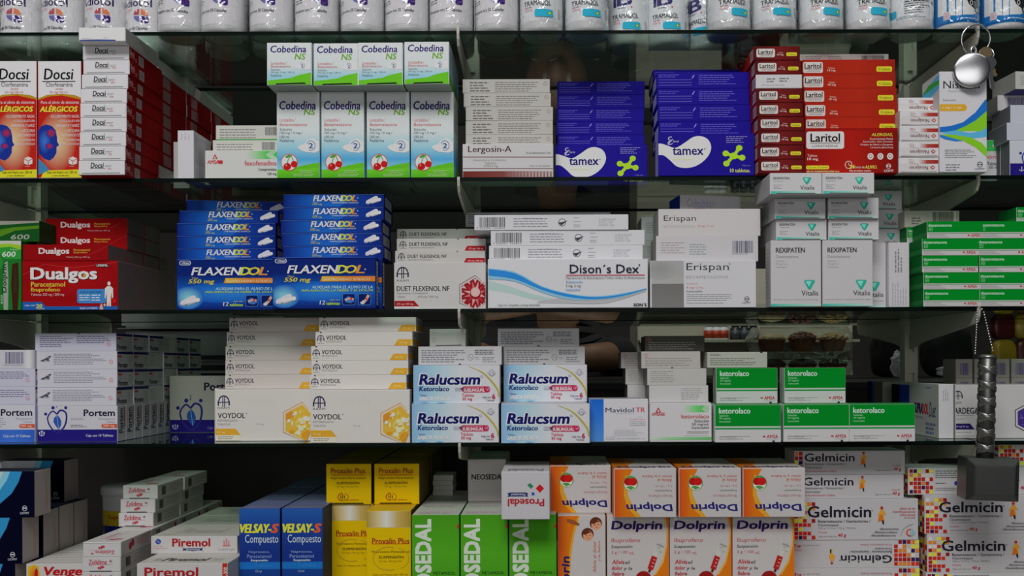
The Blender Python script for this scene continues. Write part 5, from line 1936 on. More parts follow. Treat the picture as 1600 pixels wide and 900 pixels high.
# green and white injectable cartons
a = Art(475, 538, 835, 738)
a.R(475, 538, 835, 654, GN)
a.R(475, 652, 835, 655, '#b8b6b6')
a.R(475, 660, 835, 669, '#1c8c44')
a.T(497, 554, 667, 584, 'ketorolaco', '#b4d4bc', 0.035)
a.T(498, 589, 548, 600, 'Solución', '#9cc8a8', 0.01)
a.T(498, 604, 562, 618, '30 mg/mL', '#9cc8a8', 0.01)
a.T(498, 622, 560, 634, 'Inyectable', '#9cc8a8', 0.01)
a.T(498, 703, 590, 711, 'VÍA DE ADMINISTRACIÓN', '#4a4a4c', 0.02)
a.F(592, 702, 688, 710, 1, '#8a8a8c')
a.T(498, 716, 628, 725, 'Caja con 3 AMPOLLETAS con 1 mL', '#4a4a4c', 0.01)
a.R(735, 703, 749, 711, '#a83844')
a.T(757, 698, 818, 716, 'AMSA', '#a83844', 0.03)
a.F(755, 720, 818, 725, 1, '#9a9a9c')
a.P([(788, 728), (800, 728), (800, 738), (786, 738)], '#202022')
lsd = Art(0, 0, 30, 57)
lsd.F(8, 8, 22, 50, 12, '#8c9a90')
design('greenwhite', 'injection_carton', 102.8, 57.8, 30, '#b9b7b8', {'T': '#0f7a38', 'L': '#aeb4ae', 'R': '#8c9a90', 'B': GN}, {'F': a, 'L': lsd})
design('greenwhite_far', 'injection_carton', 98.8, 57, 30, '#b9b7b8', {'T': '#0f7a38', 'L': '#aeb4ae', 'R': '#8c9a90', 'B': GN}, {'F': a, 'L': lsd})
for c, (x, d) in enumerate(((476, -15), (848, -10), (1206, -9))):
    wh = ('beside the red-triangle carton', 'in the middle of three', 'beside the side-on blue carton')[c]
    for i in range(3 if c < 2 else 2):
        put('greenwhite', x, Z4, d + i * 30.4, 'green and white injection carton on the shelf, ' + wh if i == 0 else 'green and white carton on the shelf, %s, %s' % (('second behind', 'third behind')[i - 1], wh), 'green and white cartons, lower row', 0, cr=E4)
for c, x in enumerate((483, 853)):
    for i in range(2):
        put('greenwhite_far', x, Z4 + 57.8, 36 + i * 30.4 - 0, ('green and white injection carton of the upper pair, ' + ('beside the pale printed stack', 'nearer the hanging hammer')[c]) if i == 0 else 'green and white carton second behind the upper one ' + ('beside the pale stack', 'nearer the hanging hammer')[c], 'green and white cartons, upper row', 0, cr=E4)
a = Art(435, 248, 758, 332)
a.F(450, 256, 530, 270, 2, '#5a5c56')
a.F(450, 278, 735, 320, 4, '#6a6c66', 0.45)
a.P([(720, 248), (734, 248), (732, 254), (722, 254)], '#202020')
design('greenwhite_side', 'injection_carton', 97.5, 25.5, 56, '#a4a79d', {'T': '#8e9088', 'R': '#8e9088', 'L': '#c0beb8'}, {'F': a})
put('greenwhite_side', 434, Z4 + 115, 46, 'greenish-white printed carton lying on the upper green carton beside the pale stack', None, 0, cr=E4)

# side-on carton, purple hexagon carton, small barcode cartons behind
l_ = Art(0, 0, 200, 86)
l_.R(0, 0, 38, 86, '#0c0c14')
l_.R(38, 0, 82, 86, '#183c9c')
l_.R(0, 0, 200, 4, '#a8aaa4')
l_.T(104, 33, 136, 50, 'SUPRA', '#26284c', 0.05, 0.1)
l_.T(136, 33, 160, 50, 'DOL', '#b03438', 0.05, 0.1)
l_.T(163, 30, 189, 54, 'Duet', '#26284c', 0.0, 0.35)
l_.T(104, 53, 140, 58, 'Ketorolaco', '#7a7c84')
l_.F(148, 4, 186, 9, 1, '#4c88b0')
l_.F(150, 62, 192, 83, 3, '#5a6c94', 0.55)
f_ = Art(188, 365, 257, 605)
f_.F(205, 385, 235, 440, 3, '#8a8a90', 0.4, vert=True)
design('duet', 'injection_carton', 24.6, 87.5, 200, '#b8b8bb', {'L': '#a3a6a2', 'T': '#a0a29c', 'R': '#a0a29c'}, {'F': f_, 'L': l_})
put('duet', 1466.6, Z4, 42, 'long carton seen side-on with blue and black end and red-black name, beside the green row', None, 0)
l_ = Art(0, 0, 80, 86)
l_.R(0, 0, 22, 86, '#0c0c14')
l_.R(22, 0, 34, 86, '#183c9c')
design('duet_far', 'injection_carton', 24.6, 86, 80, '#77786f', {'L': '#5a5c52', 'T': '#6a6c62'}, {'L': l_})  # next carton of the file, pale paper dimmed to stand in for shade
put_at('duet_far', XW(1466.6, -80, 42), Z4, 286, 'carton in shade-dimmed grey standing side-on directly behind the side-on blue and black one', None, 0)
a = Art(258, 367, 722, 605)
twin_a(a, 270, 412, 0.62, '#2a2a3c')
a.T(240, 440, 285, 454, 'RAAM', '#5a5a60', 0.01)
a.T(233, 469, 360, 496, 'NARDEGA', '#2c2c30', 0.03)
a.F(262, 500, 352, 506, 1, '#6a6a70')
a.F(262, 516, 300, 522, 1, '#7a7a80')
a.P([(258, 539), (322, 539), (343, 565), (258, 565)], '#281c5c')
a.T(262, 548, 315, 558, '10 mg/ 25 mg', '#b0a8c8', 0.02)
a.R(258, 567, 342, 592, '#c0bfc0')
a.F(262, 574, 330, 582, 1, '#7a7a7c')
hx, hy = 588, 516
a.P(hexpts(hx, hy, 78, 72), '#26242e')
a.P(hexpts(hx, hy, 74, 68), '#b4b3b3')
a.P(hexpts(hx, hy, 64, 59), '#3c2c78')
for i in range(6):
    t = math.radians(60 * i)
    a.L([(hx, hy), (hx + 50 * math.cos(t), hy + 50 * math.sin(t))], 3, '#6c5ca0')
    a.L([(hx + 34 * math.cos(t), hy + 34 * math.sin(t)), (hx + 48 * math.cos(t + .4), hy + 48 * math.sin(t + .4))], 3, '#6c5ca0')
design('purplehex', 'tablet_carton', 170, 86.5, 24, '#b2b1b1', {'T': '#8c8c86', 'L': '#9c9c98'}, {'F': a})
for i in range(3):
    put_at('purplehex', XW(1491.6, -80, 42) + 0.8, Z4, 42 + i * 24.5, 'white carton with purple hexagon and purple tab, behind the hanging hammer handle' if i == 0 else 'white purple-hexagon carton standing %s in the file behind the hammer handle' % FILE[i], 'purple hexagon cartons', 0)
a = Art(0, 0, 30, 30)
a.B(7, 6, 24, 26, '#4a4680', 12)
design('smallbar', 'tablet_carton', 29.5, 32, 50, '#98948e', {'T': '#86827c', 'L': '#86827c'}, {'F': a}, True)
for c in range(4):
    z = Z4
    for k in range(4):
        z = put_at('smallbar', 690 + c * 31.5, z, 126, 'small carton end with violet barcode, %s, %s column behind the purple hexagon' % (ORD[3 - k], ('first', 'second', 'third', 'fourth')[c]), 'small barcode cartons')

# cartons at the right end of the second shelf
a = Art(218, 603, 718, 830)
a.R(218, 752, 718, 830, NAVY)
heart(a, 346, 690, 0.9, '#2a3c80')
a.O(290, 785, 18, 18, 4, '#b0b0d0', a0=20, a1=160)
a.L([(290, 772), (290, 800)], 5, '#b0b0d0')
a.T(512, 627, 702, 668, 'Portem', '#232038', 0.04)
design('heart_end', 'tablet_carton', 130, 55, 28.8, '#b4b6c0', {'T': '#a8a8b0', 'L': '#55575c'}, {'F': a})
design('plain_lilac', 'tablet_carton', 130, 28, 60, '#adb0bc', {'T': '#a4a6ae', 'L': '#5c5e62'}, {})
a = Art(0, 0, 120, 26)
a.B(16, 4, 44, 20, '#4a4270', 16)
design('violet_barcode', 'tablet_carton', 120, 25, 60, '#aaa8a8', {'T': '#98969a', 'L': '#6c6c68'}, {'F': a})
a = Art(0, 0, 120, 30)
a.F(8, 6, 60, 24, 5, '#7c7c7c')
design('lidded_grey', 'tablet_carton', 120, 28, 62, '#a6a6a4', {'T': '#98989a', 'L': '#82827e', 'D': '#3a3468'}, {'F': a})
for i in range(3):
    put_at('heart_end', XW(1577.5, 310, 4), Z2, 4 + i * 29.2, 'white carton with navy base standing beside the white and green one, %s in its file' % FILE[i], 'upright cartons at the right end of the second shelf', 0)
z = Z2 + 55
z = put('plain_lilac', 1573, z, 4, 'plain lilac-white carton lying lower of two over the navy-based one at the right end', None, 0)
z = put('plain_lilac', 1578.5, z, 6, 'plain lilac-white carton lying upper of two over the navy-based one at the right end', None, 0)
z = put('violet_barcode', 1558.5, z - 0, 38, 'pale carton with small violet barcode, second-from-top at the right end behind the keys', None, 0)
put('lidded_grey', 1580, z, 12, 'grey printed carton with violet underside, highest at the right end behind the keys', None, 6)
# ================================================================ lowest visible shelf
# navy cartons at the left
a = Art(-375, 212, 205, 460)
NV = '#06071e'
a.R(-375, 212, 205, 460, NV)
a.P([(-375, 212), (132, 212), (110, 270), (70, 330), (0, 385), (-80, 420), (-375, 440)], '#2c84b8')
a.P([(-375, 212), (60, 212), (40, 260), (0, 310), (-80, 360), (-375, 390)], '#7cb8d0')
a.P([(-375, 212), (20, 212), (-10, 270), (-60, 320), (-375, 350)], '#b8bcc4')
a.O(147, 411, 15, 15, 3, '#b8b8c4')
a.E(142, 410, 5, 5, '#b8b8c4', 8)
a.E(152, 410, 5, 5, '#b8b8c4', 8)
a.T(120, 430, 174, 442, 'LIOMY', '#b8b8c4', 0.02)
sd = Art(0, 0, 46, 72)
sd.F(30, 12, 38, 62, 2, '#a88080', 0.5, vert=True)
design('navy', 'tablet_carton', 152, 72.2, 46, NV, {'R': '#a59c9a', 'T': '#2a2c3c', 'B': NV, 'L': '#a59c9a'}, {'F': a, 'R': sd})
yr = XW(24, -345, 0)
put_at('navy', yr - 152, Z5, 0, 'navy and light blue carton with pale side, lowest of three at the left end', 'front navy cartons', 0)
x2 = XW(35, -270, 0)
for i, d in enumerate((0, 58, 105, 152)):
    if i:
        put_at('navy', x2 - 152, Z5, d, 'navy carton with pale side, lower layer, %s behind the front ones' % FILE[i - 1].replace('front', 'first'), 'lower rear navy cartons', 0)
    put_at('navy', x2 - 152, Z5 + 72.2, d, 'navy and light blue carton with pale side, middle of three at the left end' if i == 0 else 'navy carton with pale side, middle layer, %s behind the front one' % FILE[i - 1].replace('front', 'first'), 'middle navy cartons', 0)
put_at('navy', XW(54, -200, 0) - 152, Z5 + 144.4, 0, 'navy and light blue carton with pale side, uppermost at the left end', 'front navy cartons', 0)
put_at('navy', XW(102.5, -200, 160) - 152, Z5 + 144.4, 156, 'dim carton with pale side, upper layer far behind the uppermost navy one', None, 0)

# thin white cartons in a file
a = Art(155, 765, 580, 1040)
a.R(166, 780, 234, 900, '#c8a428')
a.RG(205, 830, 34, 60, '#c85a20', '#c8a428')
a.P([(205, 838), (208, 810), (216, 790), (226, 800), (228, 838)], '#a81c1c')
a.T(268, 784, 498, 850, 'Venge', '#a81820', 0.05, 0.18)
a.F(280, 880, 480, 910, 2, '#8a8a8a')
design('thinfile', 'tablet_carton', 108, 73, 17.5, '#b4b2b0', {'T': '#aaa7a2', 'R': '#aaa7a2'}, {'F': a})
xl = XW(40.5, -310, -4)
files('thinfile', xl, Z5, -4, 10, 18.4, 'thin white carton, {o} in the file with red slanted word and flame picture', 'thin white cartons in a file', yaw=0)

# red on white capsule cartons
a = Art(702, 280, 920, 362)
a.T(736, 292, 842, 320, 'Zolidime', '#a83848', 0.03)
a.P([(855, 300), (866, 294), (876, 300), (868, 306), (874, 310), (862, 308)], '#8a6a6c')
a.L([(735, 323), (874, 321)], 1.6, '#a85060')
a.F(736, 325, 765, 331, 1, '#b07078')
a.E(800, 341, 12, 8, '#982434')
a.E(816, 335, 12, 8, '#a83c48')
a.E(800, 341, 5, 3, '#c88c90', 8)
a.P([(745, 356), (868, 356), (874, 362), (738, 362)], '#4a4848')
sd = Art(0, 0, 104, 23)
sd.R(16, 4, 32, 19, '#6a6664')
sd.B(17, 5, 31, 18, '#3a3836', 10)
sd.F(44, 3, 100, 18, 3, '#8c8682')
tp = Art(0, 0, 58, 104)
tp.T(14, 30, 24, 80, 'Zolidime', '#b8828a', 0.02, 0, 90)
tp.E(36, 84, 6, 5, '#a85060')
tp.E(43, 80, 6, 5, '#a85060')
tp.L([(30, 20), (30, 92)], 0.8, '#b8828a')
cz = {'T': '#b2b0ad', 'R': '#a5a19e', 'L': '#a5a19e'}
design('caps', 'capsule_carton', 58.5, 22.7, 104, '#b7b5b6', cz, {'F': a, 'R': sd, 'T': tp}, True)
b = Art(490, 638, 720, 728)
b.T(566, 690, 684, 712, 'Zolidime', '#a83848', 0.03, 0, 180)
b.L([(530, 686), (682, 687)], 1.6, '#a85060')
b.E(596, 672, 13, 8, '#982434')
b.E(612, 664, 13, 8, '#a83c48')
b.E(596, 672, 5, 3, '#c88c90', 8)
b.E(545, 708, 9, 7, '#a86870')
b.L([(492, 642), (716, 640)], 3, '#8c8888')
sd = Art(0, 0, 104, 23)
sd.E(30, 12, 5, 6, '#982434')
sd.E(38, 8, 5, 6, '#982434')
sd.T(52, 7, 92, 18, 'Zolidime', '#b8828a', 0.02, 0, 180)
sd.L([(46, 5), (100, 5)], 0.8, '#a85060')
design('caps_down', 'capsule_carton', 58.5, 22.7, 104, '#b7b5b6', cz, {'F': b, 'R': sd, 'T': tp}, True)
sd = Art(0, 0, 104, 23)
sd.L([(0, 17), (104, 17)], 2.4, '#b04c50')
sd.R(16, 4, 32, 12, '#6a6664')
sd.E(92, 8, 4, 4, '#982434')
design('caps_stripe', 'capsule_carton', 58.5, 22.7, 104, '#b7b5b6', cz, {'F': b, 'R': sd, 'T': tp}, True)
xr = XW(189.5, -290, -40)
for fi in range(4):
    z = Z5
    for lv in range(5):
        kk = 'caps_down' if (lv == 4 and fi == 0) else ('caps_stripe' if lv == 4 else 'caps')
        lb = 'white capsule carton with red print, %s layer, %s file of the low long pile' % (ORD[4 - lv], FILE[fi])
        if kk == 'caps_down':
            lb = 'white capsule carton turned upside down, foremost on top of the low long pile'
        z = put_at(kk, xr - 58.5 - (0.0, 0.8, 0.3, 0.6, 0.0)[lv], z, -40 + fi * 105, lb, 'capsule cartons in the low long pile', 0)
z0 = Z5 + 5 * 22.7
for fi in range(2):
    z = z0
    for lv in range(3):
        z = put_at('caps', xr - 66 + (0, 2.2, 5.5)[lv] + fi * (1.5, 0, 2)[lv], z, 88 + fi * 105 + lv * 2, 'white capsule carton with red print, %s of three in the %s tower' % (ORD[2 - lv], ('front', 'rear')[fi]), 'capsule carton towers', 0)

# suppository cartons
a = Art(897, 597, 1420, 705)
a.E(941, 630, 17, 17, '#3c4c98')
a.L([(930, 622), (952, 640)], 3, '#8c94c0')
a.T(912, 654, 966, 664, 'Caja con', '#a86068', 0.01)
a.T(912, 667, 1000, 678, '5 supositorios', '#a86068', 0.01)
a.T(1028, 612, 1254, 660, 'Piremol', '#9c2028', 0.05)
a.P([(1086, 666), (1100, 672), (1200, 672), (1214, 666), (1206, 678), (1214, 688), (1196, 684), (1150, 690), (1104, 684), (1086, 688), (1094, 678)], '#26305c')
a.T(1112, 674, 1190, 685, 'Paracetamol', '#b8bccc', 0.02)
for x in (1340, 1354, 1368):
    a.L([(x, 656), (x, 630 - (x == 1354) * 14)], 7, '#b87078')
    a.E(x, 628 - (x == 1354) * 14, 4, 5, '#b87078', 8)
a.R(1332, 652, 1378, 660, '#b87078')
a.T(1305, 674, 1405, 686, 'LOEFFLER', '#8c8a8a', 0.0)
tp = Art(0, 0, 138, 96)
tp.T(30, 30, 104, 70, 'Piremol', '#9a9894', 0.03, 0.2)
tp.F(10, 74, 40, 84, 1, '#9a9894')
design('supp', 'suppository_carton', 138, 27.8, 97, '#b3b1b0', {'T': '#a6a69c', 'R': '#a5a3a0', 'L': '#a5a3a0'}, {'F': a, 'T': tp})
tp2 = Art(0, 0, 138, 96)
tp2.T(30, 60, 100, 80, 'Piremol', '#3a3a3a', 0.05, 0.25)
tp2.F(16, 62, 30, 78, 2, '#6a6a6a')
tp2.F(106, 62, 130, 78, 2, '#8a8a88')
b = Art(832, 765, 1380, 880)
b.T(880, 792, 1200, 850, 'Piremol', '#9c2028', 0.05)
b.R(1348, 765, 1390, 880, '#b02c20')
b.T(1356, 790, 1378, 860, 'R-300', '#d8c0b8', 0.03, 0, 90)
design('supp_low', 'suppository_carton', 138, 27.3, 97, '#b3b1b0', {'T': '#aaa9a2', 'R': '#a5a3a0', 'L': '#a5a3a0'}, {'F': b, 'T': tp2})
x_top, x_low = XW(235.5, -290, 24), XW(213.5, -320, -45)
z = Z5
for lv in range(3):
    for fi in range(4):
        put_at('supp_low', x_low, z, -45 + fi * 97.8, 'white suppository carton with red end band, %s of the lower three layers, %s file' % (('bottom', 'middle', 'top')[lv], FILE[fi]), 'lower suppository cartons', 0)
    z += 27.3
for fi in range(3):
    put_at('supp', x_top, z, 24 + fi * 97.8, 'white suppository carton with dark red name, highest layer, %s of its row' % FILE[fi], 'top suppository cartons', 0)

# blue suspension cartons
a = Art(42, 320, 240, 806)
a.GV(42, 320, 240, 806, [(0, '#24549c'), (0.2, '#1c3c88'), (0.45, '#182e78'), (0.53, '#17307c'), (0.54, '#1a66b0'), (0.6, '#1a66b0'), (0.61, '#173a80'), (1, '#122c68')])
a.T(47, 396, 196, 438, 'VELSAY-', '#d0cc30', 0.06, 0.22)
a.T(198, 396, 232, 438, 'S', '#c8542c', 0.08, 0.22)
a.T(70, 447, 232, 499, 'Compuesto', '#b8c4d8', 0.01)
a.T(88, 524, 190, 540, 'Naproxeno,', '#7c94c0')
a.T(80, 543, 197, 560, 'Paracetamol', '#7c94c0')
a.T(98, 566, 180, 579, 'Suspensión', '#bccce0', 0.03)
a.T(118, 590, 206, 605, '125 mg/100 mg/5 mL', '#3c84c8')
a.T(120, 618, 150, 630, 'Oral', '#8ca4b0')
tp = Art(0, 0, 64, 60)
tp.F(10, 40, 54, 52, 2, '#8a84a0')
tp.L([(0, 30), (64, 30)], 1, '#3a4468')
design('bluesusp', 'syrup_carton', 64.5, 157, 60, '#1c3c88', {'T': '#5c6480', 'R': '#14284c', 'L': '#14284c', 'B': '#1c3c88'}, {'F': a, 'T': tp})
for c, x in enumerate((42, 246)):
    xl = XW(E7.px(x), -300, 2)
    files('bluesusp', xl, Z5, 2 + c, 6, 60.8, 'blue suspension carton with yellow slanted name, {o} in the file %s' % ('beside the suppository cartons', 'beside the yellow cartons')[c], 'blue suspension cartons', yaw=0)

# yellow suspension cartons
YL = '#d0a808'


def yellow_marks(a, s, ox, oy):
    a.O(ox, oy, 26 * s, 20 * s, 5 * s, '#a83820', a0=90, a1=270)
    a.O(ox + 6 * s, oy, 24 * s, 18 * s, 3 * s, '#a83820', a0=280, a1=420)
    for q in (-9, 0, 9):
        a.L([(ox + q * s, oy + 8 * s), (ox + q * s, oy - 8 * s - 6 * (q == 0) * s)], 4 * s, '#3a3010')


a = Art(462, 103, 683, 298)
a.T(484, 122, 655, 147, 'Proxalin Plus', '#8c2c1c', 0.03)
a.R(484, 153, 650, 157, '#b8481c')
a.T(482, 164, 656, 179, 'Naproxeno-Paracetamol', '#5a4a10', 0.015)
a.T(512, 185, 626, 200, 'SUSPENSIÓN', '#4a3c10', 0.03)
a.T(512, 207, 624, 218, '125 mg / 100 mg / 5mL', '#6a5a18')
yellow_marks(a, 1.0, 542, 262)
a.T(535, 272, 624, 281, 'RANDALL QUÍMICOS', '#8c3c18', 0.02)
a.P([(490, 290), (645, 290), (650, 297), (484, 297)], '#4a3c10')
design('yellow_end', 'syrup_carton', 74, 66.5, 152, YL, {'T': '#77601c', 'R': '#5c4c20', 'L': '#5c4c20', 'D': '#8c7010'}, {'F': a}, True)
a = Art(653, 330, 868, 800)
a.R(653, 330, 868, 412, '#b8a468')
a.GH(653, 332, 868, 410, [(0, '#a08438'), (0.25, '#c0b080'), (0.45, '#d4ccc0'), (0.7, '#b49c58'), (1, '#a08030')])
a.T(680, 462, 860, 490, 'Proxalin Plus', '#8c2c1c', 0.03)
a.R(680, 488, 860, 491, '#b8481c')
a.T(680, 521, 862, 536, 'Naproxeno-Paracetamol', '#5a4a10', 0.015)
a.T(712, 544, 832, 559, 'SUSPENSIÓN', '#4a3c10', 0.03)
a.T(712, 568, 826, 579, '125 mg / 100 mg / 5mL', '#6a5a18')
a.O(760, 560, 78, 58, 5, '#a8901c', a0=70, a1=290)
a.O(780, 560, 80, 56, 4, '#a8901c', a0=290, a1=420)
a.T(682, 632, 856, 644, 'Caja con frasco con 100 mL', '#5a4a10')
design('yellow', 'syrup_carton', 70, 153, 68, YL, {'T': '#b89820', 'R': '#6c5820', 'L': '#6c5820', 'B': YL}, {'F': a})
xl = XW(572.5, -300, 0)
files('yellow', xl, Z5, 0, 4, 69, 'yellow suspension carton with silver-gold band, {o} in the file beside the green cartons', 'upright yellow cartons', yaw=0)
xl2 = xl - 71.5
files('yellow', xl2, Z5, 64, 3, 69, 'yellow suspension carton set back, {o} in the file beside the blue cartons', 'upright yellow cartons set back', yaw=0)
for c, x in enumerate((509.5, 584.5)):
    xl = XW(x, -200, 62)
    files('yellow_end', xl, Z5 + 153, 62, 2, 153.5, 'yellow carton lying end-on over the upright yellow ones, {o}, %s column' % ('bluer-side', 'greener-side')[c] if 0 else 'yellow carton lying end-on over the upright ones, {o} of the column nearer the %s cartons' % ('blue', 'green')[c], 'end-on yellow cartons', yaw=0)

# green cartons with vertical white name
a = Art(872, 350, 1100, 810)
a.R(872, 350, 1100, 810, '#3f9020')
a.GV(872, 352, 1100, 810, [(0, '#428c1c'), (0.4, '#4b9c20'), (1, '#347c18')])
a.T(892, 372, 962, 805, 'NEOSEDAL', '#c0d4bc', 0.07, 0, 90)
a.T(975, 620, 1082, 633, 'METAMIZOL', '#1c3c14', 0.03)
a.T(975, 640, 1040, 652, 'SÓDICO', '#1c3c14', 0.03)
a.R(1090, 395, 1100, 415, '#b03020')
tp = Art(0, 0, 74, 66)
tp.F(8, 44, 64, 56, 1, '#7c7c78')
tp.L([(4, 40), (70, 40)], 0.8, '#7a7a76')
design('vgreen', 'tablet_carton', 73.5, 149.5, 66, '#3f9020', {'T': '#a8a8a2', 'R': '#3c7c28', 'L': '#3c7c28', 'B': '#3f9020'}, {'F': a, 'T': tp})
for c, x in enumerate((643.3, 719.3, 795.3)):
    xl = XW(x, -300, -20)
    files('vgreen', xl, Z5, -20 + c, 4, 66.8, 'green carton with vertical white name, {o} in the file %s' % ('beside the yellow cartons', 'under the white green-lettered carton', 'under the upside-down white carton')[c], 'green cartons with vertical name', yaw=0)
a = Art(1142, 80, 1327, 285)
a.T(1158, 152, 1322, 178, 'NEOSEDAL', '#26282c', 0.04)
a.T(1160, 183, 1240, 193, 'METAMIZOL', '#8ca890')
a.T(1160, 200, 1208, 210, 'SÓDICO', '#8ca890')
a.F(1160, 220, 1200, 242, 2, '#a8b0a8')
design('white_lying', 'tablet_carton', 65, 71.5, 140, '#b0acaa', {'T': '#a09c98', 'L': '#a09c98'}, {'F': a}, True)
put('white_lying', 731, Z5 + 149.5, 112, 'white carton lying end-on with black and green lettering, beside the upside-down white carton', None, 0)
a = Art(1303, 140, 1537, 372)
a.T(1333, 272, 1511, 308, 'Prosedal', '#a02430', 0.05, 0, 180)
a.P([(1328, 244), (1345, 240), (1420, 240), (1434, 244), (1428, 252), (1434, 262), (1420, 260), (1345, 260), (1328, 262), (1336, 252)], '#26305c')
a.T(1348, 245, 1418, 257, 'Paracetamol', '#b8bccc', 0.02, 0, 180)
a.P([(1470, 220), (1491, 200), (1512, 220), (1491, 242)], '#b81c24')
a.P([(1428, 204), (1442, 193), (1460, 210), (1446, 222)], '#2c7c50')
a.P([(1450, 240), (1464, 240), (1464, 254), (1450, 254)], '#2c4ca0')
tp = Art(0, 0, 72, 140)
tp.T(10, 104, 62, 132, 'Prosedal', '#77747c', 0.03, 0.0, 180)
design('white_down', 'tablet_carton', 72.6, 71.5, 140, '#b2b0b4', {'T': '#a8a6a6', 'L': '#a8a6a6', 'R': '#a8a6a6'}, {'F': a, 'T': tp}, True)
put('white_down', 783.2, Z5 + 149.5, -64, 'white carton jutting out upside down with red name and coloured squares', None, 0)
design('flatwhite', 'tablet_carton', 36, 9, 54, '#9c9c96', {'T': '#a8a8a2'}, {})
z = Z5 + 149.5
for i in range(4):
    z = put_at('flatwhite', -209 + (i % 2), z, 182, 'thin flat white carton lying %s of four in the dark gap behind the green cartons' % ORD[3 - i], 'thin flat white cartons')

# orange and white children's suspension cartons
OG = '#cc6c14'


def cherry(a, cx, cy, r):
    a.E(cx, cy, r, r, '#5a8c4c')
    a.E(cx, cy + r * .15, r * .84, r * .78, '#d0ccc0')
    a.E(cx - r * .3, cy - r * .2, r * .56, r * .5, '#a81418')
    a.E(cx + r * .3, cy - r * .2, r * .58, r * .52, '#b81a1a')
    a.P([(cx - r * .6, cy + r * .5), (cx, cy + r * .3), (cx + r * .6, cy + r * .6), (cx, cy + r * .86)], '#4c8c3c')


a = Art(612, 130, 915, 365)
a.P([(612, 130), (705, 130), (685, 165), (675, 210), (680, 260), (705, 315), (745, 365), (612, 365)], OG)
a.GH(612, 130, 672, 365, [(0, '#c0481c'), (1, OG)])
a.P([(685, 165), (675, 210), (680, 260), (705, 315), (745, 365), (720, 365), (676, 320), (660, 260), (660, 200), (668, 160)], '#d8942c')
cherry(a, 692, 200, 37)
a.T(672, 293, 898, 335, 'Dolprin', '#262468', 0.05, -0.1, 180)
a.T(780, 252, 898, 270, 'Ibuprofeno', '#a06c70', 0.0, -0.1, 180)
a.T(812, 230, 896, 242, 'Suspensión', '#4a4a50', 0.01, -0.1, 180)
a.T(812, 207, 896, 220, '2 g / 100 mL', '#a06c70', 0.01, -0.1, 180)
a.T(824, 178, 896, 194, 'Alivia el', '#b06450', 0.02, -0.1, 180)
a.T(750, 158, 896, 173, 'dolor y la fiebre', '#b06450', 0.02, -0.1, 180)
tp = Art(0, 0, 96, 146)
tp.R(0, 0, 26, 146, '#a8601c')
tp.T(8, 118, 88, 140, 'Dolprin', '#2a2860', 0.05, 0)
tp.P([(24, 146), (26, 100), (40, 60), (30, 0), (24, 0)], '#b8742c')
design('orange_end', 'syrup_carton', 96.4, 75.3, 144, '#b2aeae', {'T': '#a39f98', 'L': '#a8541c', 'R': '#a39f9c', 'D': '#98948f'}, {'F': a, 'T': tp}, True)
a = Art(567, 362, 870, 814)
a.P([(870, 362), (842, 362), (858, 420), (856, 500), (838, 580), (800, 646), (770, 690), (870, 690)], OG)
a.R(780, 690, 870, 814, OG)
a.P([(842, 362), (852, 362), (866, 430), (862, 510), (844, 590), (806, 650), (800, 646), (838, 580), (856, 500), (858, 420)], '#d8a050')
for o, c in ((3, '#c8a8a8'),):
    a.T(590 + o, 390 + o, 836 + o, 442 + o, 'Dolprin', c, 0.06, 0.1)
a.T(590, 390, 836, 442, 'Dolprin', '#22205c', 0.05, 0.1)
a.T(588, 472, 730, 498, 'Ibuprofeno', '#a83c40', 0.0, 0.1)
a.T(588, 505, 692, 524, 'Suspensión', '#3a3a40', 0.015, 0.1)
a.T(588, 532, 668, 550, '2 g / 100', '#a83c40', 0.01, 0.1)
a.T(676, 536, 700, 550, 'mL', '#a83c40', 0.01, 0.1)
a.T(592, 576, 652, 596, 'Alivia', '#a8343c', 0.03, 0.12)
a.T(656, 580, 678, 596, 'el', '#3a3a40', 0.02, 0.12)
a.T(590, 606, 642, 624, 'dolor', '#a8343c', 0.03, 0.12)
a.T(648, 610, 690, 628, 'y la', '#3a3a40', 0.02, 0.12)
a.T(592, 633, 650, 652, 'fiebre', '#a8343c', 0.03, 0.12)
a.L([(778, 622), (800, 560)], 28, '#a82420')
a.L([(800, 560), (816, 524)], 26, '#b8b8b0')
a.L([(818, 520), (832, 498)], 10, '#a8a8a0')
a.L([(812, 500), (845, 514)], 6, '#8c8c88')
a.L([(806, 528), (836, 538)], 6, '#a8a8a4')
a.L([(772, 636), (778, 622)], 12, '#6c1c18')
for k in range(4):
    a.L([(782 + k * 6, 606 - k * 16), (792 + k * 6, 610 - k * 16)], 2.5, '#d8c8c0')
a.E(745, 670, 40, 40, '#8a1c18')
design('orange', 'syrup_carton', 96.6, 146, 75, '#b4b0af', {'T': '#a8a49c', 'L': OG, 'R': '#c86c18', 'B': '#bebab9'}, {'F': a})
a = Art(333, 340, 565, 794)
a.P([(333, 340), (432, 340), (405, 420), (388, 520), (383, 646), (383, 794), (333, 794)], OG)
a.GH(333, 340, 384, 794, [(0, '#b8441c'), (1, OG)])
a.P([(432, 340), (405, 420), (388, 520), (383, 646), (392, 646), (398, 530), (414, 430), (440, 340)], '#d8942c')
for cx, cy in ((518, 378), (478, 430)):
    a.E(cx, cy, 30, 30, '#5a2c1c')
    a.E(cx + 2, cy + 8, 24, 25, '#c89070')
    a.P([(cx - 24, cy), (cx - 4, cy - 22), (cx + 22, cy - 6), (cx + 6, cy - 6), (cx - 10, cy + 4)], '#5a2c1c')
    a.E(cx - 4, cy + 8, 3, 3, '#2a1410', 6)
    a.E(cx + 12, cy + 6, 3, 3, '#2a1410', 6)
    a.L([(cx, cy + 20), (cx + 8, cy + 19)], 3, '#8c2c20')
a.P([(380, 356), (410, 362), (440, 380), (436, 390), (404, 382), (376, 370)], '#8c4c2c')
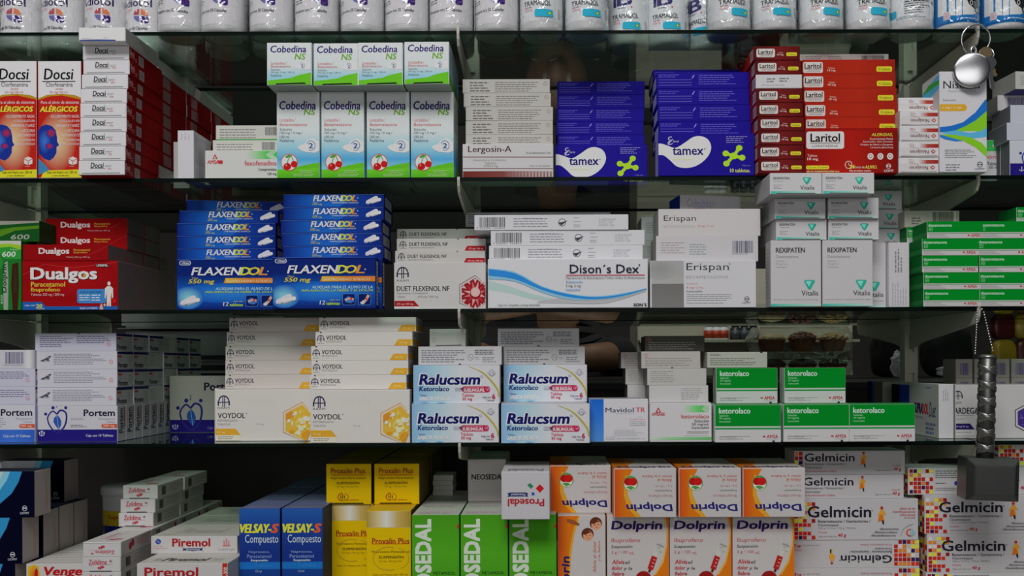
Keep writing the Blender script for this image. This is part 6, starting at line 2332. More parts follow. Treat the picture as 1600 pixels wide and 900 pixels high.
a.T(503, 463, 519, 615, 'Alivia el dolor', '#b06450', 0.02, 0.1, 90)
a.T(528, 463, 542, 562, 'y la fiebre', '#b06450', 0.02, 0.1, 90)
a.T(352, 538, 400, 770, 'Dolprin', '#22205c', 0.05, 0.1, 90)
a.T(424, 640, 440, 780, 'Ibuprofeno', '#a83c40', 0.0, 0.1, 90)
design('orange_turned', 'syrup_carton', 75, 146, 96, '#b4b0af', {'T': '#a8a49c', 'L': OG, 'R': '#a8a49c'}, {'F': a})
put_at('orange_turned', 10, Z5, -9, "white and orange children's carton turned sideways, beside the green cartons", None, 0)
for c, x in enumerate((86.5, 184.0, 281.5)):
    nm = ('next to the sideways one', 'in the middle', 'next to the skin cream cartons')[c]
    files('orange', x, Z5, -9, 2, 76, "white and orange carton with syringe, {o} of the file %s" % nm, "upright orange children's cartons", yaw=0)
put('orange_end', 859.2, Z5 + 146, 12, "white and orange carton end turned upside down, beside the jutting white carton", 'upside-down orange carton ends', 0)
for c, x in enumerate((958.6, 1060, 1160)):
    put('orange_end', x, Z5 + 146, -30 - c * 0.7, "white and orange carton end turned upside down, %s of the three jutting furthest" % ('first', 'second', 'third')[c], 'upside-down orange carton ends', 0)

# skin cream cartons with the mosaic
MO = ['#b02418', '#c02c1c', '#8c1c1c', '#c8762c', '#d0c830', '#2a1c4c', '#a82020', '#c8c0b8']


def mosaic(a, x0, y0, nx, ny, sz, seed, gap=4, fade=False):
    r = random.Random(seed)
    for i in range(nx):
        for j in range(ny):
            if r.random() < (0.08 + (0.5 * i / nx if fade else 0)):
                continue
            a.R(x0 + i * sz, y0 + j * sz, x0 + i * sz + sz - gap, y0 + j * sz + sz - gap, r.choice(MO))


def walker(a, cx, cy, s):
    a.E(cx, cy - 42 * s, 9 * s, 10 * s, '#a83020')
    a.P([(cx - 4 * s, cy - 32 * s), (cx + 10 * s, cy - 30 * s), (cx + 28 * s, cy + 2 * s), (cx + 12 * s, cy - 8 * s), (cx + 16 * s, cy + 36 * s), (cx - 14 * s, cy + 30 * s), (cx - 24 * s, cy + 44 * s), (cx - 16 * s, cy - 2 * s), (cx - 26 * s, cy + 4 * s)], '#d0902c')
    a.P([(cx - 14 * s, cy + 4 * s), (cx + 2 * s, cy - 4 * s), (cx + 10 * s, cy + 34 * s), (cx - 22 * s, cy + 42 * s)], '#c86820')
    a.P([(cx, cy + 36 * s), (cx + 12 * s, cy + 36 * s), (cx + 14 * s, cy + 60 * s), (cx + 6 * s, cy + 60 * s)], '#2a2020')


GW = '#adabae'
a = Art(152, 375, 938, 640)
mosaic(a, 160, 395, 5, 9, 27, 11, fade=True)
a.T(243, 420, 640, 492, 'Gelmicin', '#24202c', 0.03)
a.E(648, 450, 5, 5, '#6a6a6c', 8)
a.T(308, 508, 636, 526, 'Betametasona / Gentamicina /', '#3a3a40', 0.02)
a.T(308, 534, 436, 549, 'Clotrimazol', '#3a3a40', 0.02)
a.T(310, 556, 545, 569, '0.05 g / 0.10 g / 1.00 g / 100.00 g', '#6a6a70')
a.T(310, 581, 364, 594, 'Crema', '#b05058')
a.T(310, 610, 424, 622, 'Caja con tubo con', '#5a5a60')
a.T(432, 597, 484, 622, '40 g', '#a83440', 0.03, 0.15)
walker(a, 708, 476, 1.05)
for y, x0, t in ((429, 820, 'Alivio de las'), (449, 776, 'manifestaciones'), (469, 822, 'infecciosas'), (489, 850, 'de la piel')):
    a.T(x0, y, 918, y + 14, t, '#a84850', 0.02, 0.15)
for y, x0, t in ((561, 694, '✓ Antimicótico'), (582, 662, '✓ Antimicrobiano'), (603, 640, '✓ Antiinflamatorio')):
    a.T(x0, y, 816 - (603 - 561) * 0 - (y - 561) * .5, y + 13, t.replace('✓ ', '· '), '#3a3a44', 0.02, 0.2)
    a.L([(x0, y + 6), (x0 + 4, y + 11), (x0 + 12, y - 2)], 3, '#3a3a44')
a.L(curve([(826, 610), (840, 572), (870, 548), (904, 536)]), 4, '#8c949c')
a.E(884, 592, 24, 24, '#b0443c')
a.E(896, 592, 20, 20, '#7ca8b8')
a.P([(872, 576), (890, 584), (880, 608), (868, 600)], '#c8a090')
lsd = Art(0, 0, 45, 62)
mosaic(lsd, 2, 1, 5, 7, 8.7, 23, 1.2)
cg = {'T': '#a6a4a6', 'L': '#b0aca8', 'R': '#a09ea0'}
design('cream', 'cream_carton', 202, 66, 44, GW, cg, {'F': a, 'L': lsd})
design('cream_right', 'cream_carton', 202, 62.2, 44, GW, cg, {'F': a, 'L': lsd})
a = Art(155, 650, 955, 825)
mosaic(a, 795, 652, 6, 6, 27, 31)
a.T(458, 745, 780, 792, 'Gelmicin', '#24202c', 0.03, 0, 180)
a.E(452, 776, 5, 5, '#6a6a6c', 8)
a.T(510, 716, 780, 732, 'Betametasona / Gentamicina /', '#4a4a50', 0.02, 0, 180)
a.T(675, 698, 780, 711, 'Clotrimazol', '#4a4a50', 0.02, 0, 180)
a.T(580, 674, 780, 686, 'Vía de administración: Cutánea', '#a86068', 0.01, 0, 180)
a.T(160, 674, 206, 696, '40 g', '#a83440', 0.03, 0.15, 180)
a.T(212, 676, 322, 686, 'Caja con tubo con', '#6a6a70', 0, 0, 180)
a.T(160, 706, 208, 718, 'Crema', '#b05058', 0, 0, 180)
a.P([(394, 712), (404, 712), (402, 735), (420, 748), (412, 780), (404, 772), (394, 782), (380, 740), (390, 745)], '#d0902c')
a.P([(388, 708), (398, 706), (396, 732), (388, 730)], '#2a2020')
a.E(399, 792, 8, 8, '#a83020')
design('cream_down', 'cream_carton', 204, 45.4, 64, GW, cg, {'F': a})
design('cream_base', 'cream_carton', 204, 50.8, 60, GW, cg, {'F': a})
a = Art(180, 62, 858, 205)
mosaic(a, 76 + 104, 68, 2, 5, 27, 41)
a.T(243, 78, 548, 126, 'Gelmicin', '#24202c', 0.03)
a.T(246, 134, 495, 148, 'Betametasona / Gentamicina /', '#4a4a50', 0.02)
a.T(246, 156, 345, 170, 'Clotrimazol', '#4a4a50', 0.02)
a.T(246, 178, 436, 190, 'Vía de administración: Cutánea', '#a84850', 0.02)
walker(a, 604, 112, 0.85)
a.T(782, 146, 834, 157, 'Crema', '#b05058')
a.T(680, 176, 782, 186, 'Caja con tubo con', '#5a5a60')
a.T(788, 164, 834, 188, '40 g', '#a83440', 0.03, 0.15)
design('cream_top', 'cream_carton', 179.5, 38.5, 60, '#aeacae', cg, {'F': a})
a = Art(848, 195, 1660, 365)
mosaic(a, 858, 204, 6, 6, 26, 51, fade=True)
a.F(1026, 208, 1300, 262, 4, '#6a6a70')
a.F(1026, 286, 1135, 298, 1, '#4a4a50')
a.E(1161, 292, 13, 13, '#2a349c')
a.O(1197, 292, 14, 14, 3, '#8c7a7c')
a.L([(1188, 283), (1206, 301)], 3, '#8c7a7c')
a.F(1026, 318, 1420, 340, 2, '#7a7a80')
a.F(1420, 220, 1600, 300, 5, '#7a7a80')
a.T(1580, 310, 1640, 340, '40 g', '#a83440', 0.03, 0.15)
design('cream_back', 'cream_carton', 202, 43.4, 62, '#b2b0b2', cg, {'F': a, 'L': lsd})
zz = Z5
xl = XW(1238.3, -300, 42)
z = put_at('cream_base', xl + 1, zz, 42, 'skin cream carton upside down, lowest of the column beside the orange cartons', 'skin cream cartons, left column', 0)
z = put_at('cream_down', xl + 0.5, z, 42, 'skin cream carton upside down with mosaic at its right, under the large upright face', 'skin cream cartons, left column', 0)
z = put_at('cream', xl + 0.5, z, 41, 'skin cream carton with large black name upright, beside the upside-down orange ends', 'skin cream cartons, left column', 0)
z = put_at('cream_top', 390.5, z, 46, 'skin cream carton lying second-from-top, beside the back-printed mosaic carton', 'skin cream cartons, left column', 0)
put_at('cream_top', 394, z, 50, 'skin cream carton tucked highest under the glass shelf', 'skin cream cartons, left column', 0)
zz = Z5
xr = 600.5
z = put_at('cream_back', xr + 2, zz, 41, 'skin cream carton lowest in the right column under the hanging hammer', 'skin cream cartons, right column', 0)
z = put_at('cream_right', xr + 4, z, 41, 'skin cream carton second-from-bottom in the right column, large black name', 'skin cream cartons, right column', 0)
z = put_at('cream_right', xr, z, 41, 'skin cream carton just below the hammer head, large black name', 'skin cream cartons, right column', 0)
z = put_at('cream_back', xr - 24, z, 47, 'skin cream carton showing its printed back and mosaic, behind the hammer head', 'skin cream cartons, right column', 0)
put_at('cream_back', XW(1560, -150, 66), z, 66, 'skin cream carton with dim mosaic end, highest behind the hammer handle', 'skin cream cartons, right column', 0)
# ================================================================ things hanging from the brackets
def tube(name, pts, rad, mat, parent=None, seg=8, closed=False, caps=True):
    """round bar through points (u); rad a number or a list"""
    P_ = [Vector(p) for p in pts]
    n = len(P_)
    rads = rad if isinstance(rad, (list, tuple)) else [rad] * n
    v, f = [], []
    up = Vector((0.13, 0.97, 0.21)).normalized()
    for i in range(n):
        a = P_[i - 1] if (i > 0 or closed) else P_[i]
        b = P_[(i + 1) % n] if (i < n - 1 or closed) else P_[i]
        t = (b - a).normalized()
        s = t.cross(up)
        if s.length < 1e-3:
            s = t.cross(Vector((1, 0, 0)))
        s.normalize()
        q = s.cross(t)
        for k in range(seg):
            an = 2 * math.pi * k / seg
            w_ = P_[i] + (s * math.cos(an) + q * math.sin(an)) * rads[i]
            v.append((w_ * S)[:])
    m = n if closed else n - 1
    for i in range(m):
        j = (i + 1) % n
        for k in range(seg):
            l = (k + 1) % seg
            f.append((i * seg + k, i * seg + l, j * seg + l, j * seg + k))
    if not closed and caps:
        f.append(tuple(reversed(range(seg))))
        f.append(tuple(range((n - 1) * seg, n * seg)))
    me = bpy.data.meshes.new(name)
    me.from_pydata(v, [], f)
    me.materials.append(mat)
    for p in me.polygons:
        p.use_smooth = len(p.vertices) == 4
    return new_obj(name, me, parent)


def prism(name, pts, y0, y1, mat, parent=None, bev=0.0):
    """outline in x,z (u) with thickness y0..y1"""
    n = len(pts)
    bm = bmesh.new()
    vv = [bm.verts.new((x * S, y0 * S, z * S)) for x, z in pts]
    bm.faces.new(vv)
    r = bmesh.ops.extrude_face_region(bm, geom=bm.faces[:])
    for e in r['geom']:
        if isinstance(e, bmesh.types.BMVert):
            e.co.y = y1 * S
    bmesh.ops.recalc_face_normals(bm, faces=bm.faces)
    if bev:
        bmesh.ops.bevel(bm, geom=[e for e in bm.edges if abs(e.verts[0].co.y - e.verts[1].co.y) < 1e-9], offset=bev * S, segments=2, affect='EDGES')
    me = bpy.data.meshes.new(name)
    bm.to_mesh(me)
    bm.free()
    me.materials.append(mat)
    return new_obj(name, me, parent)


def P3(px, py, d):
    return (XW(px, ZW(px, py, d), d), d, ZW(px, py, d))


# keys on a split ring with a round tag
kr = new_obj('key_ring', None)
kr.location = Vector(P3(1524.6, 61.8, -9)) * S
tag(kr, 'split ring with round polished metal tag and two keys hanging from a bracket nose', 'keys')
cx, cy, cz_ = P3(1524.6, 61.8, -9)


def rel(px, py, d):
    x, y, z = P3(px, py, d)
    return (x - cx, y - cy, z - cz_)


tube('split_ring', [(22.2 * math.cos(t), -3.0 * math.sin(t) + 0.0, 22.2 * math.sin(t)) for t in [i * 2 * math.pi / 40 for i in range(40)]], 1.5, M_CHROME, kr, 8, True)
dx, dy, dz = rel(1518.3, 109.5, -33)
v, f = [], []
seg = 48
prof = [(26.4, 2.2), (26.4, -0.4), (25.6, -1.6), (23, -2.3), (18, -3.1), (12, -3.8), (6, -4.2), (0.4, -4.3)]
R_ = Matrix.Rotation(math.radians(-12), 3, 'Z') @ Matrix.Rotation(math.radians(3), 3, 'X')
for r, y in prof:
    for k in range(seg):
        t = 2 * math.pi * k / seg
        q = R_ @ Vector((r * math.cos(t), y, r * math.sin(t))) + Vector((dx, dy, dz))
        v.append((q * S)[:])
for a in range(len(prof) - 1):
    for k in range(seg):
        l = (k + 1) % seg
        f.append((a * seg + k, a * seg + l, (a + 1) * seg + l, (a + 1) * seg + k))
f.append(tuple(reversed(range(seg))))
f.append(tuple(range((len(prof) - 1) * seg, len(prof) * seg)))
me = bpy.data.meshes.new('round_tag')
me.from_pydata(v, [], f)
me.materials.append(M_CHROME)
for p in me.polygons:
    p.use_smooth = len(p.vertices) == 4
new_obj('round_tag', me, kr)
sx, sy, sz = rel(1521.5, 83, -20)
tube('tag_loop', [(sx + 4 * math.cos(t), sy + 0.5, sz + 3 + 7 * math.sin(t)) for t in [i * 2 * math.pi / 16 for i in range(16)]], 1.9, M_CHROME, kr, 8, True)
rx, ry, rz = rel(1544, 83, -20)
tube('small_ring', [(rx + 8.5 * math.cos(t), ry + 4 * math.sin(t), rz + 9.5 * math.sin(t)) for t in [i * 2 * math.pi / 24 for i in range(24)]], 1.2, M_CHROME, kr, 6, True)


def key(bow, tip, mat, lab):
    b, t = Vector(rel(*bow)), Vector(rel(*tip))
    ax = (t - b).normalized()
    side = Vector((-ax.z, 0, ax.x))
    L_ = (t - b).length
    out = []
    for i in range(15):   # rounded bow
        an = math.radians(50 + i * 260 / 14)
        out.append(b + ax * (9.5 * math.cos(an)) + side * (10.5 * math.sin(an)))
    out += [b + side * -3.4 + ax * 9, b + side * -3.4 + ax * (L_ - 3), b + ax * L_]
    teeth = []
    n = 5
    for i in range(n):
        q = L_ - 2 - i * 5
        teeth += [b + ax * q + side * (2.2 if i % 2 else 3.6), b + ax * (q - 3) + side * (3.6 if i % 2 else 2.4)]
    out += teeth + [b + side * 3.4 + ax * 10]
    k = prism('key', [(p.x, p.z) for p in out], b.y - 1.1, b.y + 1.1, mat, kr, 0.3)
    k['label'] = lab
    return k


key((1540, 83, -26), (1556, 120, -26), M_BRASS, 'brass key')
key((1546, 98, -30), (1551, 140, -30), M_CHROME, 'thin steel key')

# hammer-shaped metal pendant on a ball chain
hx0, hy0, hz0 = P3(1541, 640, -46)
hm = new_obj('hammer_pendant', None)
hm.location = (hx0 * S, hy0 * S, hz0 * S)
hm.rotation_euler = (0, math.radians(1.6), math.radians(-7))
tag(hm, 'dark metal toy hammer with wrapped handle hanging on a silver ball chain', 'hammer')
hb = hz0
top = ZW(1537, 556, -46) - hb
bot = ZW(1545, 718, -46) - hb
HR = 12.0
tube('handle', [(0, 0, bot - 2), (0, 0, (bot + top) / 2), (0, 0, top - 1), (0, 0, top)], [HR, HR, HR, HR - 1.5], M_GUN, hm, 24)
# strap wound both ways round the handle
nturn = 6.2
for sgn in (1, -1):
    v, f = [], []
    m = 110
    for i in range(m + 1):
        t = i / m
        an = sgn * t * nturn * 2 * math.pi + (0.6 if sgn > 0 else 2.4)
        zc = bot + 2 + (top - bot - 10) * t
        r = HR + (0.9 if sgn > 0 else 1.6)
        for o, q in ((-4.0, -0.75), (-3.1, 0.0), (3.1, 0.0), (4.0, -0.75)):
            v.append(((r + q) * math.cos(an) * S, (r + q) * math.sin(an) * S, (zc + o) * S))
        if i:
            for k in range(3):
                a_ = (i - 1) * 4 + k
                f.append((a_, a_ + 1, a_ + 5, a_ + 4) if sgn > 0 else (a_, a_ + 4, a_ + 5, a_ + 1))
    me = bpy.data.meshes.new('strap')
    me.from_pydata(v, [], f)
    me.materials.append(M_GUN2)
    for p in me.polygons:
        p.use_smooth = True
    new_obj('strap', me, hm)
tube('collar', [(0, 0, top - 3.0), (0, 0, top - 1), (0, 0, top + 2)], [HR + 1.2, HR + 1.2, HR - 1], M_GUN2, hm, 24)
# head: block with wide chamfers
bm = bmesh.new()
bmesh.ops.create_cube(bm, size=1)
HWD, HDP, HHT = 75.0, 52.0, 63.0
hd_top = bot + 3
for v in bm.verts:
    v.co = Vector((v.co.x * HWD + 6, v.co.y * HDP, (v.co.z - 0.5) * HHT + hd_top)) * S
bmesh.ops.bevel(bm, geom=[e for e in bm.edges if all(abs(q.co.y + HDP / 2 * S) < 1e-6 for q in e.verts)], offset=9.5 * S, segments=1, affect='EDGES')
bmesh.ops.bevel(bm, geom=bm.edges[:], offset=0.9 * S, segments=2, affect='EDGES')
me = bpy.data.meshes.new('hammer_head')
bm.to_mesh(me)
bm.free()
me.materials.append(M_GUN)
new_obj('hammer_head', me, hm)
# ball chain, one loop over the bracket nose
ch = []
for (a0, a1) in (((1523.5, 552, -46), (1527, 484, -9)), ((1527, 484, -9), (1531, 479, -8)), ((1531, 479, -8), (1537, 488, -10)), ((1537, 488, -10), (1552, 552, -46))):
    pa, pb = Vector(P3(*a0)), Vector(P3(*a1))
    n = max(1, int((pb - pa).length / 4.6))
    for i in range(n):
        ch.append(pa + (pb - pa) * i / n)
bm = bmesh.new()
for p in ch:
    q = p - Vector((hx0, hy0, hz0))
    bmesh.ops.create_icosphere(bm, subdivisions=2, radius=1.55 * S, matrix=Matrix.Translation(q * S))
me = bpy.data.meshes.new('ball_chain')
bm.to_mesh(me)
bm.free()
me.materials.append(M_CHROME)
for p in me.polygons:
    p.use_smooth = True
bc = new_obj('ball_chain', me, hm)
bc.matrix_parent_inverse = Matrix.Rotation(math.radians(7), 4, 'Z') @ Matrix.Rotation(math.radians(-1.6), 4, 'Y')
bc['label'] = 'silver ball chain'

# ================================================================ what shows behind the shelves
CT = -34.0     # counter top height
ctr = new_obj('counter', None)
ctr.location = (0, 580 * S, -1500 * S)
tag(ctr, 'dark wooden counter behind the shelves carrying the cake boxes and the grey printer', 'counter')
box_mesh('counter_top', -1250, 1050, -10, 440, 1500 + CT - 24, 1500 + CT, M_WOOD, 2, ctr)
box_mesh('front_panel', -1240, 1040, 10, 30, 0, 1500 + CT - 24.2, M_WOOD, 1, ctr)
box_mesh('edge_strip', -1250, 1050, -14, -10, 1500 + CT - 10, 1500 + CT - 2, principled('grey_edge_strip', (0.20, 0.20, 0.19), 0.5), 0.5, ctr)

# grey-white printer
PR = noisy('printer_plastic', (0.36, 0.37, 0.37), (0.42, 0.43, 0.43), 20, 0.4, 0.05)
BK = principled('black_plastic', (0.012, 0.012, 0.013), 0.35)
SV = principled('silver_plastic', (0.42, 0.43, 0.43), 0.35)
pr = new_obj('printer', None)
prx, prd = -840.0, 680.0
pr.location = (prx * S, prd * S, CT * S)
tag(pr, 'pale grey desk printer on the counter behind the lying leaf-heart cartons', 'printer')
box_mesh('printer_body', -160, 160, 0, 210, 34, 112, PR, 10, pr)
box_mesh('printer_base', -150, 150, 4, 205, 0, 33.5, BK, 4, pr)
box_mesh('trim_strip', -152, 152, -3, 3, 14, 20, SV, 1, pr)
box_mesh('paper_slot', -110, 110, -1.5, 6, 46, 56, BK, 1, pr)
box_mesh('top_tray', -170, 170, -10, 200, 118, 138, PR, 6, pr)
box_mesh('tray_support', -100, 100, 40, 160, 111, 118.5, BK, 2, pr)
tb = tube('button', [(110, -1.5, 92), (110, 2, 92)], 7, SV, pr, 16)

# cake boxes with muffins
CUP = noisy('brown_paper_cup', (0.22, 0.09, 0.04), (0.30, 0.13, 0.06), 60, 0.7, 0.3)
TOPS = [noisy('pale_cake', (0.60, 0.48, 0.26), (0.72, 0.62, 0.38), 60, 0.7, 0.5), noisy('berry_crumble', (0.12, 0.03, 0.02), (0.34, 0.10, 0.06), 80, 0.6, 1.0), noisy('nut_crumble', (0.50, 0.34, 0.14), (0.66, 0.48, 0.22), 90, 0.7, 0.8), noisy('dark_cake', (0.018, 0.010, 0.007), (0.05, 0.03, 0.018), 60, 0.6, 0.5)]


def shell_box(name, w_, d_, z0, z1, taper, parent, mat=M_CLAM, t=1.2, open_top=True):
    """thin-walled open tray, wider at its open side"""
    bm = bmesh.new()
    def ring(a, b, z):
        pts = []
        for qx, qy, st in ((1, -1, -90), (1, 1, 0), (-1, 1, 90), (-1, -1, 180)):
            for i in range(4):
                an = math.radians(st + 30 * i)
                pts.append(bm.verts.new(((qx * (a - 14) + 14 * math.cos(an)) * S, (qy * (b - 14) + 14 * math.sin(an)) * S, z * S)))
        return pts
    if open_top:
        rs = [ring(w_ / 2 - taper, d_ / 2 - taper, z0), ring(w_ / 2 - 1, d_ / 2 - 1, z1 - 2), ring(w_ / 2 + 6, d_ / 2 + 6, z1 - 1.5), ring(w_ / 2 + 6, d_ / 2 + 6, z1)]
    else:
        rs = [ring(w_ / 2 + 6, d_ / 2 + 6, z0), ring(w_ / 2 + 6, d_ / 2 + 6, z0 + 1.5), ring(w_ / 2 - 1, d_ / 2 - 1, z0 + 2), ring(w_ / 2 - taper, d_ / 2 - taper, z1)]
    for a, b in zip(rs, rs[1:]):
        n = len(a)
        for i in range(n):
            bm.faces.new((a[i], a[(i + 1) % n], b[(i + 1) % n], b[i]))
    bm.faces.new(rs[0] if open_top else rs[-1])
    bmesh.ops.recalc_face_normals(bm, faces=bm.faces)
    me = bpy.data.meshes.new(name)
    bm.to_mesh(me)
    bm.free()
    me.materials.append(mat)
    return new_obj(name, me, parent)


_muf = {}


def muffin(x, y, z, kind, lab, grp):
    r = new_obj('muffin', None)
    r.location = (x * S, y * S, z * S)
    tag(r, lab, 'muffin', grp)
    if 'cup' not in _muf:
        v, f = [], []
        seg = 40
        prof = [(22, 0), (30, 27), (31, 28), (29, 27)]
        for rr, zz in prof:
            for i in range(seg):
                t = 2 * math.pi * i / seg
                q = rr * (1 + (0.03 if i % 2 else -0.01))
                v.append((q * math.cos(t) * S, q * math.sin(t) * S, zz * S))
        for k in range(len(prof) - 1):
            for i in range(seg):
                j = (i + 1) % seg
                f.append((k * seg + i, k * seg + j, (k + 1) * seg + j, (k + 1) * seg + i))
        f.append(tuple(reversed(range(seg))))
        me = bpy.data.meshes.new('paper_cup')
        me.from_pydata(v, [], f)
        me.materials.append(CUP)
        _muf['cup'] = me
    new_obj('paper_cup', _muf['cup'], r)
    if kind not in _muf:
        bm = bmesh.new()
        bmesh.ops.create_icosphere(bm, subdivisions=4, radius=1)
        rr = random.Random(kind)
        hs = (13, 17, 15, 14)[kind]
        for v in bm.verts:
            n_ = 1 + (0.05 if kind in (0, 3) else 0.12) * rr.uniform(-1, 1)
            zz = v.co.z
            v.co = Vector((v.co.x * 32 * n_, v.co.y * 32 * n_, 27 + (zz * hs * n_ if zz > 0 else zz * 5))) * S
        me = bpy.data.meshes.new('muffin_dome')
        bm.to_mesh(me)
        bm.free()
        me.materials.append(TOPS[kind])
        for p in me.polygons:
            p.use_smooth = kind in (0, 3)
        _muf[kind] = me
    new_obj('muffin_dome', _muf[kind], r)


CBX, CBY = 578.0, 690.0
for lv, z0 in enumerate((CT + 0.3, CT + 58.5)):
    cb = new_obj('cake_box', None)
    cb.location = (CBX * S, CBY * S, z0 * S)
    tag(cb, 'clear plastic clamshell of muffins, %s of two stacked on the counter' % ('lower', 'upper')[lv], 'cake box', 'clear muffin boxes')
    shell_box('tray', 222, 150, 0, 30, 10, cb)
    shell_box('lid', 222, 150, 30.2, 57, 12, cb, open_top=False)
    kinds = ((3, 3, 3), (0, 1, 2))[lv]
    for i in range(3):
        nm = ('plain pale', 'dark berry-crumble', 'tan nut-crumble')[i] if lv else ('first dark', 'second dark', 'third dark')[i]
        muffin(CBX - 70 + i * 70, CBY - 34, z0 + 1.6, kinds[i], '%s muffin in the %s clear cake box' % (nm, ('lower', 'upper')[lv]), 'muffins in the clear boxes')

# pill pots on a ledge of the cream back cabinet
cabx0, cabx1, cabd = 240.0, 830.0, 1000.0
cab = new_obj('wall_cabinet', None)
cab.location = (0, cabd * S, -1500 * S)
tag(cab, 'cream panelled cabinet against the back, with a ledge of small bottles', 'cabinet')
for i in range(5):
    z0 = 1500 + CT - 60 + i * 52
    box_mesh('panel_board', cabx0, cabx1, 60, 76, z0, z0 + 50, M_CREAM, 1.5, cab)
box_mesh('cabinet_body', cabx0, cabx1, 76.2, 300, 0, 1500 + 260, M_CREAM, 2, cab)
box_mesh('ledge', cabx0, cabx1, 0, 60, 1500 + 54, 1500 + 62, M_CREAM, 1.5, cab)
M_RED = principled('red_label', lin('#9c3018', 1.3), 0.4)
M_DKB = principled('dark_bottle', (0.02, 0.022, 0.03), 0.3)
M_DKL = principled('dark_label', (0.06, 0.065, 0.08), 0.4)


def pot(px, kind, lab, grp):
    d = cabd + 30
    r = new_obj('small_bottle', None)
    r.location = (XW(px, 70, d) * S, d * S, 62 * S)
    tag(r, lab, 'bottle', grp)
    a_, b_ = (M_PLASTIC, M_RED) if kind == 0 else (M_DKB, M_DKL)
    lathe('bottle_body', [(13, 0), (14.5, 2), (14.5, 30), (9, 36)], a_, 20, r)
    lathe('cap', [(11, 36.2), (11, 46), (9, 47)], a_, 20, r)
    lathe('label', [(14.8, 5), (14.8, 26)], b_, 20, r)


for i, x in enumerate((1108, 1119, 1130)):
    pot(x, 0, 'small white bottle with red label on the back ledge, %s of three' % ('first', 'middle', 'last')[i], 'red-labelled bottles on the ledge')
for i, x in enumerate((1149, 1163, 1177)):
    pot(x, 1, 'small dark bottle on the back ledge, %s of three beside the cake boxes' % ('first', 'middle', 'last')[i], 'dark bottles on the ledge')

# black cloth bags with white paper, standing on the counter
M_BAG = noisy('black_cloth', (0.004, 0.004, 0.005), (0.010, 0.010, 0.011), 30, 0.8, 0.6)
M_TIS = noisy('crumpled_white_paper', (0.42, 0.42, 0.44), (0.55, 0.55, 0.57), 12, 0.8, 0.6)


def blob(name, dims, mat, parent, seed, rough=0.12, power=3.0, loc=(0, 0, 0), flat=False):
    bm = bmesh.new()
    bmesh.ops.create_icosphere(bm, subdivisions=4, radius=1)
    rr = random.Random(seed)
    off = [Vector((rr.uniform(-9, 9), rr.uniform(-9, 9), rr.uniform(-9, 9))) for _ in range(3)]
    from mathutils import noise
    for v in bm.verts:
        c = v.co.copy()
        k = (abs(c.x) ** power + abs(c.y) ** power + abs(c.z) ** power) ** (-1 / power)
        c *= k * (1 + rough * (noise.noise(c * 2.2 + off[0]) + 0.6 * noise.noise(c * 5 + off[1])))
        v.co = Vector((loc[0] + c.x * dims[0] / 2, loc[1] + c.y * dims[1] / 2, loc[2] + max(c.z, -0.93) * dims[2] / 2 + dims[2] * 0.465)) * S
    me = bpy.data.meshes.new(name)
    bm.to_mesh(me)
    bm.free()
    me.materials.append(mat)
    for p in me.polygons:
        p.use_smooth = not flat
    return new_obj(name, me, parent)


for i, (px, wd, ht, wh) in enumerate(((1388, 76, 118, 'beside the cake boxes'), (1478, 112, 128, 'behind the hammer chain'))):
    g = new_obj('cloth_bag', None)
    d = 690
    g.location = (XW(px, 0, d) * S, d * S, (CT + 0.5) * S)
    tag(g, 'black cloth bag with white paper, standing on the counter ' + wh, 'bag', 'black cloth bags')
    blob('bag_body', (wd, 70, ht), M_BAG, g, 3 + i, 0.10)
    tube('handle', [(-18, -20, ht * .86), (-14, -34, ht * .95), (0, -38, ht * .99), (14, -34, ht * .95), (18, -20, ht * .86)], 2.5, M_BAG, g)
    blob('paper', (46, 26, 60) if i == 0 else (70, 26, 26), M_TIS, g, 9 + i, 0.3, 2.2, (12 if i == 0 else -4, -46, 0), True)

# two foil snack packets leaning at the far right
M_MAR = principled('maroon_foil', lin('#4a1210', 1.3), 0.3)
M_YEL = principled('yellow_foil', lin('#9a7a20', 1.3), 0.3)
for i, (px, c) in enumerate(((1570, 0), (1604, 1))):
    g = new_obj('snack_packet', None)
    d = 640
    g.location = (XW(px, 40, d) * S, d * S, (CT + 0.4) * S)
    g.rotation_euler = (math.radians(-4), 0, math.radians((8, -6)[i]))
    tag(g, ('maroon and yellow foil snack packet behind the small barcode cartons', 'yellow and maroon foil snack packet at the far right behind the barcode cartons')[i], 'snack packet')
    blob('packet_front', (56, 30, 88), (M_YEL, M_MAR)[i], g, 20 + i, 0.03, 3.5)
    blob('packet_head', (56, 26, 74), (M_MAR, M_YEL)[i], g, 30 + i, 0.03, 3.5, (0, 0, 86))
    box_mesh('seal_strip', -27, 27, -1.5, 1.5, 158, 170, (M_MAR, M_YEL)[i], 0.4, g)

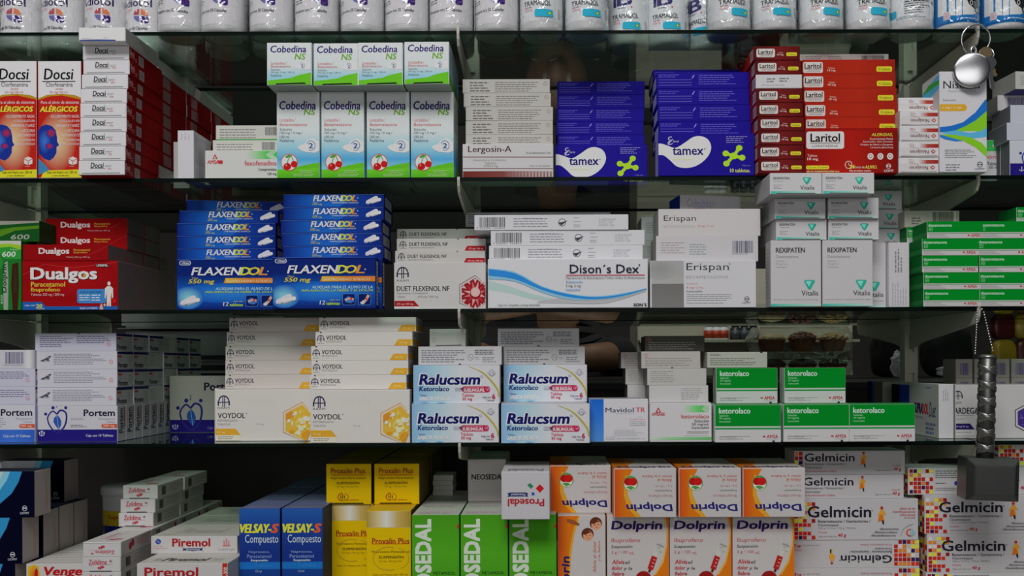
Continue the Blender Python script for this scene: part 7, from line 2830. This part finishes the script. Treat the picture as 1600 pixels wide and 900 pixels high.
# round tub with a paper label beside the capsule towers
g = new_obj('tub', None)
g.location = (-800 * S, 300 * S, Z5 * S)
tag(g, 'round white tub with yellow and blue label, behind the pale-sided navy cartons', 'tub')
lathe('tub_body', [(40, 0), (43, 4), (46, 140), (47, 143)], M_PLASTIC, 40, g)
lathe('lid', [(48.5, 140.2), (49, 142), (49, 152), (46.5, 156), (2, 157)], M_PLASTIC, 40, g)
tl = Ink()
aa = Art(0, 0, 90, 90)
aa.R(0, 0, 90, 30, '#b8a020')
aa.R(0, 30, 90, 90, '#14206c')
aa.T(10, 8, 36, 18, 'Super', '#a83020', 0.03)
aa.T(40, 5, 76, 22, 'DSC', '#a82418', 0.08)
aa.O(45, 58, 17, 17, 5, '#a89838')
aa.E(45, 58, 6, 9, '#a89838')
tl_n = 44
for i in range(tl_n):
    t0, t1 = 2 * math.pi * i / tl_n, 2 * math.pi * (i + 1) / tl_n
    for z0, z1, c in ((30, 84, '#14206c'), (84, 112, '#b8a020')):
        r0, r1 = 43.4 + z0 * .0222, 43.4 + z1 * .0222
        tl.poly([(r0 * math.cos(t0), r0 * math.sin(t0), z0), (r0 * math.cos(t1), r0 * math.sin(t1), z0), (r1 * math.cos(t1), r1 * math.sin(t1), z1), (r1 * math.cos(t0), r1 * math.sin(t0), z1)], ink(c))
tl.art(aa, lambda u, v, e: ((46.6 + e) * math.sin((u - .5) * 2.2 + .45), -(46.6 + e) * math.cos((u - .5) * 2.2 + .45), 112 - v * 82))
new_obj('label', tl.build('label', M_LABEL), g)

# dark red door panel far behind the lowest shelf
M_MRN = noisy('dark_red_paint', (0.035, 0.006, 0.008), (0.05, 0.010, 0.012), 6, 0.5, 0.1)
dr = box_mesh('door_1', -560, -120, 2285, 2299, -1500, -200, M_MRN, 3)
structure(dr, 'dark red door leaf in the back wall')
dr2 = box_mesh('door_handle', -200, -150, 2270, 2284, -620, -605, M_CHROME, 2)
dr2.parent = dr

# ================================================================ the person behind the shelves
SKIN = noisy('skin', (0.20, 0.10, 0.06), (0.25, 0.125, 0.075), 40, 0.5, 0.05)
SHIRT = noisy('black_tshirt', (0.006, 0.006, 0.008), (0.012, 0.012, 0.014), 60, 0.85, 0.3)
TROU = noisy('dark_trousers', (0.012, 0.013, 0.018), (0.02, 0.021, 0.028), 60, 0.85, 0.3)
HAIR = noisy('dark_hair', (0.006, 0.004, 0.003), (0.015, 0.010, 0.008), 120, 0.5, 0.6)


def skinned(name, joints, bones, mat, parent, root=0, sub=2):
    """joints: (x,y,z,radius) in u; grown with a Skin modifier and applied"""
    me = bpy.data.meshes.new(name)
    me.from_pydata([(x * S, y * S, z * S) for x, y, z, r in joints], bones, [])
    o = new_obj(name, me, parent)
    m = o.modifiers.new('skin', 'SKIN')
    for v, (x, y, z, r) in zip(me.skin_vertices[0].data, joints):
        rr = r if isinstance(r, tuple) else (r, r)
        v.radius = (rr[0] * S, rr[1] * S)
        v.use_root = False
    me.skin_vertices[0].data[root].use_root = True
    m.use_smooth_shade = True
    s_ = o.modifiers.new('sub', 'SUBSURF')
    s_.levels = s_.render_levels = sub
    me.materials.append(mat)
    dg = bpy.context.evaluated_depsgraph_get()
    nm = bpy.data.meshes.new_from_object(o.evaluated_get(dg))
    o.modifiers.clear()
    o.data = nm
    if not nm.materials:
        nm.materials.append(mat)
    return o


pe = new_obj('person', None)
pe.location = (20 * S, 1152 * S, -1500 * S)
tag(pe, 'person in a black short-sleeved shirt leaning with folded forearms on the counter', 'person')


class Fig:
    def __init__(s):
        s.j, s.b = [], []

    def add(s, x, y, z, r, par=None):
        s.j.append((x, y, z, r))
        if par is not None:
            s.b.append((par, len(s.j) - 1))
        return len(s.j) - 1


F = Fig()
p0 = F.add(0, 0, 900, (142, 100))
p1 = F.add(0, 0, 1100, (128, 92), p0)
p2 = F.add(0, -10, 1325, (150, 104), p1)
p3 = F.add(0, -20, 1458, (112, 82), p2)
p4 = F.add(0, -30, 1556, 56, p3)
p5 = F.add(0, -50, 1624, 52, p4)
p6 = F.add(0, -72, 1686, (64, 78), p5)
p7 = F.add(0, -74, 1768, (78, 96), p6)
p8 = F.add(0, -66, 1838, (60, 74), p7)
F.add(0, -180, 1732, 13, p7)
for sx in (1, -1):
    F.add(sx * 88, -64, 1754, 14, p7)
ELB = {1: (100, -254, 1515), -1: (-205, -227, 1515)}
WR = {1: (-92, -284, 1502), -1: (-30, -210, 1504)}
for sx in (1, -1):
    a0 = F.add(sx * 165, -22, 1508, 58, p3)
    a1 = F.add(sx * (176 if sx > 0 else 205), -130, 1522, 44, a0)
    ex, ey, ez = ELB[sx]
    a2 = F.add(ex, ey, ez, 40, a1)
    wx, wy, wz = WR[sx]
    a3 = F.add(ex * .55 + wx * .45, ey * .55 + wy * .45, 1509, 36, a2)
    a4 = F.add(wx, wy, wz, (25, 20), a3)
    dr_ = -sx
    pm = F.add(wx + dr_ * 52, wy - 4, wz + 4, (36, 14), a4)
    for k, (ln, off) in enumerate(((50, -26), (62, -9), (58, 9), (44, 25))):
        q1 = F.add(wx + dr_ * 86, wy - 4 + off, wz + 4, 11, pm)
        q2 = F.add(wx + dr_ * (86 + ln * .55), wy - 4 + off * 1.1, wz - 2, 10, q1)
        F.add(wx + dr_ * (86 + ln), wy - 4 + off * 1.1, wz - 16, 8, q2)
    t1 = F.add(wx + dr_ * 34, wy - 44, wz + 2, 12, pm)
    F.add(wx + dr_ * 66, wy - 62, wz - 6, 9, t1)
    l1 = F.add(sx * 78, 5, 840, 92, p0)
    l2 = F.add(sx * 88, -5, 480, 60, l1)
    l3 = F.add(sx * 92, 25, 100, 38, l2)
    F.add(sx * 98, -95, 34, 32, l3)
skinned('person_body', F.j, F.b, SKIN, pe)
G = Fig()
q0 = G.add(0, 0, 850, (152, 110))
q1 = G.add(0, 0, 1100, (142, 106), q0)
q2 = G.add(0, -10, 1325, (164, 118), q1)
q3 = G.add(0, -20, 1463, (124, 96), q2)
G.add(0, -30, 1542, 74, q3)
for sx in (1, -1):
    a0 = G.add(sx * 165, -22, 1509, 76, q3)
    a1 = G.add(sx * (176 if sx > 0 else 205), -130, 1526, 52, a0)
    ex, ey, ez = ELB[sx]
    G.add(sx * (176 if sx > 0 else 205) * .3 + ex * .7, -130 * .3 + ey * .7, 1521, 48, a1)
skinned('black_shirt', G.j, G.b, SHIRT, pe)
G = Fig()
q0 = G.add(0, 0, 900, (156, 112))
for sx in (1, -1):
    l1 = G.add(sx * 80, 5, 830, 106, q0)
    l2 = G.add(sx * 88, -5, 480, 76, l1)
    G.add(sx * 92, 22, 110, 58, l2)
skinned('trousers', G.j, G.b, TROU, pe)
G = Fig()
q0 = G.add(0, -22, 1706, (84, 60))
q1 = G.add(0, -34, 1796, (90, 92), q0)
G.add(0, -58, 1862, (68, 84), q1)
skinned('hair', G.j, G.b, HAIR, pe)
EYE = principled('eye_white', (0.6, 0.6, 0.58), 0.2)
for sx in (1, -1):
    bm = bmesh.new()
    bmesh.ops.create_icosphere(bm, subdivisions=2, radius=10 * S, matrix=Matrix.Translation(Vector((sx * 30, -146, 1768)) * S))
    me = bpy.data.meshes.new('eye')
    bm.to_mesh(me)
    bm.free()
    me.materials.append(EYE)
    new_obj('eye', me, pe)
